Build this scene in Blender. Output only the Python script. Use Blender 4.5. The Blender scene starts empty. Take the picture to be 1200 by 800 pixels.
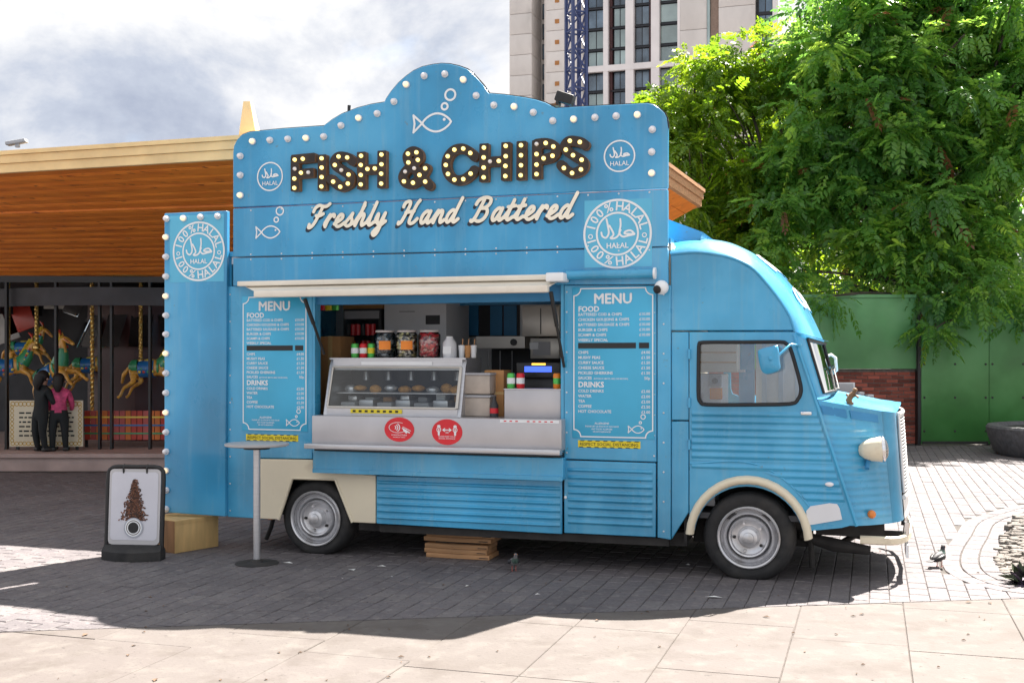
import bpy, bmesh, math, random
import numpy as np
from mathutils import Vector, Matrix, noise as mnoise
R = math.radians
rnd = random.Random(7)
scn = bpy.context.scene
COL = scn.collection
# ------------------------------------------------------------------ camera
F, CX, HY, H = 1334.0, 600.0, 418.0, 1.58          # focal length in photo pixels, centre, horizon row, eye height
cam = bpy.data.objects.new('camera', bpy.data.cameras.new('camera'))
COL.objects.link(cam)
cam.location = (0, 0, H)
cam.rotation_euler = (R(90), 0, 0)
cam.data.sensor_width = 36.0
cam.data.lens = F / 1200 * 36.0
cam.data.shift_y = 18 / 1200
cam.data.clip_end = 3000
scn.camera = cam
# ------------------------------------------------------------------ light
SUN_DIR = Vector((0.43, 0.55, 1.0)).normalized()      # towards the sun
sun = bpy.data.objects.new('sun', bpy.data.lights.new('sun', 'SUN'))
COL.objects.link(sun)
sun.data.energy = 4.2
sun.data.angle = R(0.5)
sun.data.color = (1.0, 0.93, 0.85)
sun.rotation_euler = SUN_DIR.to_track_quat('Z', 'Y').to_euler()
world = bpy.data.worlds.new('World')
scn.world = world
world.use_nodes = True
nt = world.node_tree
nt.nodes.clear()
sky = nt.nodes.new('ShaderNodeTexSky'); sky.sky_type = 'NISHITA'; sky.sun_disc = False
sky.sun_elevation = math.asin(SUN_DIR.z); sky.sun_rotation = math.atan2(SUN_DIR.x, SUN_DIR.y)
tc = nt.nodes.new('ShaderNodeTexCoord')
mp = nt.nodes.new('ShaderNodeMapping'); mp.inputs['Scale'].default_value = (1, 1, 1.5); mp.inputs['Location'].default_value = (8.26, 1.2, 3.36)
nt.links.new(tc.outputs['Generated'], mp.inputs['Vector'])
def wnoise(scale, detail, rough, dist=0.0):
    n = nt.nodes.new('ShaderNodeTexNoise'); n.inputs['Scale'].default_value = scale; n.inputs['Detail'].default_value = detail
    n.inputs['Roughness'].default_value = rough; n.inputs['Distortion'].default_value = dist
    nt.links.new(mp.outputs['Vector'], n.inputs['Vector']); return n
def wramp(src, stops):
    r = nt.nodes.new('ShaderNodeValToRGB'); e = r.color_ramp.elements
    while len(e) < len(stops): e.new(0.5)
    for el, (p, c) in zip(e, stops): el.position = p; el.color = (*c, 1)
    nt.links.new(src, r.inputs['Fac']); return r
n1 = wnoise(1.9, 7, 0.56, 0.25)
n2 = wnoise(3.1, 9, 0.60, 0.25)
cover = wramp(n1.outputs['Fac'], [(0.27, (0, 0, 0)), (0.42, (1, 1, 1))])
tone = wramp(n2.outputs['Fac'], [(0.31, (1.7, 1.92, 2.5)), (0.40, (2.5, 2.72, 3.2)), (0.455, (3.4, 3.5, 3.75)), (0.50, (4.1, 4.12, 4.2)), (0.56, (4.7, 4.65, 4.6))])
mx = nt.nodes.new('ShaderNodeMix'); mx.data_type = 'RGBA'
nt.links.new(cover.outputs['Color'], mx.inputs['Factor'])
nt.links.new(sky.outputs['Color'], mx.inputs['A'])
nt.links.new(tone.outputs['Color'], mx.inputs['B'])
bg = nt.nodes.new('ShaderNodeBackground'); bg.inputs['Strength'].default_value = 0.05
nt.links.new(mx.outputs['Result'], bg.inputs['Color'])
wo = nt.nodes.new('ShaderNodeOutputWorld'); nt.links.new(bg.outputs['Background'], wo.inputs['Surface'])
scn.view_settings.view_transform = 'Standard'
scn.view_settings.look = 'None'
scn.view_settings.gamma = 1.0
scn.view_settings.exposure = 2.3
scn.render.engine = 'CYCLES'
scn.cycles.max_bounces = 10
scn.cycles.transparent_max_bounces = 12
# ------------------------------------------------------------------ measuring helpers
def W(px, py, Z):                       # point of the place seen at a photo pixel, Z metres in front of the camera
    return Vector(((px - CX) / F * Z, Z, H + (HY - py) / F * Z))
def Gd(px, py):                         # point of the ground
    Z = F * H / (py - HY); return Vector(((px - CX) / F * Z, Z, 0))
YAW = R(17.5); CC, SS = math.cos(YAW), math.sin(YAW)
OY = 8.07; OX = 277 / F * OY            # the truck's origin: on the ground below its front axle, in its side plane
def V(px, py, yo=0.0):                  # the truck's own coordinates (x forward, y into the picture, z up)
    u = (px - CX) / F
    t = (u * (OY + yo * CC) - OX - yo * SS) / (CC + u * SS)
    Y = OY - t * SS + yo * CC
    return Vector((t, yo, H + (HY - py) / F * Y))
def XZ(pts, yo=0.0): return [((v := V(p[0], p[1], yo)).x, v.z) for p in pts]
# ------------------------------------------------------------------ materials
def mat(name, col, rough=0.6, metal=0.0, var=0.12, vscale=3.0, bump=0.0, bscale=40.0, coat=0.0, spec=0.5, col2=None, stretch=(1, 1, 1), dirt=None, dscale=1.2, dthr=(0.55, 0.75), emit=None, trans=0.0, hsv_rand=0.0, streak=None):
    m = bpy.data.materials.new(name); m.use_nodes = True
    t = m.node_tree; b = t.nodes['Principled BSDF']
    b.inputs['Roughness'].default_value = rough; b.inputs['Metallic'].default_value = metal
    b.inputs['Specular IOR Level'].default_value = spec; b.inputs['Coat Weight'].default_value = coat
    b.inputs['Coat Roughness'].default_value = 0.15
    if trans: b.inputs['Transmission Weight'].default_value = trans
    tcn = t.nodes.new('ShaderNodeTexCoord'); mpn = t.nodes.new('ShaderNodeMapping'); mpn.inputs['Scale'].default_value = stretch
    t.links.new(tcn.outputs['Object'], mpn.inputs['Vector'])
    def noise(sc, det=5):
        n = t.nodes.new('ShaderNodeTexNoise'); n.inputs['Scale'].default_value = sc; n.inputs['Detail'].default_value = det
        t.links.new(mpn.outputs['Vector'], n.inputs['Vector']); return n
    def mix(fac, a, bcol):
        x = t.nodes.new('ShaderNodeMix'); x.data_type = 'RGBA'
        t.links.new(fac, x.inputs['Factor'])
        for s, v in (('A', a), ('B', bcol)):
            if isinstance(v, tuple): x.inputs[s].default_value = (*v, 1)
            else: t.links.new(v, x.inputs[s])
        return x.outputs['Result']
    c2 = col2 or tuple(min(1, c * (1 + var * 1.5)) for c in col)
    c1 = tuple(c * (1 - var) for c in col) if col2 is None else col
    rp = t.nodes.new('ShaderNodeMapRange'); rp.inputs['From Min'].default_value = 0.3; rp.inputs['From Max'].default_value = 0.7
    t.links.new(noise(vscale).outputs['Fac'], rp.inputs['Value'])
    out = mix(rp.outputs['Result'], c1, c2)
    if dirt:
        dr = t.nodes.new('ShaderNodeMapRange'); dr.inputs['From Min'].default_value = dthr[0]; dr.inputs['From Max'].default_value = dthr[1]
        t.links.new(noise(dscale, 8).outputs['Fac'], dr.inputs['Value'])
        out = mix(dr.outputs['Result'], out, dirt)
    if streak:
        mp2 = t.nodes.new('ShaderNodeMapping'); mp2.inputs['Scale'].default_value = (1, 1, .06); t.links.new(tcn.outputs['Object'], mp2.inputs['Vector'])
        sn = t.nodes.new('ShaderNodeTexNoise'); sn.inputs['Scale'].default_value = 16; sn.inputs['Detail'].default_value = 6; sn.inputs['Roughness'].default_value = .65; t.links.new(mp2.outputs['Vector'], sn.inputs['Vector'])
        sr = t.nodes.new('ShaderNodeMapRange'); sr.inputs['From Min'].default_value = .52; sr.inputs['From Max'].default_value = .82; t.links.new(sn.outputs['Fac'], sr.inputs['Value'])
        ms = t.nodes.new('ShaderNodeMath'); ms.operation = 'MULTIPLY'; t.links.new(sr.outputs['Result'], ms.inputs[0]); t.links.new(noise(1.1, 3).outputs['Fac'], ms.inputs[1])
        out = mix(ms.outputs[0], out, streak)
        sp = t.nodes.new('ShaderNodeMapRange'); sp.inputs['From Min'].default_value = .69; sp.inputs['From Max'].default_value = .78; t.links.new(noise(23, 6).outputs['Fac'], sp.inputs['Value'])
        out = mix(sp.outputs['Result'], out, tuple(c * .55 for c in streak))
        rr = t.nodes.new('ShaderNodeMapRange'); rr.inputs['To Min'].default_value = rough - .08; rr.inputs['To Max'].default_value = rough + .16; t.links.new(noise(2.7, 5).outputs['Fac'], rr.inputs['Value']); t.links.new(rr.outputs['Result'], b.inputs['Roughness'])
    if hsv_rand:
        oi = t.nodes.new('ShaderNodeObjectInfo'); hs = t.nodes.new('ShaderNodeHueSaturation')
        mr = t.nodes.new('ShaderNodeMapRange'); mr.inputs['To Min'].default_value = 1 - hsv_rand; mr.inputs['To Max'].default_value = 1 + hsv_rand
        t.links.new(oi.outputs['Random'], mr.inputs['Value']); t.links.new(mr.outputs['Result'], hs.inputs['Value'])
        t.links.new(out, hs.inputs['Color']); out = hs.outputs['Color']
    t.links.new(out, b.inputs['Base Color'])
    if bump:
        bn = t.nodes.new('ShaderNodeBump'); bn.inputs['Strength'].default_value = min(1, bump); bn.inputs['Distance'].default_value = 0.01
        t.links.new(noise(bscale, 6).outputs['Fac'], bn.inputs['Height']); t.links.new(bn.outputs['Normal'], b.inputs['Normal'])
    if emit:
        b.inputs['Emission Color'].default_value = (*emit[0], 1); b.inputs['Emission Strength'].default_value = emit[1]
    return m
def glass_mat(name, tint=(0.9, 0.95, 0.95), refl=0.12, rough=0.02):
    m = bpy.data.materials.new(name); m.use_nodes = True; t = m.node_tree; t.nodes.clear()
    o = t.nodes.new('ShaderNodeOutputMaterial'); tr = t.nodes.new('ShaderNodeBsdfTransparent'); tr.inputs['Color'].default_value = (*tint, 1)
    gl = t.nodes.new('ShaderNodeBsdfGlossy'); gl.inputs['Roughness'].default_value = rough
    fr = t.nodes.new('ShaderNodeFresnel'); fr.inputs['IOR'].default_value = 1.5
    ad = t.nodes.new('ShaderNodeMath'); ad.operation = 'ADD'; ad.inputs[1].default_value = refl; t.links.new(fr.outputs['Fac'], ad.inputs[0])
    mx = t.nodes.new('ShaderNodeMixShader'); t.links.new(ad.outputs[0], mx.inputs['Fac']); t.links.new(tr.outputs[0], mx.inputs[1]); t.links.new(gl.outputs[0], mx.inputs[2])
    t.links.new(mx.outputs[0], o.inputs['Surface']); return m
M = {}
BLUE = (0.048, 0.335, 0.575)
M['blue'] = mat('blue_paint', BLUE, 0.26, var=0.26, vscale=1.2, coat=0.5, bump=0.34, bscale=2.4, streak=(.20, .42, .54), dirt=(0.11, 0.42, 0.64), dscale=2.4, dthr=(0.52, 0.8))
M['blue_sign'] = mat('blue_sign_paint', (0.036, 0.300, 0.555), 0.26, var=0.30, vscale=1.1, coat=0.5, bump=0.30, bscale=1.9, streak=(.22, .44, .58), dirt=(0.13, 0.42, 0.62), dscale=1.1, dthr=(0.5, 0.8), stretch=(1, 1, 0.7))
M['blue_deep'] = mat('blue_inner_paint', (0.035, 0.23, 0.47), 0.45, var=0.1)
M['cream'] = mat('cream_paint', (0.74, 0.66, 0.50), 0.45, var=0.05, vscale=2.5, coat=0.1, dirt=(0.55, 0.45, 0.32), dscale=5, dthr=(0.62, 0.85))
M['awning'] = mat('awning_cream', (0.80, 0.74, 0.64), 0.5, var=0.05, vscale=4, dirt=(0.6, 0.5, 0.4), dscale=6, dthr=(0.6, 0.9))
M['white'] = mat('white_print', (0.82, 0.84, 0.86), 0.55, var=0.02)
M['bone'] = mat('bone_lettering', (0.92, 0.86, 0.72), 0.5, var=0.05)
M['alu'] = mat('bright_aluminium', (0.80, 0.79, 0.78), 0.38, metal=0.35, var=0.05)
M['black'] = mat('black_paint', (0.012, 0.012, 0.013), 0.45, var=0.1)
M['shade'] = mat('black_print', (0.010, 0.022, 0.045), 0.5, var=0.05)
M['rubber'] = mat('tyre_rubber', (0.017, 0.017, 0.018), 0.72, var=0.25, vscale=14, bump=0.25, bscale=60, dirt=(0.06, 0.055, 0.05), dscale=5, dthr=(0.5, 0.85))
M['gasket'] = mat('rubber_seal', (0.012, 0.012, 0.014), 0.5)
M['rim'] = mat('rim_silver', (0.66, 0.66, 0.68), 0.32, metal=0.55, var=0.06, dirt=(0.30, 0.28, 0.26), dscale=7, dthr=(0.55, 0.85))
M['chrome'] = mat('chrome', (0.75, 0.75, 0.77), 0.16, metal=1.0, var=0.03)
M['steel'] = mat('brushed_steel', (0.56, 0.56, 0.58), 0.36, metal=0.75, var=0.06, vscale=5, stretch=(1, 1, 14), bump=0.05, bscale=30)
M['steel_in'] = mat('kitchen_steel', (0.60, 0.57, 0.52), 0.35, metal=0.25, var=0.08, vscale=3)
M['steel_pale'] = mat('pale_steel', (0.50, 0.485, 0.50), 0.36, metal=0.4, var=0.07, vscale=3, bump=0.03, bscale=8)
M['brown_letter'] = mat('brown_letter_tin', (0.022, 0.013, 0.009), 0.5, var=0.3, vscale=9, dirt=(0.06, 0.034, 0.02), dscale=12)
M['rust'] = mat('rusty_letter_side', (0.22, 0.11, 0.045), 0.6, var=0.3, vscale=12)
M['bulb'] = mat('frosted_bulb', (0.86, 0.84, 0.86), 0.25, var=0.03, spec=0.6)
M['bulb_warm'] = mat('frosted_bulb_warm', (0.90, 0.80, 0.66), 0.25, var=0.03, emit=((1.0, 0.72, 0.36), 0.16))
M['bulb_lit'] = mat('lit_bulb', (0.95, 0.80, 0.42), 0.25, var=0.02, emit=((1.0, 0.70, 0.18), 0.42))
M['collar'] = mat('bulb_collar', (0.70, 0.72, 0.76), 0.4, var=0.05)
M['red'] = mat('red_sticker', (0.70, 0.018, 0.03), 0.4, var=0.05)
M['yellow'] = mat('yellow_tape', (0.80, 0.64, 0.02), 0.5, var=0.05)
M['glass'] = glass_mat('cab_glass', (0.97, 0.98, 0.99), 0.05)
M['case_glass'] = glass_mat('case_glass', (0.82, 0.86, 0.86), 0.03)
M['dark'] = mat('dark_interior', (0.045, 0.045, 0.05), 0.6, var=0.2)
M['grey'] = mat('grey_plastic', (0.40, 0.40, 0.42), 0.5, var=0.08)
M['fridge'] = mat('fridge_white', (0.74, 0.75, 0.78), 0.4, var=0.04)
M['card'] = mat('cardboard', (0.52, 0.26, 0.10), 0.75, var=0.1, vscale=6)
M['orange'] = mat('orange_plastic', (0.95, 0.27, 0.02), 0.4, var=0.05)
M['green'] = mat('green_can', (0.10, 0.55, 0.10), 0.3, metal=0.3, var=0.1)
M['chassis'] = mat('dirty_chassis', (0.028, 0.026, 0.025), 0.8, var=0.3, vscale=8, bump=0.3, bscale=20)
M['ply'] = mat('raw_plank_wood', (0.46, 0.25, 0.12), 0.7, var=0.25, vscale=3, stretch=(1, 8, 14), bump=0.15, bscale=10, hsv_rand=0.12)
M['box_wood'] = mat('pale_plywood', (0.60, 0.40, 0.17), 0.6, var=0.12, vscale=3, stretch=(6, 6, 1))
M['box_wood_dark'] = mat('brown_plywood', (0.34, 0.17, 0.07), 0.65, var=0.2, vscale=3, stretch=(8, 8, 1))
# ------------------------------------------------------------------ mesh builder
class MB:
    def __init__(s): s.v = []; s.f = []; s.mi = []; s.cur = 0
    def add(s, vs, fs):
        o = len(s.v); s.v += [tuple(p) for p in vs]; s.f += [tuple(i + o for i in f) for f in fs]; s.mi += [s.cur] * len(fs); return s
    def box(s, x0, x1, y0, y1, z0, z1, mtx=None):
        vs = [(x0, y0, z0), (x1, y0, z0), (x1, y1, z0), (x0, y1, z0), (x0, y0, z1), (x1, y0, z1), (x1, y1, z1), (x0, y1, z1)]
        if mtx is not None: vs = [mtx @ Vector(p) for p in vs]
        return s.add(vs, [(0, 3, 2, 1), (4, 5, 6, 7), (0, 1, 5, 4), (1, 2, 6, 5), (2, 3, 7, 6), (3, 0, 4, 7)])
    def bbox(s, x0, x1, y0, y1, z0, z1, b=0.006, mtx=None):        # box with chamfered edges
        bm = bmesh.new(); bmesh.ops.create_cube(bm, size=1)
        for v in bm.verts: v.co = Vector((x0 + (v.co.x + .5) * (x1 - x0), y0 + (v.co.y + .5) * (y1 - y0), z0 + (v.co.z + .5) * (z1 - z0)))
        bmesh.ops.bevel(bm, geom=list(bm.edges), offset=b, segments=2, affect='EDGES', profile=0.5)
        return s.bm(bm, mtx)
    def bm(s, bm, mtx=None):
        bm.verts.index_update()
        s.add([(mtx @ v.co if mtx is not None else v.co) for v in bm.verts], [tuple(v.index for v in f.verts) for f in bm.faces]); bm.free(); return s
    def prism(s, xz, y0, y1):               # polygon in x-z, extruded along y
        n = len(xz); vs = [(x, y0, z) for x, z in xz] + [(x, y1, z) for x, z in xz]
        a = sum(xz[i][0] * xz[(i + 1) % n][1] - xz[(i + 1) % n][0] * xz[i][1] for i in range(n))
        fs = [tuple(range(n)), tuple(range(2 * n - 1, n - 1, -1))] + [(i, i + n, (i + 1) % n + n, (i + 1) % n) for i in range(n)]
        if a < 0: fs = [tuple(reversed(f)) for f in fs]
        return s.add(vs, fs)
    def plate(s, outer, holes, y0, y1):     # like prism, with holes
        bm = bmesh.new(); loops = []
        for lp in [outer] + holes:
            vs = [bm.verts.new((x, y0, z)) for x, z in lp]; loops.append(vs)
            for i in range(len(vs)): bm.edges.new((vs[i], vs[(i + 1) % len(vs)]))
        bmesh.ops.triangle_fill(bm, edges=list(bm.edges), use_beauty=True)
        fs = list(bm.faces)
        ret = bmesh.ops.extrude_face_region(bm, geom=fs)
        for g in ret['geom']:
            if isinstance(g, bmesh.types.BMVert): g.co.y = y1
        bmesh.ops.recalc_face_normals(bm, faces=list(bm.faces))
        return s.bm(bm)
    def cyl(s, p0, p1, r0, r1=None, n=12, cap=True):
        return s.tube([p0, p1], [r0, r0 if r1 is None else r1], n, cap)
    def tube(s, pts, rad, n=8, cap=True):
        pts = [Vector(p) for p in pts]; m = len(pts)
        rad = [rad] * m if not hasattr(rad, '__len__') else rad
        vs = []; up = None
        for i, p in enumerate(pts):
            d = (pts[min(i + 1, m - 1)] - pts[max(i - 1, 0)]).normalized()
            if up is None:
                up = Vector((0, 0, 1)) if abs(d.z) < 0.9 else Vector((1, 0, 0))
            a = d.cross(up).normalized(); up = a.cross(d).normalized()
            for k in range(n):
                t = 2 * math.pi * k / n; vs.append(p + (a * math.cos(t) + up * math.sin(t)) * rad[i])
        fs = [(i * n + k, i * n + (k + 1) % n, (i + 1) * n + (k + 1) % n, (i + 1) * n + k) for i in range(m - 1) for k in range(n)]
        if cap: fs += [tuple(range(n - 1, -1, -1)), tuple(range((m - 1) * n, m * n))]
        return s.add(vs, fs)
    def lathe(s, prof, n=24, axis='z', c=(0, 0, 0), cap=False):   # prof: (radius, height)
        vs = []; m = len(prof)
        for r, h in prof:
            for k in range(n):
                t = 2 * math.pi * k / n; a, b = r * math.cos(t), r * math.sin(t)
                p = (a, b, h) if axis == 'z' else ((a, h, -b) if axis == 'y' else (h, a, b))
                vs.append((p[0] + c[0], p[1] + c[1], p[2] + c[2]))
        fs = [(i * n + k, i * n + (k + 1) % n, (i + 1) * n + (k + 1) % n, (i + 1) * n + k) for i in range(m - 1) for k in range(n)]
        if cap and prof[0][0] > 1e-5: fs.append(tuple(range(n - 1, -1, -1)))
        if cap and prof[-1][0] > 1e-5: fs.append(tuple(range((m - 1) * n, m * n)))
        return s.add(vs, fs)
    def grid(s, rows):                      # rows of points
        m, n = len(rows), len(rows[0])
        return s.add([p for r in rows for p in r], [(i * n + k, i * n + k + 1, (i + 1) * n + k + 1, (i + 1) * n + k) for i in range(m - 1) for k in range(n - 1)])
    def ball(s, c, r, n=10, m=7, sc=(1, 1, 1), mtx=None):
        vs = [];
        for i in range(m + 1):
            ph = math.pi * i / m
            for k in range(n):
                t = 2 * math.pi * k / n
                p = Vector((math.sin(ph) * math.cos(t) * sc[0], math.sin(ph) * math.sin(t) * sc[1], math.cos(ph) * sc[2])) * r
                if mtx is not None: p = mtx @ p
                vs.append(p + Vector(c))
        return s.add(vs, [(i * n + k, (i + 1) * n + k, (i + 1) * n + (k + 1) % n, i * n + (k + 1) % n) for i in range(m) for k in range(n)])
    def mesh(s, name, mats, smooth=False):
        me = bpy.data.meshes.new(name); me.from_pydata(s.v, [], s.f)
        for m in (mats if isinstance(mats, (list, tuple)) else [mats]): me.materials.append(m)
        if max(s.mi, default=0) > 0: me.polygons.foreach_set('material_index', s.mi)
        if smooth is True: me.shade_smooth()
        elif smooth:
            me.shade_smooth(); me.set_sharp_from_angle(angle=R(smooth))
        return me
    def build(s, name, mats, parent=None, smooth=35, **kw):
        return link(name, s.mesh(name, mats, smooth), parent, **kw)
def link(name, me, parent=None, loc=None, **kw):
    o = bpy.data.objects.new(name, me); COL.objects.link(o)
    if parent: o.parent = parent
    if loc is not None: o.location = loc
    for k, v in kw.items(): o[k] = v
    return o
def thing(name, label, cat, loc=(0, 0, 0), rz=0.0, group=None):
    o = bpy.data.objects.new(name, None); COL.objects.link(o); o.empty_display_size = 0.2
    o.location = loc; o.rotation_euler = (0, 0, rz); o['label'] = label; o['category'] = cat
    if group: o['group'] = group
    return o
def tag(o, label, cat, group=None):
    o['label'] = label; o['category'] = cat
    if group: o['group'] = group
    return o
def copy_tree(o, parent=None):
    c = o.copy(); COL.objects.link(c)
    if parent: c.parent = parent
    for ch in o.children: copy_tree(ch, c)
    return c
VAN_M = Matrix.Translation((OX, OY, 0)) @ Matrix.Rotation(-YAW, 4, 'Z')
def vw(x, y, z=0.0): return VAN_M @ Vector((x, y, z))          # truck coordinates -> world
# ------------------------------------------------------------------ lettering
_tx = {}
def text_geo(body, size=1.0, offset=0.0, shear=0.0, align='LEFT', spacing=1.0, res=2):
    key = (body, offset, shear, align, spacing, res)
    if key not in _tx:
        cu = bpy.data.curves.new('lettering', 'FONT'); cu.body = body; cu.size = 1.0; cu.offset = offset; cu.shear = shear
        cu.align_x = align; cu.space_character = spacing; cu.resolution_u = res
        o = bpy.data.objects.new('lettering', cu); COL.objects.link(o)
        bpy.context.view_layer.update()
        me = bpy.data.meshes.new_from_object(o.evaluated_get(bpy.context.evaluated_depsgraph_get()))
        _tx[key] = ([tuple(v.co) for v in me.vertices], [tuple(p.vertices) for p in me.polygons])
        bpy.data.objects.remove(o); bpy.data.curves.remove(cu); bpy.data.meshes.remove(me)
    vs, fs = _tx[key]
    return [(x * size, y * size) for x, y, z in vs], fs
def text_on(mb, body, x, z, y, size, width=None, **kw):       # flat print on a plane of constant y, read from -y
    vs, fs = text_geo(body, size, **kw)
    sx = 1.0
    if width and vs:
        w = max(p[0] for p in vs) - min(p[0] for p in vs); sx = width / w if w > 0 else 1
    mb.add([(x + a * sx, y, z + b) for a, b in vs], fs); return mb
def spline(pts, n=6, closed=False):
    pts = [Vector((*p, 0)) if len(p) == 2 else Vector(p) for p in pts]; out = []
    m = len(pts)
    for i in range(m if closed else m - 1):
        g = (lambda k: pts[k % m]) if closed else (lambda k: pts[max(0, min(m - 1, k))])
        p0, p1, p2, p3 = g(i - 1), g(i), g(i + 1), g(i + 2)
        for k in range(n):
            t = k / n
            out.append(0.5 * ((2 * p1) + (p2 - p0) * t + (2 * p0 - 5 * p1 + 4 * p2 - p3) * t * t + (3 * p1 - p0 - 3 * p2 + p3) * t ** 3))
    if not closed: out.append(pts[-1])
    return [(p.x, p.y) for p in out]
def stroke_mesh(strokes, res, y0=0.0, y1=None):
    """Outline of pen strokes [(points, width, square_ends)] in x-z as a flat plate (or, with y1, a solid between y0 and y1)."""
    P = np.array([p for s in strokes for p in s[0]]); wm = max(s[1] for s in strokes)
    lo = P.min(0) - wm - 2 * res; hi = P.max(0) + wm + 2 * res
    nx, nz = int((hi[0] - lo[0]) / res) + 2, int((hi[1] - lo[1]) / res) + 2
    gx = lo[0] + np.arange(nx) * res; gz = lo[1] + np.arange(nz) * res
    X, Z = np.meshgrid(gx, gz, indexing='ij'); D = np.full(X.shape, 1e3)
    for pts, w, sq in strokes:
        m = len(pts) - 1
        for i in range(m):
            a, b = np.array(pts[i]), np.array(pts[i + 1]); d = b - a; L = np.hypot(*d)
            if L < 1e-9: continue
            d = d / L; t = (X - a[0]) * d[0] + (Z - a[1]) * d[1]; q = -(X - a[0]) * d[1] + (Z - a[1]) * d[0]
            if sq:
                dd = np.maximum(np.abs(t - L / 2) - L / 2 - (w / 2 if sq == 2 else 0), np.abs(q) - w / 2)
            else:
                tc_ = np.clip(t, 0, L); dd = np.hypot(t - tc_, q) - w / 2
            D = np.minimum(D, dd)
    D = np.where(np.abs(D) < res * 1e-3, res * 1e-3, D)
    mb = MB(); vid = {}
    def gv(i, j):
        k = (i, j)
        if k not in vid: vid[k] = len(mb.v); mb.v.append((gx[i], y0, gz[j]))
        return vid[k]
    def ev(i, j, i2, j2):
        k = (min((i, j), (i2, j2)), max((i, j), (i2, j2)))
        if k not in vid:
            t = D[i, j] / (D[i, j] - D[i2, j2]); vid[k] = len(mb.v)
            mb.v.append((gx[i] + (gx[i2] - gx[i]) * t, y0, gz[j] + (gz[j2] - gz[j]) * t))
        return vid[k]
    inside = D < 0; edges = []
    any_in = inside[:-1, :-1] | inside[1:, :-1] | inside[1:, 1:] | inside[:-1, 1:]
    full = inside[:-1, :-1] & inside[1:, :-1] & inside[1:, 1:] & inside[:-1, 1:]
    for i, j in np.argwhere(any_in & ~full):
        cs = [(i, j), (i + 1, j), (i + 1, j + 1), (i, j + 1)]; poly = []; cr = []
        for k in range(4):
            a, b = cs[k], cs[(k + 1) % 4]
            if inside[a]: poly.append(gv(*a))
            if inside[a] != inside[b]:
                e = ev(*a, *b); poly.append(e); cr.append((e, inside[a]))
        if len(poly) >= 3:
            mb.f.append(tuple(poly))
            if len(cr) == 2:
                e0 = [c for c in cr if c[1]][0][0]; e1 = [c for c in cr if not c[1]][0][0]; edges.append((e0, e1))
    for i in range(full.shape[0]):          # inner cells merged into runs
        j = 0; row = full[i]
        while j < len(row):
            if row[j]:
                k = j
                while k < len(row) and row[k]: k += 1
                mb.f.append((gv(i, j), gv(i + 1, j), gv(i + 1, k), gv(i, k))); j = k
            else: j += 1
    if y1 is not None:
        off = len(mb.v); mb.v += [(x, y1, z) for x, _, z in mb.v]
        mb.f += [(b, a, a + off, b + off) for a, b in edges]
    mb.mi = [0] * len(mb.f)
    if y1 is not None:
        for k in range(len(mb.f) - len(edges), len(mb.f)): mb.mi[k] = 1
    return mb
def circle(cx, cz, rx, rz=None, n=40, a0=0, a1=360):
    rz = rx if rz is None else rz
    return [(cx + rx * math.cos(R(a0 + (a1 - a0) * k / n)), cz + rz * math.sin(R(a0 + (a1 - a0) * k / n))) for k in range(n + 1)]
# ================================================================== FOOD TRUCK
van = thing('food_truck', 'blue vintage corrugated food truck with tall fish and chips sign and open serving hatch', 'food truck', (OX, OY, 0), -YAW)
def panel(name, px, y0, y1, m='blue', yo=None, parent=None, holes=None, **kw):
    mb = MB(); o = XZ(px, y0 if yo is None else yo)
    if holes: mb.plate(o, [XZ(h, y0 if yo is None else yo) for h in holes], y0, y1)
    else: mb.prism(o, y0, y1)
    ob = mb.build(name, M[m], parent or van, 30, **kw)
    bv = ob.modifiers.new('bevel', 'BEVEL'); bv.width = 0.006; bv.segments = 2; bv.limit_method = 'ANGLE'; bv.angle_limit = R(50)
    return ob
# ---- tall sign facade, three boards one above the other
SY = -0.05
top_px = [(273, 243), (273, 179), (274, 171), (277.5, 164), (283, 158), (291.5, 154.8), (330, 151), (379, 147.5), (389, 140), (400, 133.5), (417.5, 126.8), (434, 122.5), (450, 119.8),
          (452, 116), (458, 107), (466.5, 97), (475, 89.5), (484, 83), (494, 78.5), (505, 76), (516, 74.6), (526, 75), (537, 77.4), (547, 81), (553, 85.5), (558.5, 91.5), (566, 100), (572.5, 109.5),
          (590, 111), (602, 112.5), (614.5, 114.3), (628, 117), (639, 120.5), (651, 126.5), (700, 124), (758, 121), (766, 122.5), (772, 126.5), (778, 132), (781, 138), (782.6, 150), (782.3, 220.4)]
sign = panel('sign_board', top_px, SY, SY + 0.05, 'blue_sign')
edge = MB()
ep = [V(p[0], p[1], SY) for p in top_px[1:-1]]
edge.tube([(p.x, SY + 0.025, p.z) for p in ep], 0.011, 6, True); edge.build('trim', M['black'], sign)
panel('fascia_panel', [(273, 244.4), (782.3, 221.8), (782.5, 288.6), (273, 301)], SY, SY + 0.05, 'blue_sign')
panel('fascia_panel', [(273, 302.4), (782.5, 290.0), (783, 333), (273, 335)], SY, SY + 0.05, 'blue_sign')
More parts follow.
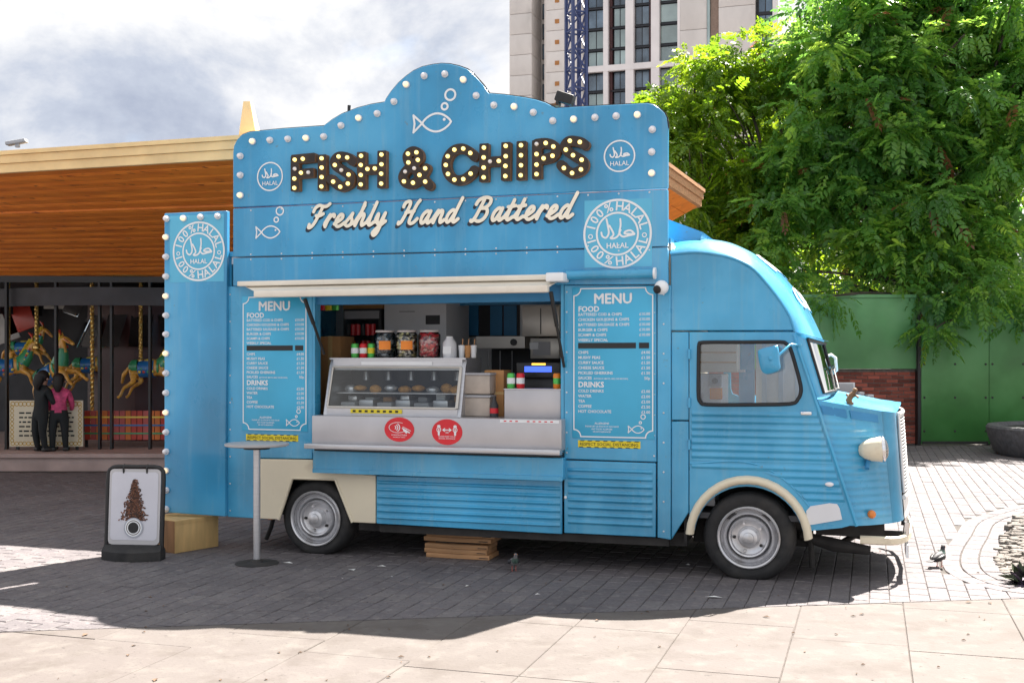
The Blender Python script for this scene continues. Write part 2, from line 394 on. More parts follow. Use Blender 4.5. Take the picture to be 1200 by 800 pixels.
# bulbs: one mesh each kind, shared
def bulb_mesh(name, m, r):
    mb = MB(); mb.cur = 0; mb.lathe([(r * 1.1, 0.0), (r * 1.12, -r * 0.55), (r * 0.8, -r * 0.7)], 12, 'y')
    mb.cur = 1; mb.lathe([(r * 0.80, -r * 0.6), (r * 0.90, -r * 1.0), (r * 0.84, -r * 1.45), (r * 0.6, -r * 1.8), (r * 0.3, -r * 1.97), (0.0, -r * 2.02)], 12, 'y')
    return mb.mesh(name, [M['collar'], M[m]], 50)
B_cold = bulb_mesh('bulb', 'bulb', 0.024); B_warm = bulb_mesh('bulb', 'bulb_warm', 0.024)
def small_bulb(m):
    mb = MB(); r = 0.0155
    mb.lathe([(r, 0.0), (r * 1.02, -0.006), (r * 0.9, -0.014), (r * 0.6, -0.02), (0, -0.023)], 10, 'y')
    return mb.mesh('bulb', [M[m]], 60)
S_lit = small_bulb('bulb_lit'); S_dead = small_bulb('bulb')
z3 = lambda x, y: (260 + x * .35, 60 + y * .35)
z4 = lambda x, y: (520 + x * .35, 60 + y * .35)
border = [z3(*p) for p in [(64, 483), (64, 416), (64, 352), (105, 303), (163, 299), (223, 295), (284, 292), (343, 287), (401, 250), (460, 225), (522, 210), (578, 170), (619, 113), (679, 84), (748, 78), (810, 97)]] + \
         [z4(*p) for p in [(110, 150), (169, 182), (237, 187), (301, 206), (366, 234), (436, 229), (507, 223), (578, 218), (649, 214), (699, 263), (697, 338), (697, 409)]]
warm_i = {0, 3, 6, 9, 12, 15, 18, 21, 24, 27}
for i, p in enumerate(border):
    q = V(p[0], p[1], SY)
    link('bulb', B_warm if i in warm_i else B_cold, sign, (q.x, SY, q.z))
# tin letters of the big sign: strokes read off the lamps that follow them
z7 = lambda p: (330 + p[0] * .16253, 150 + p[1] * .16253)
z8 = lambda p: (510 + p[0] * .16253, 150 + p[1] * .16253)
LW = 0.074; LY0, LY1 = -0.108, -0.052
def letter(zf, strokes, bulbs, dead=()):
    st = []
    for pts, kind in strokes:
        q = [((v := V(*zf(p), LY0)).x, v.z) for p in pts]
        st.append((spline(q, 5) if kind == 0 else q, LW, kind))
    mb = stroke_mesh(st, 0.0065, LY0, LY1)
    lo = mb.build('sign_letter', [M['brown_letter'], M['rust']], van, False)
    for i, p in enumerate(bulbs):
        q = V(*zf(p), LY0); link('bulb', S_dead if i in dead else S_lit, lo, (q.x, LY0 - 0.001, q.z))
letter(z7, [([(95, 203), (95, 455)], 1), ([(70, 228), (240, 212)], 1), ([(95, 333), (232, 321)], 1)], [(97, 230), (155, 224), (97, 296), (142, 324), (195, 322), (94, 366), (94, 433)], (2, 4))
letter(z7, [([(291, 192), (290, 450)], 1)], [(291, 220), (291, 287), (291, 355), (289, 423)])
letter(z7, [([(510, 240), (475, 213), (413, 205), (380, 235), (388, 272), (433, 305), (480, 335), (497, 370), (480, 405), (425, 424), (374, 390), (352, 368)], 0)], [(413, 207), (475, 214), (386, 268), (433, 305), (485, 337), (480, 402), (425, 425), (374, 388)], (3,))
letter(z7, [([(574, 172), (574, 440)], 1), ([(722, 163), (720, 432)], 1), ([(574, 302), (722, 293)], 1)], [(575, 202), (573, 268), (573, 340), (573, 408), (621, 297), (674, 293), (722, 193), (722, 263), (720, 331), (720, 402)])
letter(z7, [([(1062, 415), (996, 345), (958, 292), (916, 250), (903, 212), (913, 185), (945, 167), (976, 177), (990, 205), (980, 234), (935, 272), (893, 312), (872, 350), (884, 388), (915, 404), (955, 396), (1000, 360), (1040, 290)], 0)],
       [(913, 187), (974, 177), (984, 231), (916, 250), (958, 292), (893, 316), (884, 386), (949, 396), (996, 340), (1037, 292), (1037, 388)], (4, 5))
letter(z8, [([(280, 205), (255, 180), (204, 150), (140, 157), (92, 205), (77, 268), (94, 333), (140, 373), (204, 370), (257, 332), (280, 305)], 0)], [(255, 182), (204, 150), (140, 158), (92, 205), (78, 268), (94, 333), (140, 374), (204, 370), (257, 330)])
letter(z8, [([(352, 112), (350, 388)], 1), ([(510, 102), (507, 378)], 1), ([(352, 245), (510, 236)], 1)], [(353, 143), (351, 214), (351, 287), (351, 357), (397, 243), (460, 239), (510, 131), (510, 205), (508, 275), (507, 348)], (4,))
letter(z8, [([(620, 94), (618, 374)], 1)], [(620, 126), (620, 198), (620, 270), (618, 342)])
letter(z8, [([(732, 88), (732, 366)], 1), ([(732, 114), (795, 109), (850, 126), (868, 167), (845, 205), (785, 223), (732, 226)], 0)], [(732, 117), (798, 110), (853, 135), (847, 202), (783, 220), (732, 190), (732, 265), (732, 334)], (0,))
letter(z8, [([(1078, 122), (1044, 102), (972, 93), (936, 122), (945, 160), (995, 198), (1050, 229), (1072, 262), (1052, 302), (988, 325), (929, 292), (908, 268)], 0)], [(972, 94), (1044, 103), (943, 158), (995, 198), (1057, 231), (1052, 300), (988, 326), (929, 290)])
# ---- script lettering
GL = {'F': (1.15, [[(-.12, .25), (.0, .0), (.2, .0), (.42, .35), (.62, 1.2), (.72, 1.8)], [(.05, 1.35), (.12, 1.7), (.4, 1.9), (.75, 1.78), (1.05, 1.8), (1.25, 2.0)], [(.38, 1.0), (.7, 1.0), (.95, 1.15)]]),
      'H': (1.5, [[(.0, 1.45), (.1, 1.8), (.38, 1.9), (.5, 1.65), (.38, .9), (.22, .2), (.0, .0), (-.15, .15)], [(1.2, 1.95), (1.05, 1.6), (.9, .8), (.85, .2), (1.0, .0), (1.25, .1), (1.45, .4)], [(.35, .95), (.65, 1.0), (.98, 1.05)]]),
      'B': (1.35, [[(.55, 1.75), (.45, 1.2), (.3, .4), (.12, .0), (-.1, .08)], [(.02, 1.4), (.15, 1.75), (.55, 1.95), (1.0, 1.85), (1.1, 1.5), (.9, 1.15), (.5, 1.05)], [(.55, 1.06), (.95, 1.0), (1.1, .62), (.95, .15), (.6, -.02), (.25, .12)]]),
      'r': (.68, [[(-.05, .15), (.15, .75), (.25, 1.04)], [(.25, 1.04), (.18, .5), (.12, .0)], [(.17, .5), (.32, .86), (.48, 1.04), (.62, 1.0), (.64, .84)]]),
      'e': (.74, [[(-.05, .2), (.3, .42), (.55, .72), (.5, .98), (.3, 1.0), (.12, .65), (.12, .25), (.3, .0), (.55, .03), (.85, .3)]]),
      's': (.66, [[(-.05, .15), (.25, .7), (.42, 1.08)], [(.42, 1.05), (.4, .75), (.55, .45), (.5, .1), (.25, .0), (.05, .15)], [(.5, .1), (.75, .25)]]),
      'h': (.86, [[(-.05, .2), (.25, 1.0), (.42, 1.75)], [(.38, 1.95), (.3, 1.2), (.12, .0)], [(.2, .5), (.38, .92), (.55, 1.0), (.64, .8), (.6, .3), (.7, .0), (.95, .22)]]),
      'l': (.52, [[(-.05, .2), (.2, .9), (.34, 1.9)], [(.34, 1.95), (.22, 1.0), (.2, .2), (.32, .0), (.6, .25)]]),
      'y': (.84, [[(-.05, .25), (.12, .95), (.18, .4), (.3, .1), (.5, .25), (.66, .95)], [(.68, 1.0), (.6, .2), (.5, -.6), (.3, -.9), (.12, -.7), (.3, -.35), (.9, .3)]]),
      'a': (.86, [[(.6, .85), (.4, 1.02), (.15, .75), (.08, .3), (.22, .0), (.42, .15), (.6, .7)], [(.66, 1.0), (.6, .5), (.62, .1), (.75, .0), (.98, .25)]]),
      'n': (.86, [[(-.05, .15), (.15, .75), (.25, 1.02)], [(.25, 1.0), (.18, .5), (.12, .0)], [(.18, .5), (.38, .92), (.56, 1.0), (.64, .8), (.6, .3), (.7, .0), (.95, .22)]]),
      'd': (.9, [[(.6, .85), (.4, 1.02), (.15, .75), (.08, .3), (.22, .0), (.42, .15), (.6, .7)], [(.84, 2.0), (.72, 1.3), (.62, .5), (.64, .1), (.78, .0), (1.02, .25)]]),
      't': (.62, [[(-.05, .2), (.2, .8), (.36, 1.6)], [(.36, 1.65), (.24, .8), (.2, .2), (.34, .0), (.66, .25)], [(.05, 1.08), (.3, 1.1), (.58, 1.16)]])}
a0, a1 = V(362, 268.5, SY), V(671, 252.5, SY)
words = ['Freshly', 'Hand', 'Battered']
adv = sum(GL[c][0] + .10 for w in words for c in w) + 2 * 0.95
k = (a1.x - a0.x) / adv; xh = 0.090; pen = a0.x; zb = (a0.z + a1.z) / 2 - 0.002
for w in words:
    st = []
    for c in w:
        for sp in GL[c][1]:
            pts = spline(sp, 5)
            st.append(([(pen + max(x, .02) * k * .94 + 0.36 * y * xh, zb + y * xh) for x, y in pts], 0.0265, 0))
        pen += (GL[c][0] + .10) * k
    pen += 0.95 * k
    stroke_mesh(st, 0.0032, SY - 0.014, SY - 0.004).build('script_lettering', [M['bone'], M['shade']], van, False)
    sh = [([(x - 0.019, z - 0.021) for x, z in s[0]], s[1] * 1.0, 0) for s in st]
    stroke_mesh(sh, 0.004, SY - 0.002).build('script_shadow_print', [M['shade']], van, False)
# ---- fish drawings and halal badges
def fish(cx, cz, L, y, w, parent, bub=((.28, .36, .075), (.42, .62, .125))):
    body = [(cx - .28 * L + .72 * L * t, cz + .21 * L * math.sin(math.pi * min(1, t * 1.0)) ** .75) for t in [i / 16 for i in range(17)]]
    low = [(x, 2 * cz - z) for x, z in reversed(body)]
    st = [(body + low[1:], w, 0), ([(cx - .28 * L, cz), (cx - .5 * L, cz + .2 * L), (cx - .47 * L, cz), (cx - .5 * L, cz - .2 * L), (cx - .28 * L, cz)], w, 0), (circle(cx + .27 * L, cz + .06 * L, w * .25, n=8), w, 0)]
    for bx, bz, br in bub: st.append((circle(cx + bx * L, cz + bz * L, br * L, n=20), w, 0))
    return stroke_mesh(st, w * 0.3, y).build('fish_print', [M['white']], parent, False)
q = V(508, 144, SY); fish(q.x, q.z, 0.33, SY - 0.003, 0.016, van)
q = V(315, 272, SY); fish(q.x, q.z, 0.23, SY - 0.003, 0.011, van, ((.30, .42, .085), (.44, .72, .14)))
ARAB = [[(.92, -.12), (.72, .06), (.45, .02), (.42, -.1), (.92, -.13), (.6, -.2), (.3, -.25), (.12, -.05), (.18, .35), (.16, .68)], [(.18, .1), (.02, -.22), (-.2, -.33), (-.36, -.3), (-.2, -.1), (-.42, .35)], [(-.58, .7), (-.5, .3), (-.46, -.05), (-.6, -.28), (-.8, -.2), (-.86, .0)]]
def halal_big(cx, cz, r, y, parent, name='halal_badge'):
    st = [(circle(cx, cz, r, n=56), .016 * r / .2 * .8, 0), (circle(cx, cz, r * .62, n=44), .014 * r / .2 * .8, 0)]
    for s in ARAB: st.append(([(cx + x * r * .56, cz + r * .05 + z * r * .56) for x, z in spline(s, 5)], r * .055, 0))
    for s in (-1, 1): st.append((circle(cx + s * r * .81, cz - r * .06, r * .06, n=14), r * .028, 0))
    mb = stroke_mesh(st, 0.0035, y)
    text_on(mb, 'HALAL', cx, cz - r * .42, y, r * .22, align='CENTER', offset=.02)
    for word, c0, flip in (('100%HALAL', 90, 1), ('100%HALAL', 270, -1)):
        sz = r * .37; step = 17.5; pos = [0, 1, 2, 3.25, 4.6, 5.6, 6.6, 7.55, 8.55]
        for ch, k in zip(word, pos):
            a = c0 - flip * (k - 4.3) * step
            rr = r * .69 if flip > 0 else r * .93
            vs, fs = text_geo(ch, sz, align='CENTER', offset=.018)
            t = R(a - 90) if flip > 0 else R(a + 90)
            bx, bz = cx + rr * math.cos(R(a)), cz + rr * math.sin(R(a))
            mb.add([(bx + u * math.cos(t) - v * math.sin(t), y, bz + u * math.sin(t) + v * math.cos(t)) for u, v in vs], fs)
    mb.mi = [0] * len(mb.f)
    return mb.build(name, [M['white']], parent, False)
def halal_small(cx, cz, r, y, parent):
    st = [(circle(cx, cz, r, n=44), .011, 0)]
    for s in ARAB: st.append(([(cx + x * r * .72, cz + r * .12 + z * r * .62) for x, z in spline(s, 5)], .010, 0))
    mb = stroke_mesh(st, 0.003, y); text_on(mb, 'HALAL', cx, cz - r * .62, y, r * .42, align='CENTER', offset=.01)
    mb.mi = [0] * len(mb.f)
    return mb.build('halal_print', [M['white']], parent, False)
M['blue_vinyl'] = mat('blue_vinyl_sticker', (0.10, 0.47, 0.70), 0.25, var=0.06, vscale=2, coat=0.3)
q = V(726, 183, SY); halal_small(q.x, q.z, 0.112, SY - 0.003, sign)
q = V(316.5, 207, SY); halal_small(q.x, q.z, 0.112, SY - 0.003, sign)
q0, q1 = V(685, 314, SY), V(764, 232, SY)
MB().box(q0.x, q1.x, SY - 0.002, SY, q0.z, q1.z).build('vinyl_sticker', M['blue_vinyl'], van)
q = V(723.5, 274, SY); halal_big(q.x, q.z, 0.247, SY - 0.004, van)
# ---- hinged wing board on the left with its lamps
wing = panel('wing_board', [(192.5, 250), (266, 247), (264, 605), (192.5, 600)], -0.045, 0.0, 'blue_sign')
for i, p in enumerate([(196, 256.5), (216, 256), (236, 254.5), (256, 253.5)] + [(195.4, y) for y in (278, 301, 324, 347, 369.5, 391.5, 414, 437, 460, 483, 506, 528.7, 551, 574, 596)]):
    q = V(p[0], p[1], -0.045); link('bulb', B_warm if i % 3 == 1 else B_cold, wing, (q.x, -0.045, q.z))
q0, q1 = V(199, 331, -.045), V(264, 250.5, -.045)
MB().box(q0.x, q1.x - .012, -0.047, -0.045, q0.z, q1.z).build('vinyl_sticker', M['blue_vinyl'], wing)
q = V(233, 294.5, -.045); halal_big(q.x, q.z, 0.238, -0.049, wing)
for py in (333, 455, 590):
    q = V(265, py, 0); MB().cyl((q.x, -.03, q.z - .05), (q.x, -.03, q.z + .05), .011, n=8).build('hinge', M['steel'], wing)
# ---- body panels
panel('body_panel', [(266.5, 335.5), (366, 333), (366, 537.5), (303.5, 536.5), (303.5, 607.3), (266.5, 605.3)], -0.01, 0.02)
cream = panel('wheel_arch_panel', [(304, 537.5), (366.6, 538.5), (366.6, 552.5), (440, 556.5), (440, 613), (413, 611.8), (393, 561.5), (342.5, 560), (326.5, 608.5), (304, 607.4)], -0.016, 0.02, 'cream')
aw = [V(x, y, -.016) for x, y in ((326.5, 608.5), (342.5, 560), (393, 561.5), (413, 611.8))]
MB().tube([(p.x, -.016, p.z) for p in aw], .012, 6).build('arch_lip', M['cream'], cream)
flap = panel('counter_flap', [(366.5, 527.5), (660, 536.5), (660, 562.5), (366.5, 552)], -0.10, 0.0)
MB().box(V(367, 540, -.1).x, V(659.5, 540, -.1).x, -.112, -.1, V(500, 556, -.1).z - .012, V(500, 556, -.1).z + .02).build('flap_rib', M['blue'], flap)
def corrug(name, L, Rr, z0, z1, y, amp, pitch, parent, nx=2, m='blue', sharp=False, ysl=None):
    """ribbed sheet between the x-limits L(z) and Rr(z)"""
    nz = max(8, int((z1 - z0) / pitch * 10)); rows = []
    for i in range(nz + 1):
        z = z0 + (z1 - z0) * i / nz; ph = ((z1 - z) / pitch) % 1.0
        d = (math.sin(math.pi * ph) ** 2) if not sharp else (max(0, math.sin(2 * math.pi * ph)) ** .8)
        if i in (0, nz): d = 0
        row = []
        for k in range(nx + 1):
            t = k / nx; x = L(z) + (Rr(z) - L(z)) * t
            e = 0 if (sharp and k in (0, nx)) else 1
            row.append((x, y - amp * d * e + (ysl(x, z) if ysl else 0), z))
        rows.append(row)
    mb = MB(); mb.grid(rows); return mb.build(name, M[m], parent, 60)
skirt = panel('skirt_panel', [(441, 557), (658.5, 563), (658.5, 625.6), (441, 613.2)], -0.012, 0.02)
xa, xb = V(443, 590).x, V(657, 590).x; zt, zbm = V(550, 566).z, V(550, 612).z
corrug('ribbed_sheet', lambda z: xa, lambda z: xb, zbm, zt, -0.0135, 0.016, 0.055, skirt, 24, 'blue', True)
door = panel('access_door', [(661, 539), (768.6, 542.5), (768.6, 629.3), (661, 624.2)], -0.014, 0.02)
xa2, xb2 = V(666, 590).x, V(765, 590).x; zt2, zb2 = V(715, 549).z, V(715, 619).z
corrug('ribbed_sheet', lambda z: xa2, lambda z: xb2, zb2, zt2, -0.0155, 0.016, 0.055, door, 24, 'blue', True)
for p in ((663.5, 582),):
    q = V(*p); MB().ball((q.x, -.02, q.z), .012).build('latch', M['white'], door)
panel('body_panel', [(661, 334), (769.5, 334), (769.5, 541.2), (661, 537.4)], -0.01, 0.02)
panel('body_pillar', [(770.3, 334), (786, 334), (786, 632.2), (770.3, 629.6)], -0.022, 0.02)
# hatch posts
for a, b in ((366, 369.5), (657.5, 661)):
    x0, x1 = V(a, 400).x, V(b, 400).x; MB().box(x0, x1, -.006, .09, V(a, 530).z, V(a, 333).z).build('hatch_post', M['blue'], van)
# ---- body shell
XL, XR = V(266, 400).x, V(786, 400).x
shell = MB(); shell.box(XL, XR, 0.0, 2.0, 2.40, 2.44).box(XL, XL + .03, .02, 1.98, .3, 2.4).box(XL, XR, 1.98, 2.0, .3, 2.4)
shell.build('body_shell', M['blue'], van)
MB().box(XL + .03, XR, .40, 1.60, .45, .49).build('floor', M['grey'], van)
MB().box(XR - .03, XR - .002, .03, 1.97, .49, 2.4).build('bulkhead', M['cream'], van)
MB().box(XL + .031, XR - .031, 1.93, 1.979, .49, 2.4).build('inner_wall', M['white'], van)
MB().box(XL + .031, XR - .031, .021, 1.929, 2.34, 2.398).build('ceiling', M['white'], van)
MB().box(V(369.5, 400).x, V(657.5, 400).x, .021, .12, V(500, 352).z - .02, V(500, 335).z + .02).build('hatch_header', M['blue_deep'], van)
hump = MB(); hx0, hx1 = V(700, 300).x, V(836, 282, .6).x
hump.prism([(hx0, 2.44), (XR + .02, 2.44), (hx1 - .05, 2.45), (hx1 - .03, 2.50), (XR - .05, 2.60), (hx0, 2.62)], 0.25, 1.75); hump.build('roof_hump', M['blue'], van)
# ---- awning
aw0, aw1 = V(284, 330, -.05), V(664, 330, -.05)
rail = MB(); zr = V(470, 329.5, -.08).z
rail.bbox(V(280, 333, -.08).x, V(663, 333, -.08).x, -.11, -.05, zr - .014, zr + .026, .006); awn = rail.build('awning_rail', M['awning'], van)
bx0, bx1 = V(299, 345, -.24).x, V(643, 345, -.24).x; zbar = V(470, 340.5, -.24).z
MB().bbox(bx0, bx1, -.27, -.21, zbar - .034, zbar + .022, .012).build('awning_bar', M['awning'], van)
cn = MB()
for i in range(9):
    pass
cn.add([(bx0, -.22, zbar + .008), (bx1, -.22, zbar + .008), (V(663, 333, -.08).x - .05, -.06, zr - .018), (V(280, 333, -.08).x + .05, -.06, zr - .018),
        (bx0, -.22, zbar + .014), (bx1, -.22, zbar + .014), (V(663, 333, -.08).x - .05, -.06, zr - .014), (V(280, 333, -.08).x + .05, -.06, zr - .014)],
       [(0, 3, 2, 1), (4, 5, 6, 7), (0, 1, 5, 4), (1, 2, 6, 5), (2, 3, 7, 6), (3, 0, 4, 7)])
cn.build('awning_cloth', M['awning'], van)
MB().bbox(V(640, 335, -.2).x, V(661, 335, -.2).x, -.22, -.05, zr - .035, zr + .03, .01).build('awning_end_cap', M['white'], van)
t0, t1 = V(664, 322.5, -.09), V(766, 322.5, -.09)
roller = MB().cyl((t0.x, -.09, t0.z), (t1.x, -.09, t0.z), .034, n=14).build('roller_tube', M['blue'], van)
MB().cyl((t1.x, -.09, t0.z), (t1.x + .016, -.09, t0.z), .042, n=16).build('end_cap', M['white'], roller)
for (pa, pb) in (((357, 350), (380, 415)), ((645.5, 342), (661, 430))):
    a, b = V(*pa, -.22), V(*pb, -.03)
    m_ = MB().tube([a, b], .011, 8); m_.tube([a, a + (b - a) * .45], .016, 8); m_.build('awning_strut', M['black'], van)
# ---- serving counter
cx0, cx1 = V(365.5, 500, -.12).x, V(658, 500, -.12).x
zc_t, zc_b, zlip = V(500, 489, -.12).z, V(500, 524, -.12).z, V(500, 527, -.2).z
ctr = MB(); ctr.bbox(cx0, cx1, -.12, .03, zc_b, zc_t, .004); counter = ctr.build('counter_front', M['steel_pale'], van)
lx0, lx1 = V(356, 520, -.2).x, V(656, 520, -.2).x
MB().bbox(lx0, lx1, -.20, -.122, zc_b - .028, zc_b + .012, .005).build('counter_ledge', M['steel'], van)
MB().box(cx0 + .02, cx1 - .02, -.11, .5, zc_t - .03, zc_t - .002).build('counter_top', M['steel'], van)
MB().box(cx0 + .01, cx1 - .01, -.099, -.01, zc_b - .05, zc_b - .03).build('counter_bracket', M['black'], van)
def sticker_disc(px, py, rx, rz):
    q = V(px, py, -.12); mb = MB(); mb.lathe([(rx, -.0015), (0, -.002)], 32, 'y'); o = mb.build('round_sticker', M['red'], van, False); o.location = (q.x, -.121, q.z); o.scale = (1, 1, rz / rx); return o
s1 = sticker_disc(468, 503, .124, .094)
st = [(circle(-.01, .02, .074, .052, 30, 60, 345), .005, 0)]
for r_ in (.018, .034, .05): st.append((circle(-.045, .02, r_, r_, 10, -48, 48), .0075, 0))
st += [([(.028, .012), (.085, -.03)], .012, 0), ([(.03, .028), (.095, -.012)], .006, 0), ([(.04, -.005), (.06, -.03)], .016, 0)]
m_ = stroke_mesh(st, .0025, -.0035); text_on(m_, 'CONTACTLESS', 0, -.062, -.0035, .019, align='CENTER', offset=.012); text_on(m_, 'PAYMENTS ONLY', 0, -.082, -.0035, .013, align='CENTER', offset=.012)
m_.mi = [0] * len(m_.f); m_.build('sticker_print', [M['white']], s1, False)
s2 = sticker_disc(524, 506, .124, .098)
st = [([(-.032, .02), (.032, .02)], .009, 0), ([(-.018, .034), (-.034, .02), (-.018, .006)], .008, 0), ([(.018, .034), (.034, .02), (.018, .006)], .008, 0)]
for s in (-1, 1):
    st += [(circle(s * .066, .054, .008, n=10), .012, 0), (circle(s * .066, .022, .016, .022, 16), .006, 0), ([(s * .066, .0), (s * .066, -.026)], .016, 0), ([(s * .066, .03), (s * .066, .012)], .009, 0)]
m_ = stroke_mesh(st, .0025, -.0035); text_on(m_, '2M', 0, -.012, -.0035, .02, align='CENTER', offset=.015); text_on(m_, 'PLEASE KEEP YOUR', 0, -.048, -.0035, .016, align='CENTER', offset=.012); text_on(m_, 'SOCIAL DISTANCE', 0, -.068, -.0035, .016, align='CENTER', offset=.012)
m_.mi = [0] * len(m_.f); m_.build('sticker_print', [M['white']], s2, False)
q0, q1 = V(586, 497, -.12), V(655, 492.5, -.12); stripm = MB(); stripm.cur = 0; stripm.box(q0.x, q1.x, -.1225, -.12, q1.z - .022, q1.z)
stripm.cur = 1
for k_ in range(9):
    if k_ not in (3,): stripm.box(q0.x + .03 + k_ * .045, q0.x + .05 + k_ * .045, -.124, -.1225, q1.z - .015, q1.z - .007)
stripm.build('label_strip', [M['white'], M['red']], van)
# ---- printed menus
food = [('BATTERED COD & CHIPS', '£10.00'), ('CHICKEN GOUJONS & CHIPS', '£10.00'), ('BATTERED SAUSAGE & CHIPS', '£10.00'), ('BURGER & CHIPS', '£10.00'), ('SCAMPI & CHIPS', '£10.00'), ('WEEKLY SPECIAL', '')]
sides = [('CHIPS', '£4.00'), ('MUSHY PEAS', '£1.50'), ('CURRY SAUCE', '£1.50'), ('CHEESE SAUCE', '£1.50'), ('PICKLED GHERKINS', '£1.50'), ('SAUCES', '50p')]
drink = [('COLD DRINKS', '£2.00'), ('WATER', '£2.00'), ('TEA', '£2.00'), ('COFFEE', '£2.50'), ('HOT CHOCOLATE', '£3.00')]
M['menu_blue'] = mat('menu_board_blue', (0.045, 0.42, 0.68), 0.35, var=0.08, vscale=2, coat=0.3)
def tape_strip(name, px0, px1, py, y, parent):
    a, b = V(px0, py, y), V(px1, py, y); h = .026; mb = MB()
    mb.cur = 0; mb.box(a.x, b.x, y - .002, y, a.z - h, a.z + h)
    mb.cur = 1; n = max(3, int((b.x - a.x) / .055)); w = (b.x - a.x) / n
    for k_ in range(n):
        for zz in (a.z + h - .006, a.z - h):
            x = a.x + k_ * w; s_ = .008 if zz > a.z else -.008
            mb.add([(x + .2 * w, y - .0032, zz), (x + .75 * w, y - .0032, zz), (x + .75 * w + s_, y - .0032, zz + .006), (x + .2 * w + s_, y - .0032, zz + .006)], [(0, 1, 2, 3)])
    vs_n = len(mb.f); text_on(mb, 'RESPECT SOCIAL DISTANCING', a.x + .012, a.z - .011, y - .0036, .031, width=(b.x - a.x) - .03, offset=.006)
    mb.mi += [1] * (len(mb.f) - len(mb.mi))
    return mb.build(name, [M['yellow'], M['black']], parent, False)
def menu(pl, pr, pt, pb, y):
    a, b = V(pl, pt, y), V(pr, pb, y); xl, xr, zt, zb_ = a.x, b.x, a.z, b.z; Wd, Ht = xr - xl, zt - zb_
    Z = lambda f: zt - f * Ht
    o = MB().bbox(xl - .014, xr + .014, y - .004, y, zb_ - .012, zt + .012, .003).build('menu_board', M['menu_blue'], van)
    r = .052; yy = y - .0065
    fr = []
    for cx_, cz_, s in ((xl, zt, (270, 360)), (xr, zt, (180, 270)), (xr, zb_, (90, 180)), (xl, zb_, (0, 90))):
        fr += circle(cx_, cz_, r, n=8, a0=s[1] if cx_ == xl and cz_ == zt else s[1], a1=s[0]) if False else []
    arc = lambda cx_, cz_, s0, s1: circle(cx_, cz_, r, n=8, a0=s0, a1=s1)
    fr = arc(xl, zt, 270, 360) + arc(xr, zt, 180, 270) + arc(xr, zb_, 90, 180) + arc(xl, zb_, 0, 90); fr.append(fr[0])
    mb = stroke_mesh([(fr, .009, 0)], .0028, yy)
    for k_, (dx_, dz_) in enumerate(((0, 0), (-.0035, 0), (.0035, 0), (0, .003), (0, -.003))): text_on(mb, 'MENU', (xl + xr) / 2 + dx_, Z(.102) + dz_, yy - .0003 * k_, .105, align='CENTER')
    tx, pxr = xl + .055 * Wd, xr - .03 * Wd
    def row(t, p, f, sz=.0295):
        text_on(mb, t, tx, Z(f), yy, sz, offset=.018)
        if p: text_on(mb, p, pxr, Z(f), yy, sz, align='RIGHT', offset=.012)
    text_on(mb, 'FOOD', tx, Z(.155), yy, .056, offset=.028)
    for i, (t, p) in enumerate(food): row(t, p, .184 + i * .0345)
    for i, (t, p) in enumerate(sides): row(t, p, .440 + i * .0345)
    text_on(mb, '(KETCHUP, MAYO, BBQ OR BROWN)', tx + .20 * Wd, Z(.440 + 5 * .0345), yy, .0155, offset=.01)
    text_on(mb, 'DRINKS', tx, Z(.665), yy, .056, offset=.028)
    for i, (t, p) in enumerate(drink): row(t, p, .700 + i * .0345)
    text_on(mb, 'ALLERGENS', xl + .36 * Wd, Z(.915), yy, .021, align='CENTER', offset=.012)
    for i, t in enumerate(('PLEASE LET US KNOW IF YOU HAVE', 'ANY FOOD ALLERGIES', 'OR INTOLERANCES')): text_on(mb, t, xl + .36 * Wd, Z(.934 + i * .018), yy, .0155, align='CENTER', offset=.01)
    mb.mi = [0] * len(mb.f); mb.build('menu_print', [M['white']], o, False)
    mb = MB(); mb.box(xl + .055 * Wd, xl + .79 * Wd, yy - .001, yy + .003, Z(.404), Z(.366)).box(xl + .83 * Wd, xl + .955 * Wd, yy - .001, yy + .003, Z(.404), Z(.366)); mb.build('blanking_tape', M['black'], o)
    fish(xl + .80 * Wd, Z(.945), .125, yy, .0065, o, ((.22, .40, .07), (.38, .74, .13)))
menu(672.8, 765, 338.5, 513, -.01)
menu(285.5, 359, 348.5, 504, -.01)
tape_strip('warning_tape', 677.5, 750.5, 519.6, -.0105, van)
tape_strip('warning_tape', 288.5, 349.5, 512, -.0105, van)

# screw heads along the seams of the boards
rv = MB()
for py_l, py_r in ((247.5, 224.5), (298.5, 286), (304.5, 292.5)):
    for k_ in range(14):
        f_ = (k_ + .5) / 14; px_ = 276 + (779 - 276) * f_; q = V(px_, py_l + (py_r - py_l) * f_, SY); rv.lathe([(.0075, 0), (.006, -.003), (0, -.004)], 8, 'y', (q.x, SY, q.z))
for px_, y0_, y1_ in ((269.5, 345, 598), (664, 342, 530), (766.5, 342, 534), (778, 345, 622)):
    for k_ in range(9):
        q = V(px_, y0_ + (y1_ - y0_) * k_ / 8, -.012); yy_ = -.022 if px_ == 778 else -.01; rv.lathe([(.0075, 0), (.006, -.003), (0, -.004)], 8, 'y', (q.x, yy_, q.z))
rv.build('screw_heads', M['rim'], van, 40, kind='stuff')
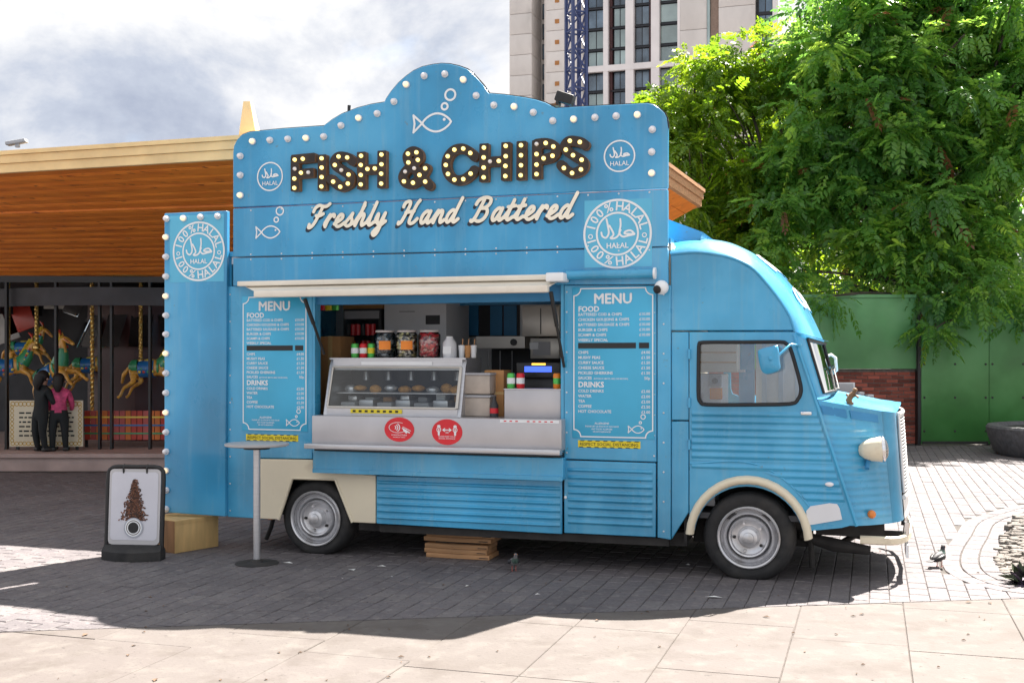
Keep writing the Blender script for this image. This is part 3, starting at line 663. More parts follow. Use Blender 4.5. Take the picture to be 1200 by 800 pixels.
# ---- cab: curved roof lofted from the side edge to the centre line and mirrored
Ep = [(786, 298), (815, 296), (845, 299.5), (866, 306), (884, 317), (905, 341), (918, 359), (925.5, 372), (931, 388.5)]
Sp = [(783, 284), (812, 280), (848, 282.5), (872, 290.5), (893, 303), (916, 322.5), (935, 346.5), (949, 373), (960, 397)]
E = [V(*p, 0.0) for p in Ep]; S = [V(*p, 0.55) for p in Sp]
prof = [(0.0, 0.0), (0.012, .10), (0.04, .26), (0.09, .46), (0.16, .64), (0.26, .80), (0.40, .92), (0.6, .98), (1.0, 1.0)]
prof = prof + [(2.0 - y, f) for y, f in reversed(prof[:-1])]
Sc = [E[i] + (S[i] - E[i]) * 1.0 for i in range(len(E))]
def smooth_pts(P, n=4):
    a = spline([(p.x, p.z) for p in P], n); return a
Es, Ss = smooth_pts(E), smooth_pts(S)
rows = []
for (y, f) in prof: rows.append([(e[0] + (s[0] - e[0]) * f, y, e[1] + (s[1] - e[1]) * f) for e, s in zip(Es, Ss)])
mb = MB(); mb.grid([list(reversed(r)) for r in rows]); cab_roof = mb.build('cab_roof', M['blue'], van, 60)
# lettering carried by the roof front
def roof_pt(u, y):          # u along the profile 0..1, y across
    i = u * (len(Ss) - 1); k = min(int(i), len(Ss) - 2); t = i - k
    f = np.interp(y, [p[0] for p in prof], [p[1] for p in prof])
    e = Vector((Es[k][0] + (Es[k + 1][0] - Es[k][0]) * t, 0, Es[k][1] + (Es[k + 1][1] - Es[k][1]) * t))
    s = Vector((Ss[k][0] + (Ss[k + 1][0] - Ss[k][0]) * t, 0, Ss[k][1] + (Ss[k + 1][1] - Ss[k][1]) * t))
    p = e + (s - e) * float(f); p.y = y; return p
for txt, u0, hgt, y_lo, y_hi in (('FISH &', .60, .19, .30, 1.70), ('CHIPS', .82, .17, .30, 1.70)):
    vs, fs = text_geo(txt, 1.0, offset=0, align='CENTER')
    w = max(v[0] for v in vs) - min(v[0] for v in vs); mb = MB(); out = []
    for a, b in vs:
        y = 1.0 + a / w * (y_hi - y_lo); u = u0 - b * hgt * 1.0
        p = roof_pt(u, y); n = Vector((.75, -.12, .65)).normalized(); out.append(p + n * .012)
    mb.add(out, fs); mb.build('roof_lettering', M['white'], cab_roof, False)
# gutter along the roof edge
mb = MB(); mb.tube([(e[0] + .003, -.004, e[1]) for e in Es], .009, 6); mb.build('roof_gutter', M['blue'], cab_roof)
# upper side skin below the gutter, with the belt seam
side_top = [(786, 299)] + Ep[1:8] + [(930, 386.8), (808, 387.2), (786, 387.2)]
panel('cab_side_panel', side_top, -0.004, 0.02)
panel('cab_pillar_panel', [(786.8, 389), (807, 389), (807, 492), (786.8, 492)], -0.008, 0.02)
panel('cab_pillar_panel', [(786.8, 493.5), (807, 493.5), (807, 600), (786.8, 632)], -0.006, 0.02)
win = [(818.8, 410), (819.5, 404), (824, 401), (870, 400.8), (914, 400.6), (921, 402.5), (926, 408), (932, 427), (938, 450), (938.4, 460), (935, 467.5), (926, 473), (880, 474), (829, 474), (821, 471), (818.5, 464), (818.4, 440)]
nseg = 16
arch_c = V(877, 633); arch_rx, arch_rz = 0.418, V(877, 560).z - arch_c.z
def arch(rx, rz, a0, a1, n=18): return [(arch_c.x + rx * math.cos(R(a0 + (a1 - a0) * i / n)), arch_c.z + rz * math.sin(R(a0 + (a1 - a0) * i / n))) for i in range(n + 1)]
door_xz = XZ([(808.2, 389), (931.5, 389), (1003, 613.5), (986, 618)]) 
low_r = [(V(944, 622).x, V(944, 622).z)]
outer = door_xz + low_r + arch(.385, .385, 12, 172) + XZ([(808.2, 606)])
mb = MB(); mb.plate(outer, [XZ(win)], -0.008, 0.03); cdoor = mb.build('cab_door', M['blue'], van, 30)
sl = lambda z: np.interp(z, [V(1003, 616).z, V(931, 389).z], [V(1003, 616).x, V(931, 389).x])
xl_d = V(811, 500).x
corrug('ribbed_sheet', lambda z: xl_d, lambda z: sl(z) - .022, V(870, 541).z, V(870, 481).z, -0.0085, .012, .05, cdoor, 4)
corrug('ribbed_sheet', lambda z: arch_c.x + math.sqrt(max(.001, .50 ** 2 - max(0, z - arch_c.z) ** 2 )) + .0 if z - arch_c.z < .5 else xl_d, lambda z: sl(z) - .022, V(870, 584).z, V(870, 543).z, -0.0085, .012, .05, cdoor, 4)
gw = [V(p[0], p[1], -.01) for p in win] ; gw.append(gw[0])
gs = spline([(p.x, p.z) for p in gw[:-1]], 3, True); gs.append(gs[0])
MB().tube([(x, -.009, z) for x, z in gs], .0135, 7, False).build('window_seal', M['gasket'], cdoor)
mb = MB(); mb.prism([(x, z) for x, z in gs[:-1]], .008, .012); mb.build('window_pane', M['glass'], cdoor, False)
cr = spline([((v := V(*p)).x, v.z) for p in [(809, 543), (845, 540.5), (872, 541), (895, 547), (918, 561), (938, 580), (950, 596)]], 5)
MB().tube([(x, -.008, z) for x, z in cr], .008, 6).build('fender_bead', M['blue'], cdoor)
q = V(946, 484, -.03); MB().bbox(q.x - .045, q.x + .03, -.035, -.018, q.z - .012, q.z + .012, .005).cyl((q.x, -.03, q.z), (q.x, 0, q.z), .012).build('door_handle', M['chrome'], cdoor)
sp = V(930, 392), V(1004, 616)
MB().tube([(sp[0].x, -.006, sp[0].z), (sp[1].x, -.006, sp[1].z)], .014, 6).build('door_edge_bead', M['blue'], cdoor)
# wheel arch trim
A0, A1 = arch(.385, .40, 3, 176), arch(.445, .462, 5, 176)
mb = MB(); rows = []
for t, yy in ((0, -.012), (.15, -.045), (.5, -.055), (.85, -.045), (1, -.010)):
    rows.append([(a[0] + (b[0] - a[0]) * t, yy, a[1] + (b[1] - a[1]) * t) for a, b in zip(A0, A1)])
mb.grid(rows); mb.build('wheel_arch_trim', M['cream'], van, 60)
# mud patch and badge
mp_ = XZ([(945, 598), (950, 592.5), (972, 589), (981, 590), (984, 595), (987, 608), (946, 615)])
mb = MB(); mb.prism(mp_, -.018, -.006); pt = mb.build('patch_plate', M['grey_plate'] if 'grey_plate' in M else M['fridge'], van)
q = V(972, 567, -.02); MB().ball((q.x, -.03, q.z), .02, sc=(1.5, .9, .8)).build('side_marker', M['bulb'], van)
# ---- nose: sides taper in to the grille
TY, FY = .015, .30
NT0, NB0, NT1, NB1 = V(961.5, 468, TY), V(1003, 616, TY), V(1033, 481.5, FY), V(1046, 612.5, FY)
NS0 = V(956, 463, TY); NT0.x -= .035; NB0.x -= .035
def nose(t, s): # t seam->front, s bottom->top
    a = NB0 + (NT0 - NB0) * s; b = NB1 + (NT1 - NB1) * s; p = a + (b - a) * t; p.y = TY + (FY - TY) * (t ** 1.4); return p
nn = Vector((.35, -1, 0)).normalized()
rows = []; nz = 110
for i in range(nz + 1):
    s = i / nz; row = []
    for k in range(9):
        t = k / 8; p = nose(t, s); d = math.sin(math.pi * ((p.z / .05) % 1)) ** 2 * .012 if .06 < s < .86 and 0 < t < 1 else 0
        row.append(p + nn * d)
    rows.append(row)
mb = MB(); mb.grid(rows); mb.build('nose_side', M['blue'], van, 60)
mb = MB(); mb.grid([[Vector((p.x, 2 - p.y, p.z)) for p in reversed(r)] for r in rows[::10]]); mb.build('nose_side', M['blue'], van, 60)
# recessed vents along the hood edge
for t0, t1 in ((.06, .44), (.50, .93)):
    mb = MB(); a, b, c, d = nose(t0, .89), nose(t1, .89), nose(t1, .96), nose(t0, .96)
    mb.add([p + nn * .006 for p in (a, b, c, d)], [(0, 1, 2, 3)]); mb.build('hood_vent', M['blue_deep'], van, False)
# front column with rounded corner, then the grille
NC1t, NC1b = V(1050.5, 484, .36), V(1059.5, 609, .36)
def col_pt(t, s):
    a = NB1 + (NT1 - NB1) * s; b = NC1b + (NC1t - NC1b) * s
    x = a.x + (b.x - a.x) * math.sin(t * math.pi / 2); y = FY + .012 + .13 * (1 - math.cos(t * math.pi / 2)); z = a.z + (b.z - a.z) * t
    return Vector((x, y, z))
rows = [[col_pt(k / 6, s / 4) for k in range(7)] for s in range(5)]
MB().grid(rows).build('nose_column', M['blue'], van, 60); MB().grid([[Vector((p.x, 2 - p.y, p.z)) for p in reversed(r)] for r in rows]).build('nose_column', M['blue'], van, 60)
FYg = FY + .012 + .13
def front(s, y):                        # the gently bowed front face
    b = col_pt(1, s); w = (y - FYg) / (2 - 2 * FYg); return Vector((b.x + .045 * 4 * w * (1 - w), y, b.z))
ys = [FYg + (2 - 2 * FYg) * k / 14 for k in range(15)]
mb = MB(); mb.grid([[front(s, y) - Vector((.012, 0, 0)) for y in ys] for s in (0, .5, 1)]); mb.build('nose_front', M['black'], van, 60)
mb = MB()
for i in range(24):
    s = .22 + .74 * i / 23; mb.tube([front(s, y) + Vector((.012, 0, 0)) for y in ys[0:]], .009, 5)
mb.build('grille', M['alu'], van, 60, kind='stuff')
fr = [front(.20, y) + Vector((.012, 0, 0)) for y in ys]
MB().tube(fr, .018, 6).tube([front(.985, y) + Vector((.012, 0, 0)) for y in ys], .016, 6).tube([front(s / 8, FYg + .01) + Vector((.012, 0, 0)) for s in range(2, 9)], .014, 6).build('grille_frame', M['alu'], van, 60)
MB().grid([[front(s, y) + Vector((.006, 0, 0)) for y in ys] for s in (0, .1, .2)]).build('nose_apron', M['alu'], van, 60)
# hood
rows = []
top_l = [nose(k / 8, 1.0) for k in range(9)] + [col_pt(k / 6, 1) for k in range(1, 7)]
for k in range(13):
    w = k / 12; row = []
    for p in top_l:
        y = p.y + (2 - 2 * p.y) * w; bow = (.045 * 4 * w * (1 - w)) if p is top_l[-1] else 0.02 * w * (1 - w)
        row.append(Vector((p.x + bow, y, p.z + .055 * math.sin(math.pi * w))))
    rows.append(row)
mb = MB(); mb.grid(rows); hood = mb.build('hood', M['blue'], van, 60)
q = V(997, 466, .35)
hz = np.interp(q.x, [top_l[0].x, top_l[-1].x], [top_l[0].z, top_l[-1].z])
orn = MB(); orn.cyl((q.x, .22, hz - .01), (q.x, .22, hz + .02), .022); orn.tube([(q.x, .22, hz), (q.x - .012, .22, hz + .035), (q.x + .006, .22, hz + .07), (q.x + .03, .22, hz + .095)], [.02, .022, .02, .013], 8)
orn.tube([(q.x, .22, hz + .05), (q.x + .035, .2, hz + .07), (q.x + .055, .19, hz + .055)], .009, 6).tube([(q.x - .005, .24, hz + .055), (q.x - .03, .25, hz + .075)], .009, 6).ball((q.x + .03, .22, hz + .105), .018).build('hood_ornament', M['rust'], van, 60)
# ---- windscreen
wt = [Vector((Es[-1][0] + (Ss[-1][0] - Es[-1][0]) * f, y, Es[-1][1] + (Ss[-1][1] - Es[-1][1]) * f)) for y, f in prof]
b0, b1 = NT0 + Vector((0, 0, .012)), V(978, 461, .55)
wb = [Vector((b0.x + (b1.x - b0.x) * f, max(TY, min(2 - TY, y)), b0.z + (b1.z - b0.z) * min(1, f * 1.2))) for y, f in prof]
def ws(i, t): return wt[i] + (wb[i] - wt[i]) * t
n = len(prof); n_prof = n
mb = MB(); mb.grid([[ws(i, t) for i in range(2, n - 2)] for t in (.07, .5, .95)]); scr = mb.build('windscreen', M['glass'], van, 60)
fr = MB()
fr.grid([[ws(i, t) + Vector((.004, 0, 0)) for i in range(n)] for t in (0, .07)]).grid([[ws(i, t) + Vector((.004, 0, 0)) for i in range(n)] for t in (.95, 1.0)])
fr.grid([[ws(i, t) + Vector((.004, 0, 0)) for i in range(0, 4)] for t in (.07, .5, .95)]).grid([[ws(i, t) + Vector((.004, 0, 0)) for i in range(n - 4, n)] for t in (.07, .5, .95)])
fr.build('windscreen_frame', M['blue'], scr, 60)
sl_ = [ws(3, .07), ws(3, .5), ws(3, .95)] ; loop = [ws(i, .07) for i in range(3, n - 3)] + [ws(i, .95) for i in range(n - 4, 2, -1)]; loop.append(loop[0])
MB().tube([p + Vector((.008, 0, 0)) for p in loop], .012, 6, False).tube([ws(8, .07) + Vector((.006, 0, 0)), ws(8, .95) + Vector((.006, 0, 0))], .012, 6).build('windscreen_seal', M['gasket'], scr, 60)
vis = MB(); vis.grid([[p + Vector((.01, 0, -.005)) for p in wt], [p + Vector((.05, 0, -.012)) for p in wt]]); vis.build('roof_peak', M['blue'], cab_roof, 60)
# A-pillar filler between side skin and screen
fb = MB(); fb.grid([[V(931, 389), wt[0], wt[1]], [V(962, 480, 0.004), wb[0], wb[1]]]); fb.build('front_pillar', M['blue'], van, 60)
# ---- mirrors
q = V(902, 422, -.16)
mir = MB(); mir.bbox(-.016, .016, -.075, .075, -.085, .085, .016)
mm = Matrix.Translation((q.x, -.16, q.z)) @ Matrix.Rotation(R(62), 4, 'Z') @ Matrix.Rotation(R(-10), 4, 'X')
mir2 = MB(); rr = [(-.07, -.075), (-.08, -.02), (-.085, .07), (-.06, .088), (.06, .085), (.08, .06), (.075, -.05), (.03, -.09)]
sm_ = spline(rr, 4, True)
vs = []; n_ = len(sm_)
for d, sc in ((-.012, .92), (.0, 1.0), (.016, .96), (.026, .7), (.03, .3)):
    for a, b in sm_: vs.append(mm @ Vector((-d, a * sc * .98, b * sc * 1.05)))
mir2.add(vs, [(i * n_ + k, i * n_ + (k + 1) % n_, (i + 1) * n_ + (k + 1) % n_, (i + 1) * n_ + k) for i in range(4) for k in range(n_)] + [tuple(range(n_)), tuple(range(5 * n_ - 1, 4 * n_ - 1, -1))])
mo = mir2.build('wing_mirror', M['blue'], van, 50)
a = V(936, 404, -.01); mb = MB(); mb.tube([(a.x, -.01, a.z), (a.x - .05, -.13, a.z + .0), (q.x + .06, -.185, q.z + .03), (q.x + .01, -.19, q.z + .01)], .009, 7).ball((q.x + .01, -.19, q.z + .01), .018).ball((a.x, -.012, a.z), .022); mb.build('mirror_arm', M['blue'], mo, 60)
a, b = V(968, 416, .9), V(976, 444, .9)
mb = MB(); 
far = [(V(x, y, 1.5)) for x, y in ((968, 418), (974, 415.5), (979, 419), (980.5, 434), (977, 437), (973, 434))]
mb.tube(far, .014, 6); mb.build('mirror_bracket', M['white'], van, 60)
# ---- headlight, indicator, bumper
q = V(1022, 526, .17); hl = MB(); pr = [(0.001, -.105), (.03, -.10), (.058, -.07), (.078, -.02), (.086, .03), (.09, .052), (.088, .06)]
hl.lathe(pr, 20, 'x'); ho = hl.build('headlight', M['cream'], van, 60); ho.location = (q.x + .012, .13, q.z); ho.rotation_euler = (0, R(-4), R(4))
MB().lathe([(.0905, .050), (.094, .062), (.086, .072)], 20, 'x').build('headlight_ring', M['chrome'], ho, 60)
MB().lathe([(.084, .068), (.06, .088), (.03, .096), (0, .098)], 20, 'x').build('headlight_lens', glass_mat('lamp_glass', (.8, .85, .88), .25), ho, 60)
MB().lathe([(.083, .062), (.04, .03), (.0, .02)], 20, 'x').build('headlight_reflector', M['chrome'], ho, 60)
pp = nose(.38, .70); MB().cyl((q.x - .02, .15, q.z - .07), (q.x - .035, pp.y + .02, q.z - .13), .018, n=8).cyl((q.x - .02, .14, q.z - .06), (q.x - .02, .30, q.z - .03), .02, n=8).build('headlight_bracket', M['blue_deep'], van)
M['amber'] = mat('amber_lens', (.75, .22, .03), .25, var=.1, coat=.4)
q = V(1021.5, 600, .2); MB().ball((q.x, nose(.45, .1).y - .012, q.z), .030, sc=(1, .8, 1)).build('indicator_lamp', M['amber'], van, 60)
bA, bB, bC = V(1008, 632, .12), V(1049, 634, .12), V(1066, 618, .5)
bp = MB(); 
def bar(pts, h, th):
    vs = []; n = len(pts)
    for i, p in enumerate(pts):
        d = (Vector(pts[min(i + 1, n - 1)]) - Vector(pts[max(0, i - 1)])); nrm = Vector((d.y, -d.x, 0)).normalized()
        p = Vector(p)
        vs += [p + Vector((0, 0, -h)), p + Vector((0, 0, h)), p + nrm * th + Vector((0, 0, h * .7)), p + nrm * th + Vector((0, 0, -h * .7))]
    fs = [(i * 4 + k, i * 4 + (k + 1) % 4, i * 4 + 4 + (k + 1) % 4, i * 4 + 4 + k) for i in range(n - 1) for k in range(4)] + [(0, 1, 2, 3), (4 * n - 4, 4 * n - 1, 4 * n - 2, 4 * n - 3)]
    return vs, fs
bpts = [(bA.x, .12, bA.z), (bB.x - .03, .12, bA.z), (bB.x + .02, .16, bA.z), (bB.x + .06, .25, bA.z), (bB.x + .10, .5, bA.z), (bB.x + .12, 1.0, bA.z), (bB.x + .10, 1.5, bA.z), (bB.x + .06, 1.75, bA.z), (bB.x - .03, 1.88, bA.z)]
bp.add(*bar(bpts, .030, .02)); bp.build('bumper', M['cream'], van, 30)
for y in (.40, 1.54): MB().box(bA.x + .05, bB.x + .10, y, y + .06, bA.z - .025, bA.z + .025).build('bumper_bracket', M['chassis'], van)
for y in (.32, .8): MB().cyl((bB.x + .075, y, bA.z + .02), (bB.x + .085, y, bA.z + .11), .022, n=8).build('bumper_overrider', M['chrome'], van)
# number plate hanging low on the bumper
MB().box(bB.x + .075, bB.x + .095, .30, .62, bA.z - .14, bA.z - .05).build('valance_plate', M['white'], van)
# ---- cab interior, far side
far_o = [(x, z) for x, z in outer]
mb = MB(); mb.plate(far_o, [[(x, z) for x, z in XZ(win)]], 1.97, 1.996); mb.build('cab_door', M['blue'], van, 30)
mb = MB(); mb.prism(XZ(side_top), 1.975, 1.998); mb.build('cab_side_panel', M['blue'], van, 30)
MB().box(XR, V(990, 600).x, .04, 1.96, .42, .46).build('cab_floor', M['dark'], van)
MB().box(XR + .02, XR + .30, .12, .85, .5, .95).bbox(XR + .02, XR + .12, .12, .85, .95, 1.32, .03).build('seat', M['grey'], van)
MB().bbox(.30, .62, .10, 1.9, .98, 1.22, .03).build('dashboard', M['grey'], van)
a, b = V(815, 436, .9), V(864, 400, .9)
lk = MB().bbox(a.x, b.x, .9, 1.5, a.z, b.z + .05, .01).build('locker', M['awning'], van)
for f in (.3, .62): MB().box(a.x + .01, b.x - .01, .896, .9, a.z + (b.z - a.z) * f, a.z + (b.z - a.z) * f + .012).build('locker_seam', M['ply'], lk)
a, b = V(815, 476, .92), V(845, 437, .92); MB().bbox(a.x, b.x, .92, 1.4, a.z - .1, b.z - .01, .01).build('control_box', M['white'], van)
q = V(838, 446, .9); MB().bbox(q.x - .05, q.x + .05, .895, .919, q.z - .045, q.z + .045, .006).build('control_dial', M['grey'], van); MB().cyl((q.x, .894, q.z), (q.x, .884, q.z), .022, n=14).build('dial_knob', M['black'], van)
q = V(839, 461, .9); MB().bbox(q.x - .05, q.x + .05, .895, .919, q.z - .045, q.z + .045, .006).build('warning_label', M['orange'], van)
a, b = V(866, 440, 1.1), V(884, 400, 1.1); MB().box(a.x, b.x, 1.1, 1.13, .9, 2.0).build('cab_partition', M['blue'], van)
a, b = V(850, 436, .95), V(872, 432, .95); MB().box(a.x, b.x, .95, 1.05, a.z, a.z + .02).build('cab_shelf', M['white'], van)
a, b = V(886, 474, 1.9), V(945, 400, 1.9); MB().box(a.x, b.x, 1.90, 1.915, a.z - .1, b.z + .05).build('brightening_panel', mat('brightening_white', (.86, .90, .92), .7, var=.15, vscale=2), van)  # pale panel added to brighten the view through the cab window
for k_ in range(4): MB().box(a.x + .05 + k_ * .14, a.x + .09 + k_ * .14, 1.89, 1.899, a.z - .1, b.z + .05).build('brightening_stripe', mat('brightening_stripe', (.60, .72, .84), .7), van)  # bluish stripes across the added pale panel
sw = MB(); ring = [(.30 + .02 * math.sin(t) * 0 + .09 * math.cos(t) * .5, 1.45 + .19 * math.sin(t), 1.30 + .12 * math.cos(t)) for t in [2 * math.pi * k / 24 for k in range(25)]]
sw.tube(ring, .012, 6, False); sw.build('steering_wheel', M['black'], van, 60)
# ---- wheels
def wheel(x, y, z, r, lab=None):
    mb = MB(); k = r / .31
    mb.lathe([(.20, .0), (.225, -.012), (.26, -.022), (.285 * k, -.016), (.300 * k, .004), (r, .03), (r, .135), (.300 * k, .16), (.26, .17), (.20, .16)], 44, 'y')
    w = mb.build('wheel', M['rubber'], van, 50); w.location = (x, y, z)
    grooves = MB()
    rim = MB(); rim.lathe([(.219, -.010), (.222, -.024), (.214, -.032), (.205, -.024), (.201, .012), (.194, .030), (.186, .020), (.178, .002), (.168, -.004), (.160, .004), (.156, .040), (.150, .062), (.146, .040), (.143, -.006), (.137, -.018), (.128, -.012), (.122, .012), (.100, .022), (.080, .022), (.074, .014), (.0, .012)], 40, 'y')
    rim.build('rim', M['rim'], w, 40)
    MB().lathe([(.072, .014), (.070, -.012), (.062, -.028), (.040, -.036), (.036, -.046), (.015, -.052), (0, -.052)], 24, 'y').build('hub_cap', M['rim'], w, 40)
    for i in range(5):
        a = R(90 + 72 * i + 20); MB().cyl((.101 * math.cos(a), .016, .101 * math.sin(a)), (.101 * math.cos(a), -.004, .101 * math.sin(a)), .012, .010, n=6).build('wheel_nut', M['chassis'] if i % 2 else M['rim'], w)
    for i in range(4):
        a = R(45 + 90 * i); vs = []
    return w
wheel(0.0, .03, .298, .325)
wheel(V(371, 609, .05).x, .05, .285, .31)
wheel(0.0, 1.80, .298, .325).rotation_euler = (0, 0, 0)
wheel(V(371, 609, .05).x, 1.78, .285, .31)
# wheel wells, chassis, suspension
mb = MB(); yx = .36
mb.box(-.44, .43, .34, .36, .2, .78).box(-.44, .43, .03, .36, .76, .78).box(-.46, -.44, .03, .36, .24, .78); mb.build('wheel_well', M['chassis'], van); mb = MB()
rx_ = V(371, 609, .05).x; mb.box(rx_ - .42, rx_ + .42, .36, .38, .2, .80).box(rx_ - .42, rx_ + .42, .022, .38, .78, .80); mb.build('wheel_well', M['chassis'], van)
cl = MB(); cl.box(rx_ + .35, -.45, .10, .16, .20, .30).box(rx_ + .35, -.45, 1.84, 1.90, .20, .30).box(XL, -.45, .30, 1.9, .262, .30).box(XL, rx_ - .42, .025, .3, .285, .31)
for xx in (-2.6, -2.0, -1.4): cl.box(xx, xx + .06, .1, 1.9, .2, .26)
cl.build('chassis_frame', M['chassis'], van)
MB().box(V(443, 613).x, V(783, 630).x, .03, .06, .205, .262).build('sill_rail', M['chassis'], van)
ax = MB(); ax.cyl((0, .15, .29), (0, 1.85, .29), .05).cyl((rx_, .15, .285), (rx_, 1.85, .285), .05); ax.build('axle', M['chassis'], van)
p0, p1 = V(940, 628, .3), V(1020, 648, .3)
ex = MB(); ex.tube([(.2, .5, .33), (p0.x, .32, p0.z), (p0.x + .22, .30, p0.z - .05), (p1.x, .30, p1.z + .02)], [.03, .034, .05, .032], 10); ex.build('exhaust_pipe', M['chassis'], van)
MB().tube([(p0.x + .06, .3, p0.z - .03), (p0.x + .07, .3, .06)], .02, 8).tube([(p0.x + .24, .3, p0.z - .06), (p0.x + .36, .6, p0.z - .02), (p0.x + .5, .62, p0.z - .04)], .025, 8).build('suspension_arm', M['chassis'], van)
MB().box(.45, .92, .28, 1.7, .30, .42).build('engine_tray', M['chassis'], van)
# gas bottles' coloured valves hanging behind the rear wheel
for x_, c_ in ((V(308, 612, .3).x, 'blue'), (V(318, 620, .3).x, 'orange')): MB().cyl((x_, .3, .22), (x_, .3, .30), .03, n=8).build('hose_coupling', M[c_], van)
MB().tube([(V(322, 614, .3).x, .3, .28), (V(318, 625, .3).x, .3, .16), (V(312, 640, .3).x, .3, .05)], .018, 7).build('waste_hose', M['black'], van)
# ================================================================== THINGS INSIDE THE HATCH (each stands on its own)
def vthing(name, label, cat, x, y, z, group=None): return thing(name, label, cat, vw(x, y, z), -YAW, group)
ZC = zc_t - .002
def at(px, py, y): return V(px, py, y)
# hot display case
a, b = at(379, 486, .02), at(540, 421, .02)
dc = vthing('display_case', 'steel hot food display case with sloping glass front on the serving counter', 'display case', a.x, 0, ZC)
L_, Hh = b.x - a.x, b.z - ZC
side = [(.02, 0), (.50, 0), (.50, Hh), (.16, Hh), (.13, Hh - .055)]
for x0, x1 in ((0, .03), (L_ - .03, L_)):
    mb = MB(); mb.add([(x, y, z) for x in (x0, x1) for y, z in side], [(4, 3, 2, 1, 0), (5, 6, 7, 8, 9)] + [(i, (i + 1) % 5, 5 + (i + 1) % 5, 5 + i) for i in range(5)]); mb.build('case_side', M['steel'], dc)
MB().box(.03, L_ - .03, .02, .5, 0, .06).build('case_base', M['steel'], dc)
MB().box(.0, L_, .13, .5, Hh - .002, Hh + .012).box(.03, L_ - .03, .135, .155, Hh - .085, Hh - .002).build('case_top', M['steel'], dc)
g = MB(); g.add([(.03, .025, .06), (L_ - .03, .025, .06), (L_ - .03, .125, Hh - .06), (.03, .125, Hh - .06)], [(0, 1, 2, 3)]); g.build('case_glass', M['case_glass'], dc, False)
fm = MB(); fm.tube([(.035, .02, .065), (L_ - .035, .02, .065)], .010, 6).tube([(.035, .12, Hh - .062), (L_ - .035, .12, Hh - .062)], .010, 6).tube([(.035, .02, .065), (.035, .12, Hh - .062)], .009, 6).tube([(L_ - .035, .02, .065), (L_ - .035, .12, Hh - .062)], .012, 6); fm.build('case_trim', M['steel_in'], dc)
MB().box(.03, L_ - .03, .47, .49, .06, Hh).build('case_back', M['dark'], dc)
MB().box(.05, L_ - .05, .15, .46, .17, .178).build('case_shelf', M['steel'], dc)
for i in range(6): MB().bbox(.07 + i * .16, .20 + i * .16, .18, .42, .065, .10 + .02 * (i % 2), .01).build('food_tray', M['steel'] if i % 2 else M['grey'], dc)
MB().box(.28, L_ - .28, .128, .131, Hh - .045, Hh - .018).build('case_label', M['white'], dc)
tp = MB(); tp.cur = 0; tp.box(.24, .68, .0135, .0165, .02, .052); tp.cur = 1
for k_ in range(8): tp.box(.26 + k_ * .052, .285 + k_ * .052, .012, .0135, .028, .044)
tp.build('warning_tape', [M['yellow'], M['black']], dc)
CT = ZC + Hh + .012
def can(px, py, y, m, band, label, z):
    p = at(px, py, y); t = vthing('drink_can', label, 'drink can', p.x, y, z, 'drink cans along the counter')
    MB().lathe([(.026, 0), (.032, .008), (.032, .105), (.026, .116), (.024, .114), (0, .113)], 16).build('can_body', M[m], t, 40)
    MB().lathe([(.0325, .035), (.0325, .08)], 16).build('can_band', M[band], t, 40); return t
can(416, 412, .24, 'green', 'white', 'green drink can, leftmost on top of the display case', CT)
can(426, 412, .24, 'red', 'white', 'red drink can between two green cans on the display case', CT)
can(435.5, 412, .24, 'green', 'yellow', 'green and yellow drink can beside the jar of dark sweets', CT)
M['jar_glass'] = glass_mat('jar_glass', (.93, .93, .93), .06)
def jar(px, y, label, cols, lab, z):
    p = at(px, 405, y); t = vthing('sweet_jar', label, 'jar', p.x, y, z, 'jars on the display case')
    MB().lathe([(.076, 0), (.089, .012), (.089, .185), (.074, .203), (.072, .206)], 20).build('jar_glass', M['jar_glass'], t, 50)
    MB().lathe([(.077, .204), (.077, .219), (.07, .222), (0, .222)], 20).build('lid', M['jar_lid'], t, 50)
    sw = [MB() for _ in cols]; rr = random.Random(px)
    for i in range(170):
        ang, rad, zz = rr.random() * 6.28, .069 * math.sqrt(rr.uniform(.35, 1)), rr.uniform(.014, .195)
        sw[i % len(cols)].ball((rad * math.cos(ang), rad * math.sin(ang), zz), .014, 6, 4, (1.2, 1, .8))
    for s_, c_ in zip(sw, cols): s_.build('sweets', c_, t, 60, kind='stuff')
    if lab:
        st_ = MB(); n = 8; rows = [[(.0905 * math.sin(R(-8 + 62 * k / n)), -.0905 * math.cos(R(-8 + 62 * k / n)), zz) for k in range(n + 1)] for zz in (.065, .135)]; st_.grid(rows); st_.build('jar_label', M['orange'], t, 60)
M['jar_lid'] = mat('jar_lid', (.55, .50, .48), .4)
sc_ = lambda n, c: mat('sweets_' + n, c, .4, var=.2, vscale=30)
jar(451, .26, 'jar of dark wrapped sweets with orange label on display case', [sc_('dark', (.05, .09, .12)), sc_('grey', (.40, .46, .50)), sc_('black', (.02, .03, .04))], True, CT)
jar(476.5, .26, 'jar of pale and black sweets with orange label on display case', [sc_('pale', (.90, .78, .40)), sc_('liquorice', (.02, .02, .02)), sc_('ivory', (.85, .8, .7))], True, CT)
jar(503, .26, 'jar of red and pink sweets without label on display case', [sc_('red', (.75, .04, .05)), sc_('pink', (.90, .50, .46)), sc_('crimson', (.50, .02, .04))], False, CT)
p = at(527, 405, .26); t = vthing('sauce_tub', 'small pale tub with white label beside the red sweet jar', 'tub', p.x, .26, CT)
MB().lathe([(.05, 0), (.055, .01), (.055, .12), (.03, .15), (.03, .17), (0, .17)], 16).build('tub_body', M['fridge'], t, 50); MB().box(-.035, .035, -.058, -.055, .03, .09).build('tub_label', M['white'], t)
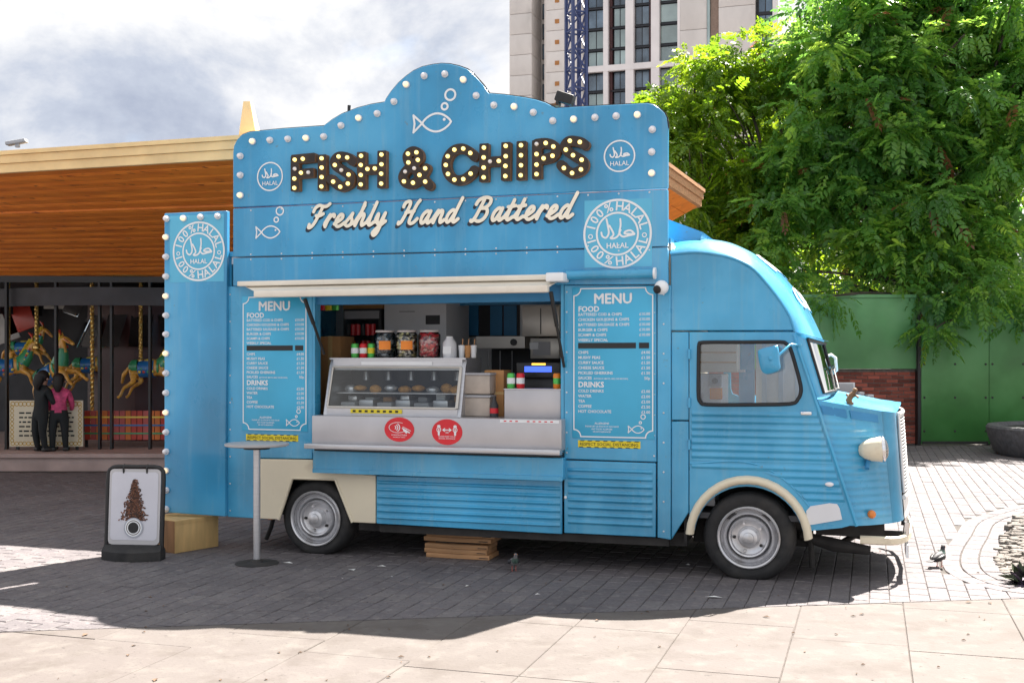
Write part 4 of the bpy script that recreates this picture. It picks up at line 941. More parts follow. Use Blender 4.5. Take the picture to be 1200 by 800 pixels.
for i in range(3):
    p = at(541 + i * 6, 410, .3); t = vthing('paper_cup', ('white paper cup right of the pale sauce tub', 'brown card cup in the middle of the three cups', 'white paper cup at the right end of the three cups')[i], 'cup', p.x, .3 + .02 * i, CT, 'paper cups on the display case')
    MB().lathe([(.02, 0), (.027, .1), (.025, .1), (.018, .01)], 12).build('cup_wall', M['white' if i != 1 else 'card'], t, 50); MB().tube([(0, 0, .02), (.01, 0, .15)], .005, 5).build('stirrer', M['ply'], t)
# plastic tubs, steel box, till
for (z0, z1, lab) in ((486, 459, 'clear plastic food tub, lower of two by the display case'), (458, 431, 'clear plastic food tub, upper of two by the display case')):
    a, b = at(542, z0, .12), at(575, z1, .12); t = vthing('food_tub', lab, 'food tub', (a.x + b.x) / 2, .25, ZC + (0 if z0 > 470 else a.z - ZC if False else .172), 'stacked food tubs')
    hw = (b.x - a.x) / 2; MB().bbox(-hw * .95, hw * .95, -.13, .13, 0.003, .150, .012).build('tub_body', mat('cloudy_plastic', (.40, .34, .29), .35, var=.2, vscale=6), t); MB().bbox(-hw, hw, -.135, .135, .150, .168, .005).build('lid', M['grey'], t)
a = at(578, 470, .3); t = vthing('cardboard_box', 'tall brown cardboard box behind the plastic tubs', 'cardboard box', a.x, .36, ZC); MB().bbox(-.06, .10, -.1, .1, 0.001, .36, .004).build('box_body', M['card'], t); MB().box(-.06, .10, -.1005, .1005, .17, .19).build('box_tape', M['box_wood'], t)
a, b = at(591, 490, .03), at(657, 457, .03); t = vthing('steel_box', 'plain brushed steel box at the right end of the counter', 'steel box', (a.x + b.x) / 2, .2, ZC)
hw = (b.x - a.x) / 2; MB().bbox(-hw, hw, -.17, .17, .001, b.z - ZC, .004).build('box_shell', M['steel_pale'], t); MB().box(-hw - .004, hw + .004, -.174, .174, b.z - ZC, b.z - ZC + .008).build('box_top', M['steel'], t)
ZB = b.z + .008
can(599, 447, .15, 'green', 'white', 'green drink can on the steel box by the till', ZB)
can(610, 447, .15, 'red', 'white', 'red drink can on the steel box by the till', ZB)
can(653, 447, .15, 'orange', 'green', 'orange drink can at the right end of the steel box', ZB)
a = at(630, 456, .3); t = vthing('cash_till', 'black till with small blue screen behind the steel box', 'till', a.x, .55, ZC)
MB().bbox(-.20, .20, -.15, .15, .001, .30, .01).build('till_body', M['black'], t); MB().bbox(-.19, .17, -.20, -.16, .30, .42, .01).build('till_head', M['black'], t)
MB().box(-.12, .10, -.2065, -.2, .345, .39).build('till_screen', mat('till_screen', (.03, .08, .5), .3, emit=((.05, .12, .8), .35)), t)
MB().box(-.06, .05, -.2065, -.2, .40, .414).build('till_display', mat('till_amber', (.5, .3, .05), .3, emit=((1, .5, .05), .6)), t)
a = at(583, 480, .2); t = vthing('sauce_bottle', 'small dark bottle with red label left of the steel box', 'bottle', a.x, .12, ZC); MB().lathe([(.03, .001), (.033, .01), (.033, .09), (.014, .13), (.014, .16), (0, .16)], 14).build('bottle_glass', M['dark'], t, 50); MB().lathe([(.0335, .03), (.0335, .07)], 14).build('bottle_label', M['red'], t, 50)
# rear equipment
ZF = .49
def standing(name, label, cat, pxl, pxr, pyt, y0, y1, m, zb=ZF, parts=None):
    a, b = at(pxl, pyt, y0), at(pxr, pyt, y0); t = vthing(name, label, cat, (a.x + b.x) / 2, (y0 + y1) / 2, zb); hw, hd = (b.x - a.x) / 2, (y1 - y0) / 2
    MB().bbox(-hw, hw, -hd, hd, .001, a.z - zb, .008).build('cabinet', M[m], t); return t, hw, hd, a.z - zb
t, hw, hd, ht = standing('upright_fridge', 'tall pale grey upright fridge at the back of the truck', 'fridge', 450, 523, 349, 1.15, 1.75, 'fridge')
MB().box(hw * .35, hw * .8, -hd - .004, -hd, ht - .24, ht - .16).build('badge', M['green_dark'] if 'green_dark' in M else M['dark'], t); MB().box(-hw * .5, 0, -hd - .003, -hd, ht - .13, ht - .12).build('name_strip', M['grey'], t); MB().cyl((hw - .04, -hd - .02, .5), (hw - .04, -hd - .02, 1.1), .012).build('handle', M['steel'], t)
t, hw, hd, ht = standing('drinks_fridge', 'black glass door drinks fridge full of red cans', 'drinks fridge', 402, 447, 362, 1.2, 1.7, 'dark')
MB().box(-hw + .03, hw - .03, -hd - .005, -hd, .2, ht - .10).build('fridge_door', M['case_glass'], t); MB().box(-hw + .02, hw - .02, -hd - .012, -hd, ht - .09, ht - .02).build('header', M['grey'], t)
for r_ in range(4):
    for c_ in range(6):
        MB().lathe([(.025, 0), (.025, .1), (0, .1)], 8).build('can', M['red' if (r_ + c_) % 3 else 'dark'], t, 40).location = (-hw + .07 + c_ * (2 * hw - .14) / 5, -hd - .03, ht - .24 - r_ * .15)
t, hw, hd, ht = standing('cardboard_box', 'orange brown cardboard box by the left hatch post', 'cardboard box', 375, 399, 394, .62, .9, 'card', ZC - .03)
MB().box(-.02, .02, -hd - .002, hd + .002, .05, ht + .002).build('box_tape', M['box_wood'], t)
a = at(398, 360, 1.25); t = vthing('cardboard_box', 'long flat cardboard box lying on top of the drinks fridge', 'cardboard box', at(424, 360, 1.25).x, 1.42, at(424, 362, 1.2).z + .002); MB().bbox(-.2, .2, -.15, .15, .001, .12, .004).build('box_body', M['card'], t); MB().box(-.2005, .2005, -.02, .02, .1, .1225).build('box_tape', M['box_wood'], t)
a, b = at(376, 448, .8), at(660, 448, .8)
t = vthing('back_worktop', 'long steel worktop and fryers along the back of the truck', 'worktop', 0, 0, ZF)
MB().box(at(525, 420, 1.1).x, at(660, 420, 1.1).x, 1.1, 1.7, .001, .62).build('fryer_body', M['steel'], t); MB().box(at(525, 420, 1.1).x, at(660, 420, 1.1).x, 1.08, 1.72, .62, .66).build('worktop', M['steel'], t)
a, b = at(560, 408, 1.3), at(617, 394, 1.3); MB().box(a.x, b.x, 1.25, 1.7, a.z - ZF, b.z - ZF).build('grill_hood', M['steel_in'], t); MB().cyl((b.x - .10, 1.25, (a.z + b.z) / 2 - ZF), (b.x - .10, 1.235, (a.z + b.z) / 2 - ZF), .03, n=12).build('knob', M['black'], t)
MB().box(at(560, 440, 1.3).x, at(655, 440, 1.3).x, 1.68, 1.70, .66, b.z - ZF + .0).build('splashback', M['dark'], t)
a, b = at(611, 394, 1.2), at(655, 358, 1.2); t = vthing('wall_cabinet', 'plain steel wall cabinet in the top right corner of the hatch', 'cabinet', (a.x + b.x) / 2, 1.55, a.z); hw = (b.x - a.x) / 2
MB().bbox(-hw, hw, -.33, .37, 0, b.z - a.z, .006).build('cabinet', M['steel_in'], t); MB().box(-.004, .004, -.334, -.33, .02, b.z - a.z - .02).build('door_gap', M['dark'], t)
a, b = at(621, 420, 1.25), at(655, 396, 1.25); t = vthing('microwave_oven', 'steel oven below the wall cabinet in the truck', 'oven', (a.x + b.x) / 2, 1.5, a.z); hw = (b.x - a.x) / 2
MB().bbox(-hw, hw, -.24, .3, 0, b.z - a.z, .006).build('oven_body', M['steel_in'], t); MB().box(-hw * .8, hw * .4, -.244, -.24, .03, b.z - a.z - .03).build('oven_door', M['grey'], t)
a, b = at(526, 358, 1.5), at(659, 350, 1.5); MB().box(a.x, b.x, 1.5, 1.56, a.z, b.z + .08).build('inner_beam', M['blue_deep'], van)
# blue shutters on the inner back wall
for i, (xa_, xb_) in enumerate(((528, 543), (545, 560), (574, 588), (590, 605))):
    a, b = at(xa_, 393, 1.9), at(xb_, 358, 1.9); mb = MB(); mb.box(a.x, b.x, 1.91, 1.929, a.z, b.z)
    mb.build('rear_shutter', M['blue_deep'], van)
a, b = at(526, 395, 1.92), at(609, 356, 1.92); MB().box(a.x, b.x, 1.922, 1.9285, a.z, b.z).build('rear_window', M['dark'], van)

# food and foil in the display case
fr_ = random.Random(6); M['fried'] = mat('fried_batter', (.55, .27, .07), .6, var=.3, vscale=30, bump=.4, bscale=60); M['foil'] = mat('foil', (.75, .75, .77), .25, metal=.6, var=.2, vscale=30)
for k_ in range(9):
    mb = MB(); c_ = (.10 + k_ * (L_ - .2) / 8, fr_.uniform(.2, .34), .20 + .012 * (k_ % 2)); mb.ball(c_, .045, 8, 6, (1.3, .8, fr_.uniform(.5, 1.0)), Matrix.Rotation(fr_.uniform(-.6, .6), 3, 'Z')); mb.build('fried_fish' if k_ % 3 else 'foil_parcel', M['fried' if k_ % 3 else 'foil'], dc, 60)
for k_ in range(7):
    x_ = .12 + k_ * (L_ - .24) / 6; MB().bbox(x_ - .04, x_ + .04, .30, .42, .10, .10 + fr_.uniform(.03, .07), .008).build('food_pack', M[('foil', 'white', 'card', 'foil', 'grey', 'white', 'fried')[k_]], dc)
for k_ in range(5): MB().cyl((.2 + k_ * .2, .40, Hh - .10), (.2 + k_ * .2, .40, Hh - .17), .022, .03, n=10).build('heat_lamp', M['steel'], dc)
# packets hanging at the top left of the hatch, bottles and tools at the back
for k_, (c_, w_) in enumerate((('red', 'red'), ('yellow', 'yellow'), ('green', 'green'))):
    p = at(377 + k_ * 8, 347, .5); t = vthing('crisp_packet', w_ + ' crisp packet hanging at the top left corner of the hatch', 'crisp packet', p.x, .5, p.z - .12, 'packets hanging in the hatch')
    MB().tube([(0, 0, 0), (0, 0, .015), (0, 0, .08), (0, 0, .145), (0, 0, .16)], [(.03), .034, .036, .034, .03], 10).build('packet', M[c_], t, 50); MB().tube([(0, 0, .16), (0, .004, .21)], .003, 5).build('string', M['white'], t)
    t.scale = (1, .5, 1)
for k_, (c_, lab) in enumerate((('red', 'red squeeze bottle on the back worktop, leftmost of four'), ('yellow', 'yellow squeeze bottle on the back worktop'), ('white', 'white squeeze bottle on the back worktop'), ('orange', 'orange squeeze bottle on the back worktop, rightmost of four'))):
    p = at(562 + k_ * 9, 430, 1.2); t = vthing('squeeze_bottle', lab, 'bottle', p.x, 1.2, ZF + .662, 'squeeze bottles on the worktop')
    MB().lathe([(.03, .001), (.034, .01), (.034, .13), (.02, .155), (.010, .16), (.004, .20), (0, .20)], 14).build('bottle_body', M[c_], t, 50); MB().lathe([(.022, .152), (.022, .166), (.010, .168)], 12).build('cap', M['white'], t, 40)
for k_, lab in enumerate(('steel ladle hanging on the back wall under the extractor', 'steel spatula hanging on the back wall under the extractor', 'steel slotted spoon hanging on the back wall under the extractor')):
    p = at(572 + k_ * 14, 411, 1.62); t = vthing('kitchen_tool', lab, 'kitchen tool', p.x, 1.62, p.z, 'tools hanging on the back wall')
    MB().cyl((0, 0, 0), (0, 0, -.20), .006, n=6).build('handle', M['steel'], t); MB().ball((0, 0, -.23), .035, 10, 6, ((1, .7, .8), (1, .2, 1.2), (1, .4, 1))[k_]).build('bowl', M['steel'], t, 60)
# price labels along the back cabinet and a paper roll
p = at(637, 405, 1.2); t = vthing('paper_note', 'white paper note stuck on the oven below the wall cabinet', 'note', p.x - .1, 1.255, p.z); MB().box(-.04, .04, -.006, -.001, -.03, .03).build('sheet', M['white'], t)

# wipers, hinges and plate details of the cab
for y0_, y1_ in ((.45, .85), (1.15, 1.55)):
    a_ = ws(8, .93); n_y = lambda y, t: Vector((float(np.interp(y, [ws(i, t).y for i in range(n_prof)], [ws(i, t).x for i in range(n_prof)])) + .022, y, float(np.interp(y, [ws(i, t).y for i in range(n_prof)], [ws(i, t).z for i in range(n_prof)]))))
    MB().tube([n_y(y0_, .96), n_y((y0_ + y1_) / 2, .55)], .007, 6).tube([n_y(y0_ + .05, .5), n_y(y1_, .62)], .008, 6).build('wiper', M['black'], van, 60)
for zz in (.95, 1.25, 1.6): MB().cyl((V(808, 480).x, -.014, zz - .035), (V(808, 480).x, -.014, zz + .035), .012, n=8).build('door_hinge', M['blue'], cdoor)
# ================================================================== GROUND
def tinted(name, cols, rough=.8, speck=None, bump=.25, bscale=60, stain=None, sscale=.9, vscale=8, obj_rand=True, coat=0):
    """material whose shade varies from piece to piece (attribute 'tint' on joined pieces, object random on single ones)"""
    m = mat(name, cols[0], rough, var=.10, vscale=vscale, bump=bump, bscale=bscale)
    t = m.node_tree; b = t.nodes['Principled BSDF']; src = b.inputs['Base Color'].links[0].from_socket
    at_ = t.nodes.new('ShaderNodeAttribute'); at_.attribute_name = 'tint'
    oi = t.nodes.new('ShaderNodeObjectInfo'); ad = t.nodes.new('ShaderNodeMath'); ad.operation = 'ADD'
    t.links.new(at_.outputs['Fac'], ad.inputs[0])
    if obj_rand: t.links.new(oi.outputs['Random'], ad.inputs[1])
    else: ad.inputs[1].default_value = 0
    fr = t.nodes.new('ShaderNodeMath'); fr.operation = 'FRACT'; t.links.new(ad.outputs[0], fr.inputs[0])
    rp = t.nodes.new('ShaderNodeValToRGB'); e = rp.color_ramp.elements
    while len(e) < len(cols): e.new(.5)
    for i, (el, c) in enumerate(zip(e, cols)): el.position = i / (len(cols) - 1); el.color = (*c, 1)
    t.links.new(fr.outputs[0], rp.inputs['Fac'])
    mx = t.nodes.new('ShaderNodeMix'); mx.data_type = 'RGBA'; mx.inputs['Factor'].default_value = .75
    t.links.new(src, mx.inputs['A']); t.links.new(rp.outputs['Color'], mx.inputs['B']); out = mx.outputs['Result']
    geo = t.nodes.new('ShaderNodeNewGeometry')
    for (c, sc, lo, hi) in (stain or []):
        n = t.nodes.new('ShaderNodeTexNoise'); n.inputs['Scale'].default_value = sc; n.inputs['Detail'].default_value = 7; n.inputs['Roughness'].default_value = .6
        t.links.new(geo.outputs['Position'], n.inputs['Vector'])
        mr = t.nodes.new('ShaderNodeMapRange'); mr.inputs['From Min'].default_value = lo; mr.inputs['From Max'].default_value = hi; t.links.new(n.outputs['Fac'], mr.inputs['Value'])
        x = t.nodes.new('ShaderNodeMix'); x.data_type = 'RGBA'; t.links.new(mr.outputs['Result'], x.inputs['Factor']); t.links.new(out, x.inputs['A']); x.inputs['B'].default_value = (*c, 1); out = x.outputs['Result']
    t.links.new(out, b.inputs['Base Color']); return m
M['paver'] = tinted('grey_pavers', [(.118, .106, .112), (.158, .142, .144), (.134, .120, .128), (.180, .163, .160)], .8, stain=[((.085, .076, .082), 1.1, .46, .75), ((.22, .20, .195), 14, .54, .74), ((.045, .04, .044), 34, .56, .70), ((.26, .24, .23), 60, .62, .72)])
M['slab'] = tinted('pale_stone_slabs', [(.116, .100, .092), (.127, .112, .104), (.120, .103, .096), (.131, .115, .107)], .85, stain=[((.100, .085, .076), .8, .42, .75), ((.165, .15, .134), 6, .5, .8), ((.055, .048, .044), 19, .63, .72), ((.088, .073, .064), 3.2, .52, .74), ((.075, .065, .06), 55, .60, .72)], bscale=45, bump=.2)
M['joint'] = mat('sandy_joint', (.070, .062, .056), .95, var=.3, vscale=30)
M['slab_joint'] = mat('slab_joint', (.085, .072, .064), .95, var=.35, vscale=14)
M['asphalt'] = mat('far_ground', (.13, .12, .115), .9, var=.15, vscale=1.5)
M['cobble'] = tinted('pale_rubble', [(.17, .15, .132), (.15, .133, .117), (.185, .166, .148), (.135, .118, .104)], .85, stain=[((.10, .088, .076), 6, .58, .75)])
g = MB().grid([[(-1500 + 3000 * i / 6, -20 + 1520 * j / 6, -.035) for i in range(7)] for j in range(7)]).build('ground', M['asphalt'], None, False, kind='structure')
edge_z = lambda X: 7.34 + (X - 2.53) * .145           # line where the small pavers meet the big slabs
bed = MB().grid([[(-14, edge_z(-14), -.008), (14, edge_z(14), -.008)], [(-14, 24, -.008), (14, 24, -.008)]]).build('paved_road', M['joint'], None, False, kind='structure')
walk = MB().grid([[(-9, 2.5, -.006), (9, 2.5, -.006)], [(-9, edge_z(-9), -.006), (9, edge_z(9), -.006)]]).build('pavement', M['slab_joint'], None, False, kind='structure')
# edge of the raised tree bed on the right (world x, z)
curve = spline([(9.5, 14.2), (7.2, 13.2), (5.95, 12.5), (5.3, 12.04), (4.86, 11.58), (4.38, 10.98), (3.95, 10.13), (3.55, 9.33), (3.27, 8.65), (3.18, 8.2), (3.22, 7.85), (3.4, 7.60), (3.75, 7.45), (4.3, 7.40), (5.2, 7.36), (7.5, 7.25), (9.5, 7.2)], 6)
cpoly = np.array(curve)
def inside_bed(x, y):
    n = len(cpoly); r = False; j = n - 1
    for i in range(n):
        xi, yi = cpoly[i]; xj, yj = cpoly[j]
        if (yi > y) != (yj > y) and x < (xj - xi) * (y - yi) / (yj - yi) + xi: r = not r
        j = i
    return r
PWD, PLN = .126, .205
def paver_shape(w, l, z, tilt=(0, 0)):
    hx, hy, c = w / 2 - .0022, l / 2 - .0042, .005
    vs = []
    for k, (dx, zz) in enumerate(((0, -.03), (0, -.004), (c, 0))):
        for sx, sy in ((-1, -1), (1, -1), (1, 1), (-1, 1)):
            x, y = sx * (hx - dx), sy * (hy - dx); vs.append((x, y, z + zz + x * tilt[0] + y * tilt[1]))
    fs = [(8, 9, 10, 11)] + [(a + i, a + (i + 1) % 4, a + 4 + (i + 1) % 4, a + 4 + i) for a in (0, 4) for i in range(4)]
    return vs, fs
pv = []
for i in range(-110, 115):
    off = (i * .618 % 1) * .06 + (PLN / 2 if i % 2 else 0)
    for j in range(-20, 80):
        x, y = i * PWD, j * PLN + off
        p = vw(x, y)
        if p.y < edge_z(p.x) - .13 or p.y > 20.2 or abs(p.x) > p.y * .60 + 1.2: continue
        if p.x > 2.9 and inside_bed(p.x, p.y): continue
        if p.x < 1.2 and p.y > 15.55: continue
        hid = -4.1 < x < .7 and .5 < y < 8 and p.y < 13
        pv.append((p.x, p.y, hid))
def cut_paver(p):
    q = [(p[0] + a * cy - b * sy_, p[1] + a * sy_ + b * cy) for a, b in ((-PWD / 2 + .0022, -PLN / 2 + .0042), (PWD / 2 - .0022, -PLN / 2 + .0042), (PWD / 2 - .0022, PLN / 2 - .0042), (-PWD / 2 + .0022, PLN / 2 - .0042))]
    if all(y > edge_z(x) + .005 for x, y in q): return None
    return clip_poly(q, lambda a: a[1] - edge_z(a[0]) - .005)
def clip_poly(poly, f):
    out = []
    for i in range(len(poly)):
        a, b = poly[i], poly[(i + 1) % len(poly)]; fa, fb = f(a), f(b)
        if fa >= 0: out.append(a)
        if (fa >= 0) != (fb >= 0): t = fa / (fa - fb); out.append((a[0] + (b[0] - a[0]) * t, a[1] + (b[1] - a[1]) * t))
    return out
cy, sy_ = math.cos(-YAW), math.sin(-YAW)
vis_ = sorted([p for p in pv if not p[2]], key=lambda p: p[1] + (100 if abs(p[0]) > p[1] * .45 + .1 else 0))
pm = bpy.data.meshes.new('paver'); vs, fs = paver_shape(PWD, PLN, 0); pm.from_pydata(vs, [], fs); pm.materials.append(M['paver'])
pr_ = random.Random(3)
for p in vis_[:300]:
    q = cut_paver(p)
    if q is not None:
        if len(q) >= 3:
            n = len(q); mb = MB(); mb.add([(x, y, -.03) for x, y in q] + [(x, y, 0) for x, y in q], [tuple(range(n, 2 * n))] + [(k, (k + 1) % n, n + (k + 1) % n, n + k) for k in range(n)]); link('paver', mb.mesh('paver', M['paver']), bed)
        continue
    o = link('paver', pm, bed, (p[0], p[1], pr_.uniform(-.0015, .0025))); o.rotation_euler = (pr_.uniform(-.006, .006), pr_.uniform(-.006, .006), -YAW + pr_.uniform(-.012, .012))
fld = MB(); tints = []
for p in vis_[300:] + [q for q in pv if q[2]]:
    q = cut_paver(p)
    if q is not None:
        if len(q) >= 3:
            n = len(q); fld.add([(x, y, -.03) for x, y in q] + [(x, y, 0) for x, y in q], [tuple(range(n, 2 * n))] + [(k, (k + 1) % n, n + (k + 1) % n, n + k) for k in range(n)]); tints += [pr_.random()] * (2 * n)
        continue
    vs, fs = paver_shape(PWD, PLN, pr_.uniform(-.0015, .0025), (pr_.uniform(-.006, .006), pr_.uniform(-.006, .006))); tt = pr_.random()
    fld.add([(p[0] + x * cy - y * sy_, p[1] + x * sy_ + y * cy, z) for x, y, z in vs], fs); tints += [tt] * len(vs)
def set_tint(o, tints):
    a = o.data.attributes.new('tint', 'FLOAT', 'POINT'); a.data.foreach_set('value', np.array(tints, dtype=np.float32))
set_tint(fld.build('paver_field', M['paver'], bed, False, kind='stuff'), tints)
# curved kerb courses round the bed
cl_ = [Vector((x, y, 0)) for x, y in curve]
cum = [0]
for a, b in zip(cl_, cl_[1:]): cum.append(cum[-1] + (b - a).length)
def on_curve(s, inset):
    k = max(0, min(len(cum) - 2, int(np.searchsorted(cum, s) - 1))); t = (s - cum[k]) / (cum[k + 1] - cum[k]); p = cl_[k].lerp(cl_[k + 1], t)
    d = (cl_[k + 1] - cl_[k]).normalized(); nrm = Vector((-d.y, d.x, 0)); return p + nrm * inset
for ring in range(3):
    s = .3 + ring * .11
    while s < cum[-1] - 2.2:
        a0_, a1_ = ring * .135, ring * .135 + .125; q = [on_curve(s, a0_), on_curve(s + .238, a0_), on_curve(s + .238, a1_), on_curve(s, a1_)]
        if q[0].y < 14 and abs(q[0].x) < q[0].y * .6 + 1.2:
            mb = MB(); c = sum(q, Vector()) / 4; zt_ = pr_.uniform(0, .004); up = [p + (c - p) * .05 for p in q]
            mb.add([(*p.xy, -.03) for p in q] + [(*p.xy, zt_ - .004) for p in q] + [(*p.xy, zt_) for p in up], [(8, 9, 10, 11)] + [(a + i, a + (i + 1) % 4, a + 4 + (i + 1) % 4, a + 4 + i) for a in (0, 4) for i in range(4)])
            bmv = mb.mesh('kerb_sett', M['paver']); bmv.flip_normals() if bmv.polygons and bmv.polygons[0].normal.z < 0 else None
            link('kerb_sett', bmv, bed)
        s += .248
# rough stones inside the bed
rub = MB(); tints = []
base_poly = [on_curve(s, .40) for s in np.linspace(.2, cum[-1] - .2, 80)]
tree_bed = MB(); tree_bed.add([(p.x, p.y, -.003) for p in base_poly], [tuple(range(len(base_poly)))])
tb = tree_bed.build('tree_bed', M['cobble'], None, False, kind='structure')
if tb.data.polygons[0].normal.z < 0: tb.data.flip_normals()
rs = random.Random(11); cnt = 0
inner = np.array([(p.x, p.y) for p in base_poly])
def in_poly(P, x, y):
    r = False; j = len(P) - 1
    for i in range(len(P)):
        if (P[i][1] > y) != (P[j][1] > y) and x < (P[j][0] - P[i][0]) * (y - P[i][1]) / (P[j][1] - P[i][1]) + P[i][0]: r = not r
        j = i
    return r
while cnt < 5600:
    y = rs.uniform(7.4, 12.6); x = rs.uniform(3.3, min(8.0, y * .6 + 1.2)); cnt += 1
    if not in_poly(inner, x, y): continue
    r_ = rs.uniform(.018, .05) ; n = rs.randint(5, 7); a0_ = rs.random() * 6.28; hgt = rs.uniform(.006, .022); dome = .05 * min(1, max(0, (x - 3.5) / 1.2)); z0 = -.012 + dome
    rad = [r_ * rs.uniform(.75, 1.2) for _ in range(n)]; st_ = rs.uniform(1, 1.7)
    ring = [(x + rad[k] * st_ * math.cos(a0_ + 6.283 * k / n), y + rad[k] * math.sin(a0_ + 6.283 * k / n)) for k in range(n)]
    vs = [(a, b, z0 - .05) for a, b in ring] + [(x + (a - x) * .92, y + (b - y) * .92, z0 + hgt * rs.uniform(.6, 1)) for a, b in ring] + [(x + (a - x) * .6, y + (b - y) * .6, z0 + hgt * rs.uniform(1, 1.25)) for a, b in ring]
    fs = [tuple(range(2 * n, 3 * n))] + [(q * n + k, q * n + (k + 1) % n, (q + 1) * n + (k + 1) % n, (q + 1) * n + k) for q in (0, 1) for k in range(n)]
    rub.add(vs, fs); tints += [rs.random()] * (3 * n)
set_tint(rub.build('rubble_stones', M['cobble'], tb, False, kind='stuff'), tints)
# big slabs: columns run away from the camera, rows stagger a little
def slab_mesh(w, l):
    mb = MB(); hx, hy, c = w / 2 - .002, l / 2 - .002, .003; vs = []
    for dx, zz in ((0, -.03), (0, -.004), (c, 0)):
        for sx, sy in ((-1, -1), (1, -1), (1, 1), (-1, 1)): vs.append((sx * (hx - dx), sy * (hy - dx), zz))
    mb.add(vs, [(8, 9, 10, 11)] + [(a + i, a + (i + 1) % 4, a + 4 + (i + 1) % 4, a + 4 + i) for a in (0, 4) for i in range(4)]); return mb.mesh('paving_slab', M['slab'])
sx0 = V(1059, 715).x + (Gd(1059, 715) - vw(V(1059, 715).x, 0)).dot(Vector((CC, -SS, 0))) * 0
def to_van(p): q = VAN_M.inverted() @ p; return q
ref = to_van(Gd(1059, 716)); WS, LS = .62, 1.10
smesh = slab_mesh(WS, LS)
# slabs cut along the paver line are trimmed to it
def clip_poly(poly, f):
    out = []
    for i in range(len(poly)):
        a, b = poly[i], poly[(i + 1) % len(poly)]; fa, fb = f(a), f(b)
        if fa >= 0: out.append(a)
        if (fa >= 0) != (fb >= 0): t = fa / (fa - fb); out.append((a[0] + (b[0] - a[0]) * t, a[1] + (b[1] - a[1]) * t))
    return out
row0 = to_van(Gd(1010, 758))
nslab = 0
for i in range(-14, 9):
    stag = (0, .0, .36, .1)[i % 4]
    for j in range(-4, 5):
        cxs, cys = ref.x + (i + .5) * WS, row0.y + (j + .5) * LS + stag
        c = vw(cxs, cys)
        if c.y < 3.4 or abs(c.x) > c.y * .6 + 1.4 or c.y > edge_z(c.x) + .7: continue
        q = [vw(cxs + a * (WS / 2 - .002), cys + b * (LS / 2 - .002)) for a, b in ((-1, -1), (1, -1), (1, 1), (-1, 1))]
        q2 = clip_poly([(p.x, p.y) for p in q], lambda p: edge_z(p[0]) - .006 - p[1])
        if len(q2) < 3: continue
        if len(q2) == 4 and all(abs(a[0] - b.x) + abs(a[1] - b.y) < 1e-6 for a, b in zip(q2, q)):
            o = link('paving_slab', smesh, walk, (c.x, c.y, pr_.uniform(0, .002))); o.rotation_euler = (0, 0, -YAW)
        else:
            mb = MB(); n = len(q2); cc_ = (sum(p[0] for p in q2) / n, sum(p[1] for p in q2) / n)
            mb.add([(x, y, -.03) for x, y in q2] + [(x, y, -.004) for x, y in q2] + [(x + (cc_[0] - x) * .02, y + (cc_[1] - y) * .02, 0) for x, y in q2], [tuple(range(2 * n, 3 * n))] + [(a + k, a + (k + 1) % n, a + n + (k + 1) % n, a + n + k) for a in (0, n) for k in range(n)])
            link('paving_slab', mb.mesh('paving_slab', M['slab']), walk)
        nslab += 1
# litter and dry leaves
M['litter'] = mat('paper_scrap', (.75, .74, .72), .8); M['leaf_dry'] = mat('dry_leaf', (.12, .07, .04), .8, var=.3, vscale=20)
lr = random.Random(5); lit = MB()
for (px, py, s_) in ((549, 687, .03), (402, 678, .018), (413, 668, .05), (447, 664, .04), (460, 676, .02), (337, 660, .05), (630, 697, .02), (836, 700, .06), (806, 662, .02)):
    p = Gd(px, py); a = lr.random() * 6.28; c_, s__ = math.cos(a) * s_, math.sin(a) * s_
    lit.add([(p.x - c_, p.y - s__ * .6, .004), (p.x + s__ * .7, p.y - c_ * .3, .010), (p.x + c_, p.y + s__ * .6, .005), (p.x - s__ * .5, p.y + c_ * .4, .012)], [(0, 1, 2, 3)])
lit.build('litter', M['litter'], None, False, kind='stuff')
dl = MB()
for k_ in range(90):
    if k_ < 10: px, py = ((898, 723), (1000, 722), (1010, 720), (1135, 706), (1160, 707), (182, 797), (150, 768), (700, 727), (470, 770), (100, 744))[k_]
    else: px, py = lr.uniform(0, 1200), lr.uniform(640, 800)
    p = Gd(px, py); s_ = lr.uniform(.006, .016) if k_ >= 10 else lr.uniform(.018, .03); a = lr.random() * 6.28; c_, s__ = math.cos(a) * s_, math.sin(a) * s_
    dl.add([(p.x - c_, p.y - s__, .004), (p.x + s__ * .5, p.y - c_ * .5, .009), (p.x + c_, p.y + s__, .005), (p.x - s__ * .5, p.y + c_ * .5, .011)], [(0, 1, 2, 3)])
dl.build('dry_leaves', M['leaf_dry'], None, False, kind='stuff')
# ================================================================== PAVILION WITH THE CAROUSEL
M['soffit'] = mat('orange_pine_boards', (.92, .235, .028), .5, var=.2, vscale=2.2, stretch=(1, 4, 4), dirt=(.24, .05, .012), dscale=4.5, dthr=(.635, .70), hsv_rand=.07)
M['fascia'] = mat('pale_fascia_timber', (.90, .62, .30), .6, var=.08, vscale=4)
M['roofing'] = mat('roof_felt', (.30, .29, .28), .8)
M['plinth'] = mat('pink_stone_plinth', (.42, .31, .28), .8, var=.15, vscale=3)
M['mullion'] = mat('dark_mullion', (.02, .02, .022), .4)
M['brass'] = mat('polished_brass', (.75, .52, .18), .3, metal=.8, var=.1)
pav = thing('carousel_pavilion', 'low pavilion with orange timber soffit and dark glazed front sheltering a carousel', 'pavilion', (-4, 16, 0))
def pp_(name, mb, m, sm=30, par=None, **kw):
    mb.v = [(x + 4, y - 16, z) if par is None else (x, y, z) for x, y, z in mb.v]; return mb.build(name, m, par or pav, sm, **kw)
A_ = Vector((-5.71, 12.7, 0)); dirv = Vector((CC, -SS, 0))
P0, C1 = A_ - dirv * 6.5, A_ + dirv * 6.82
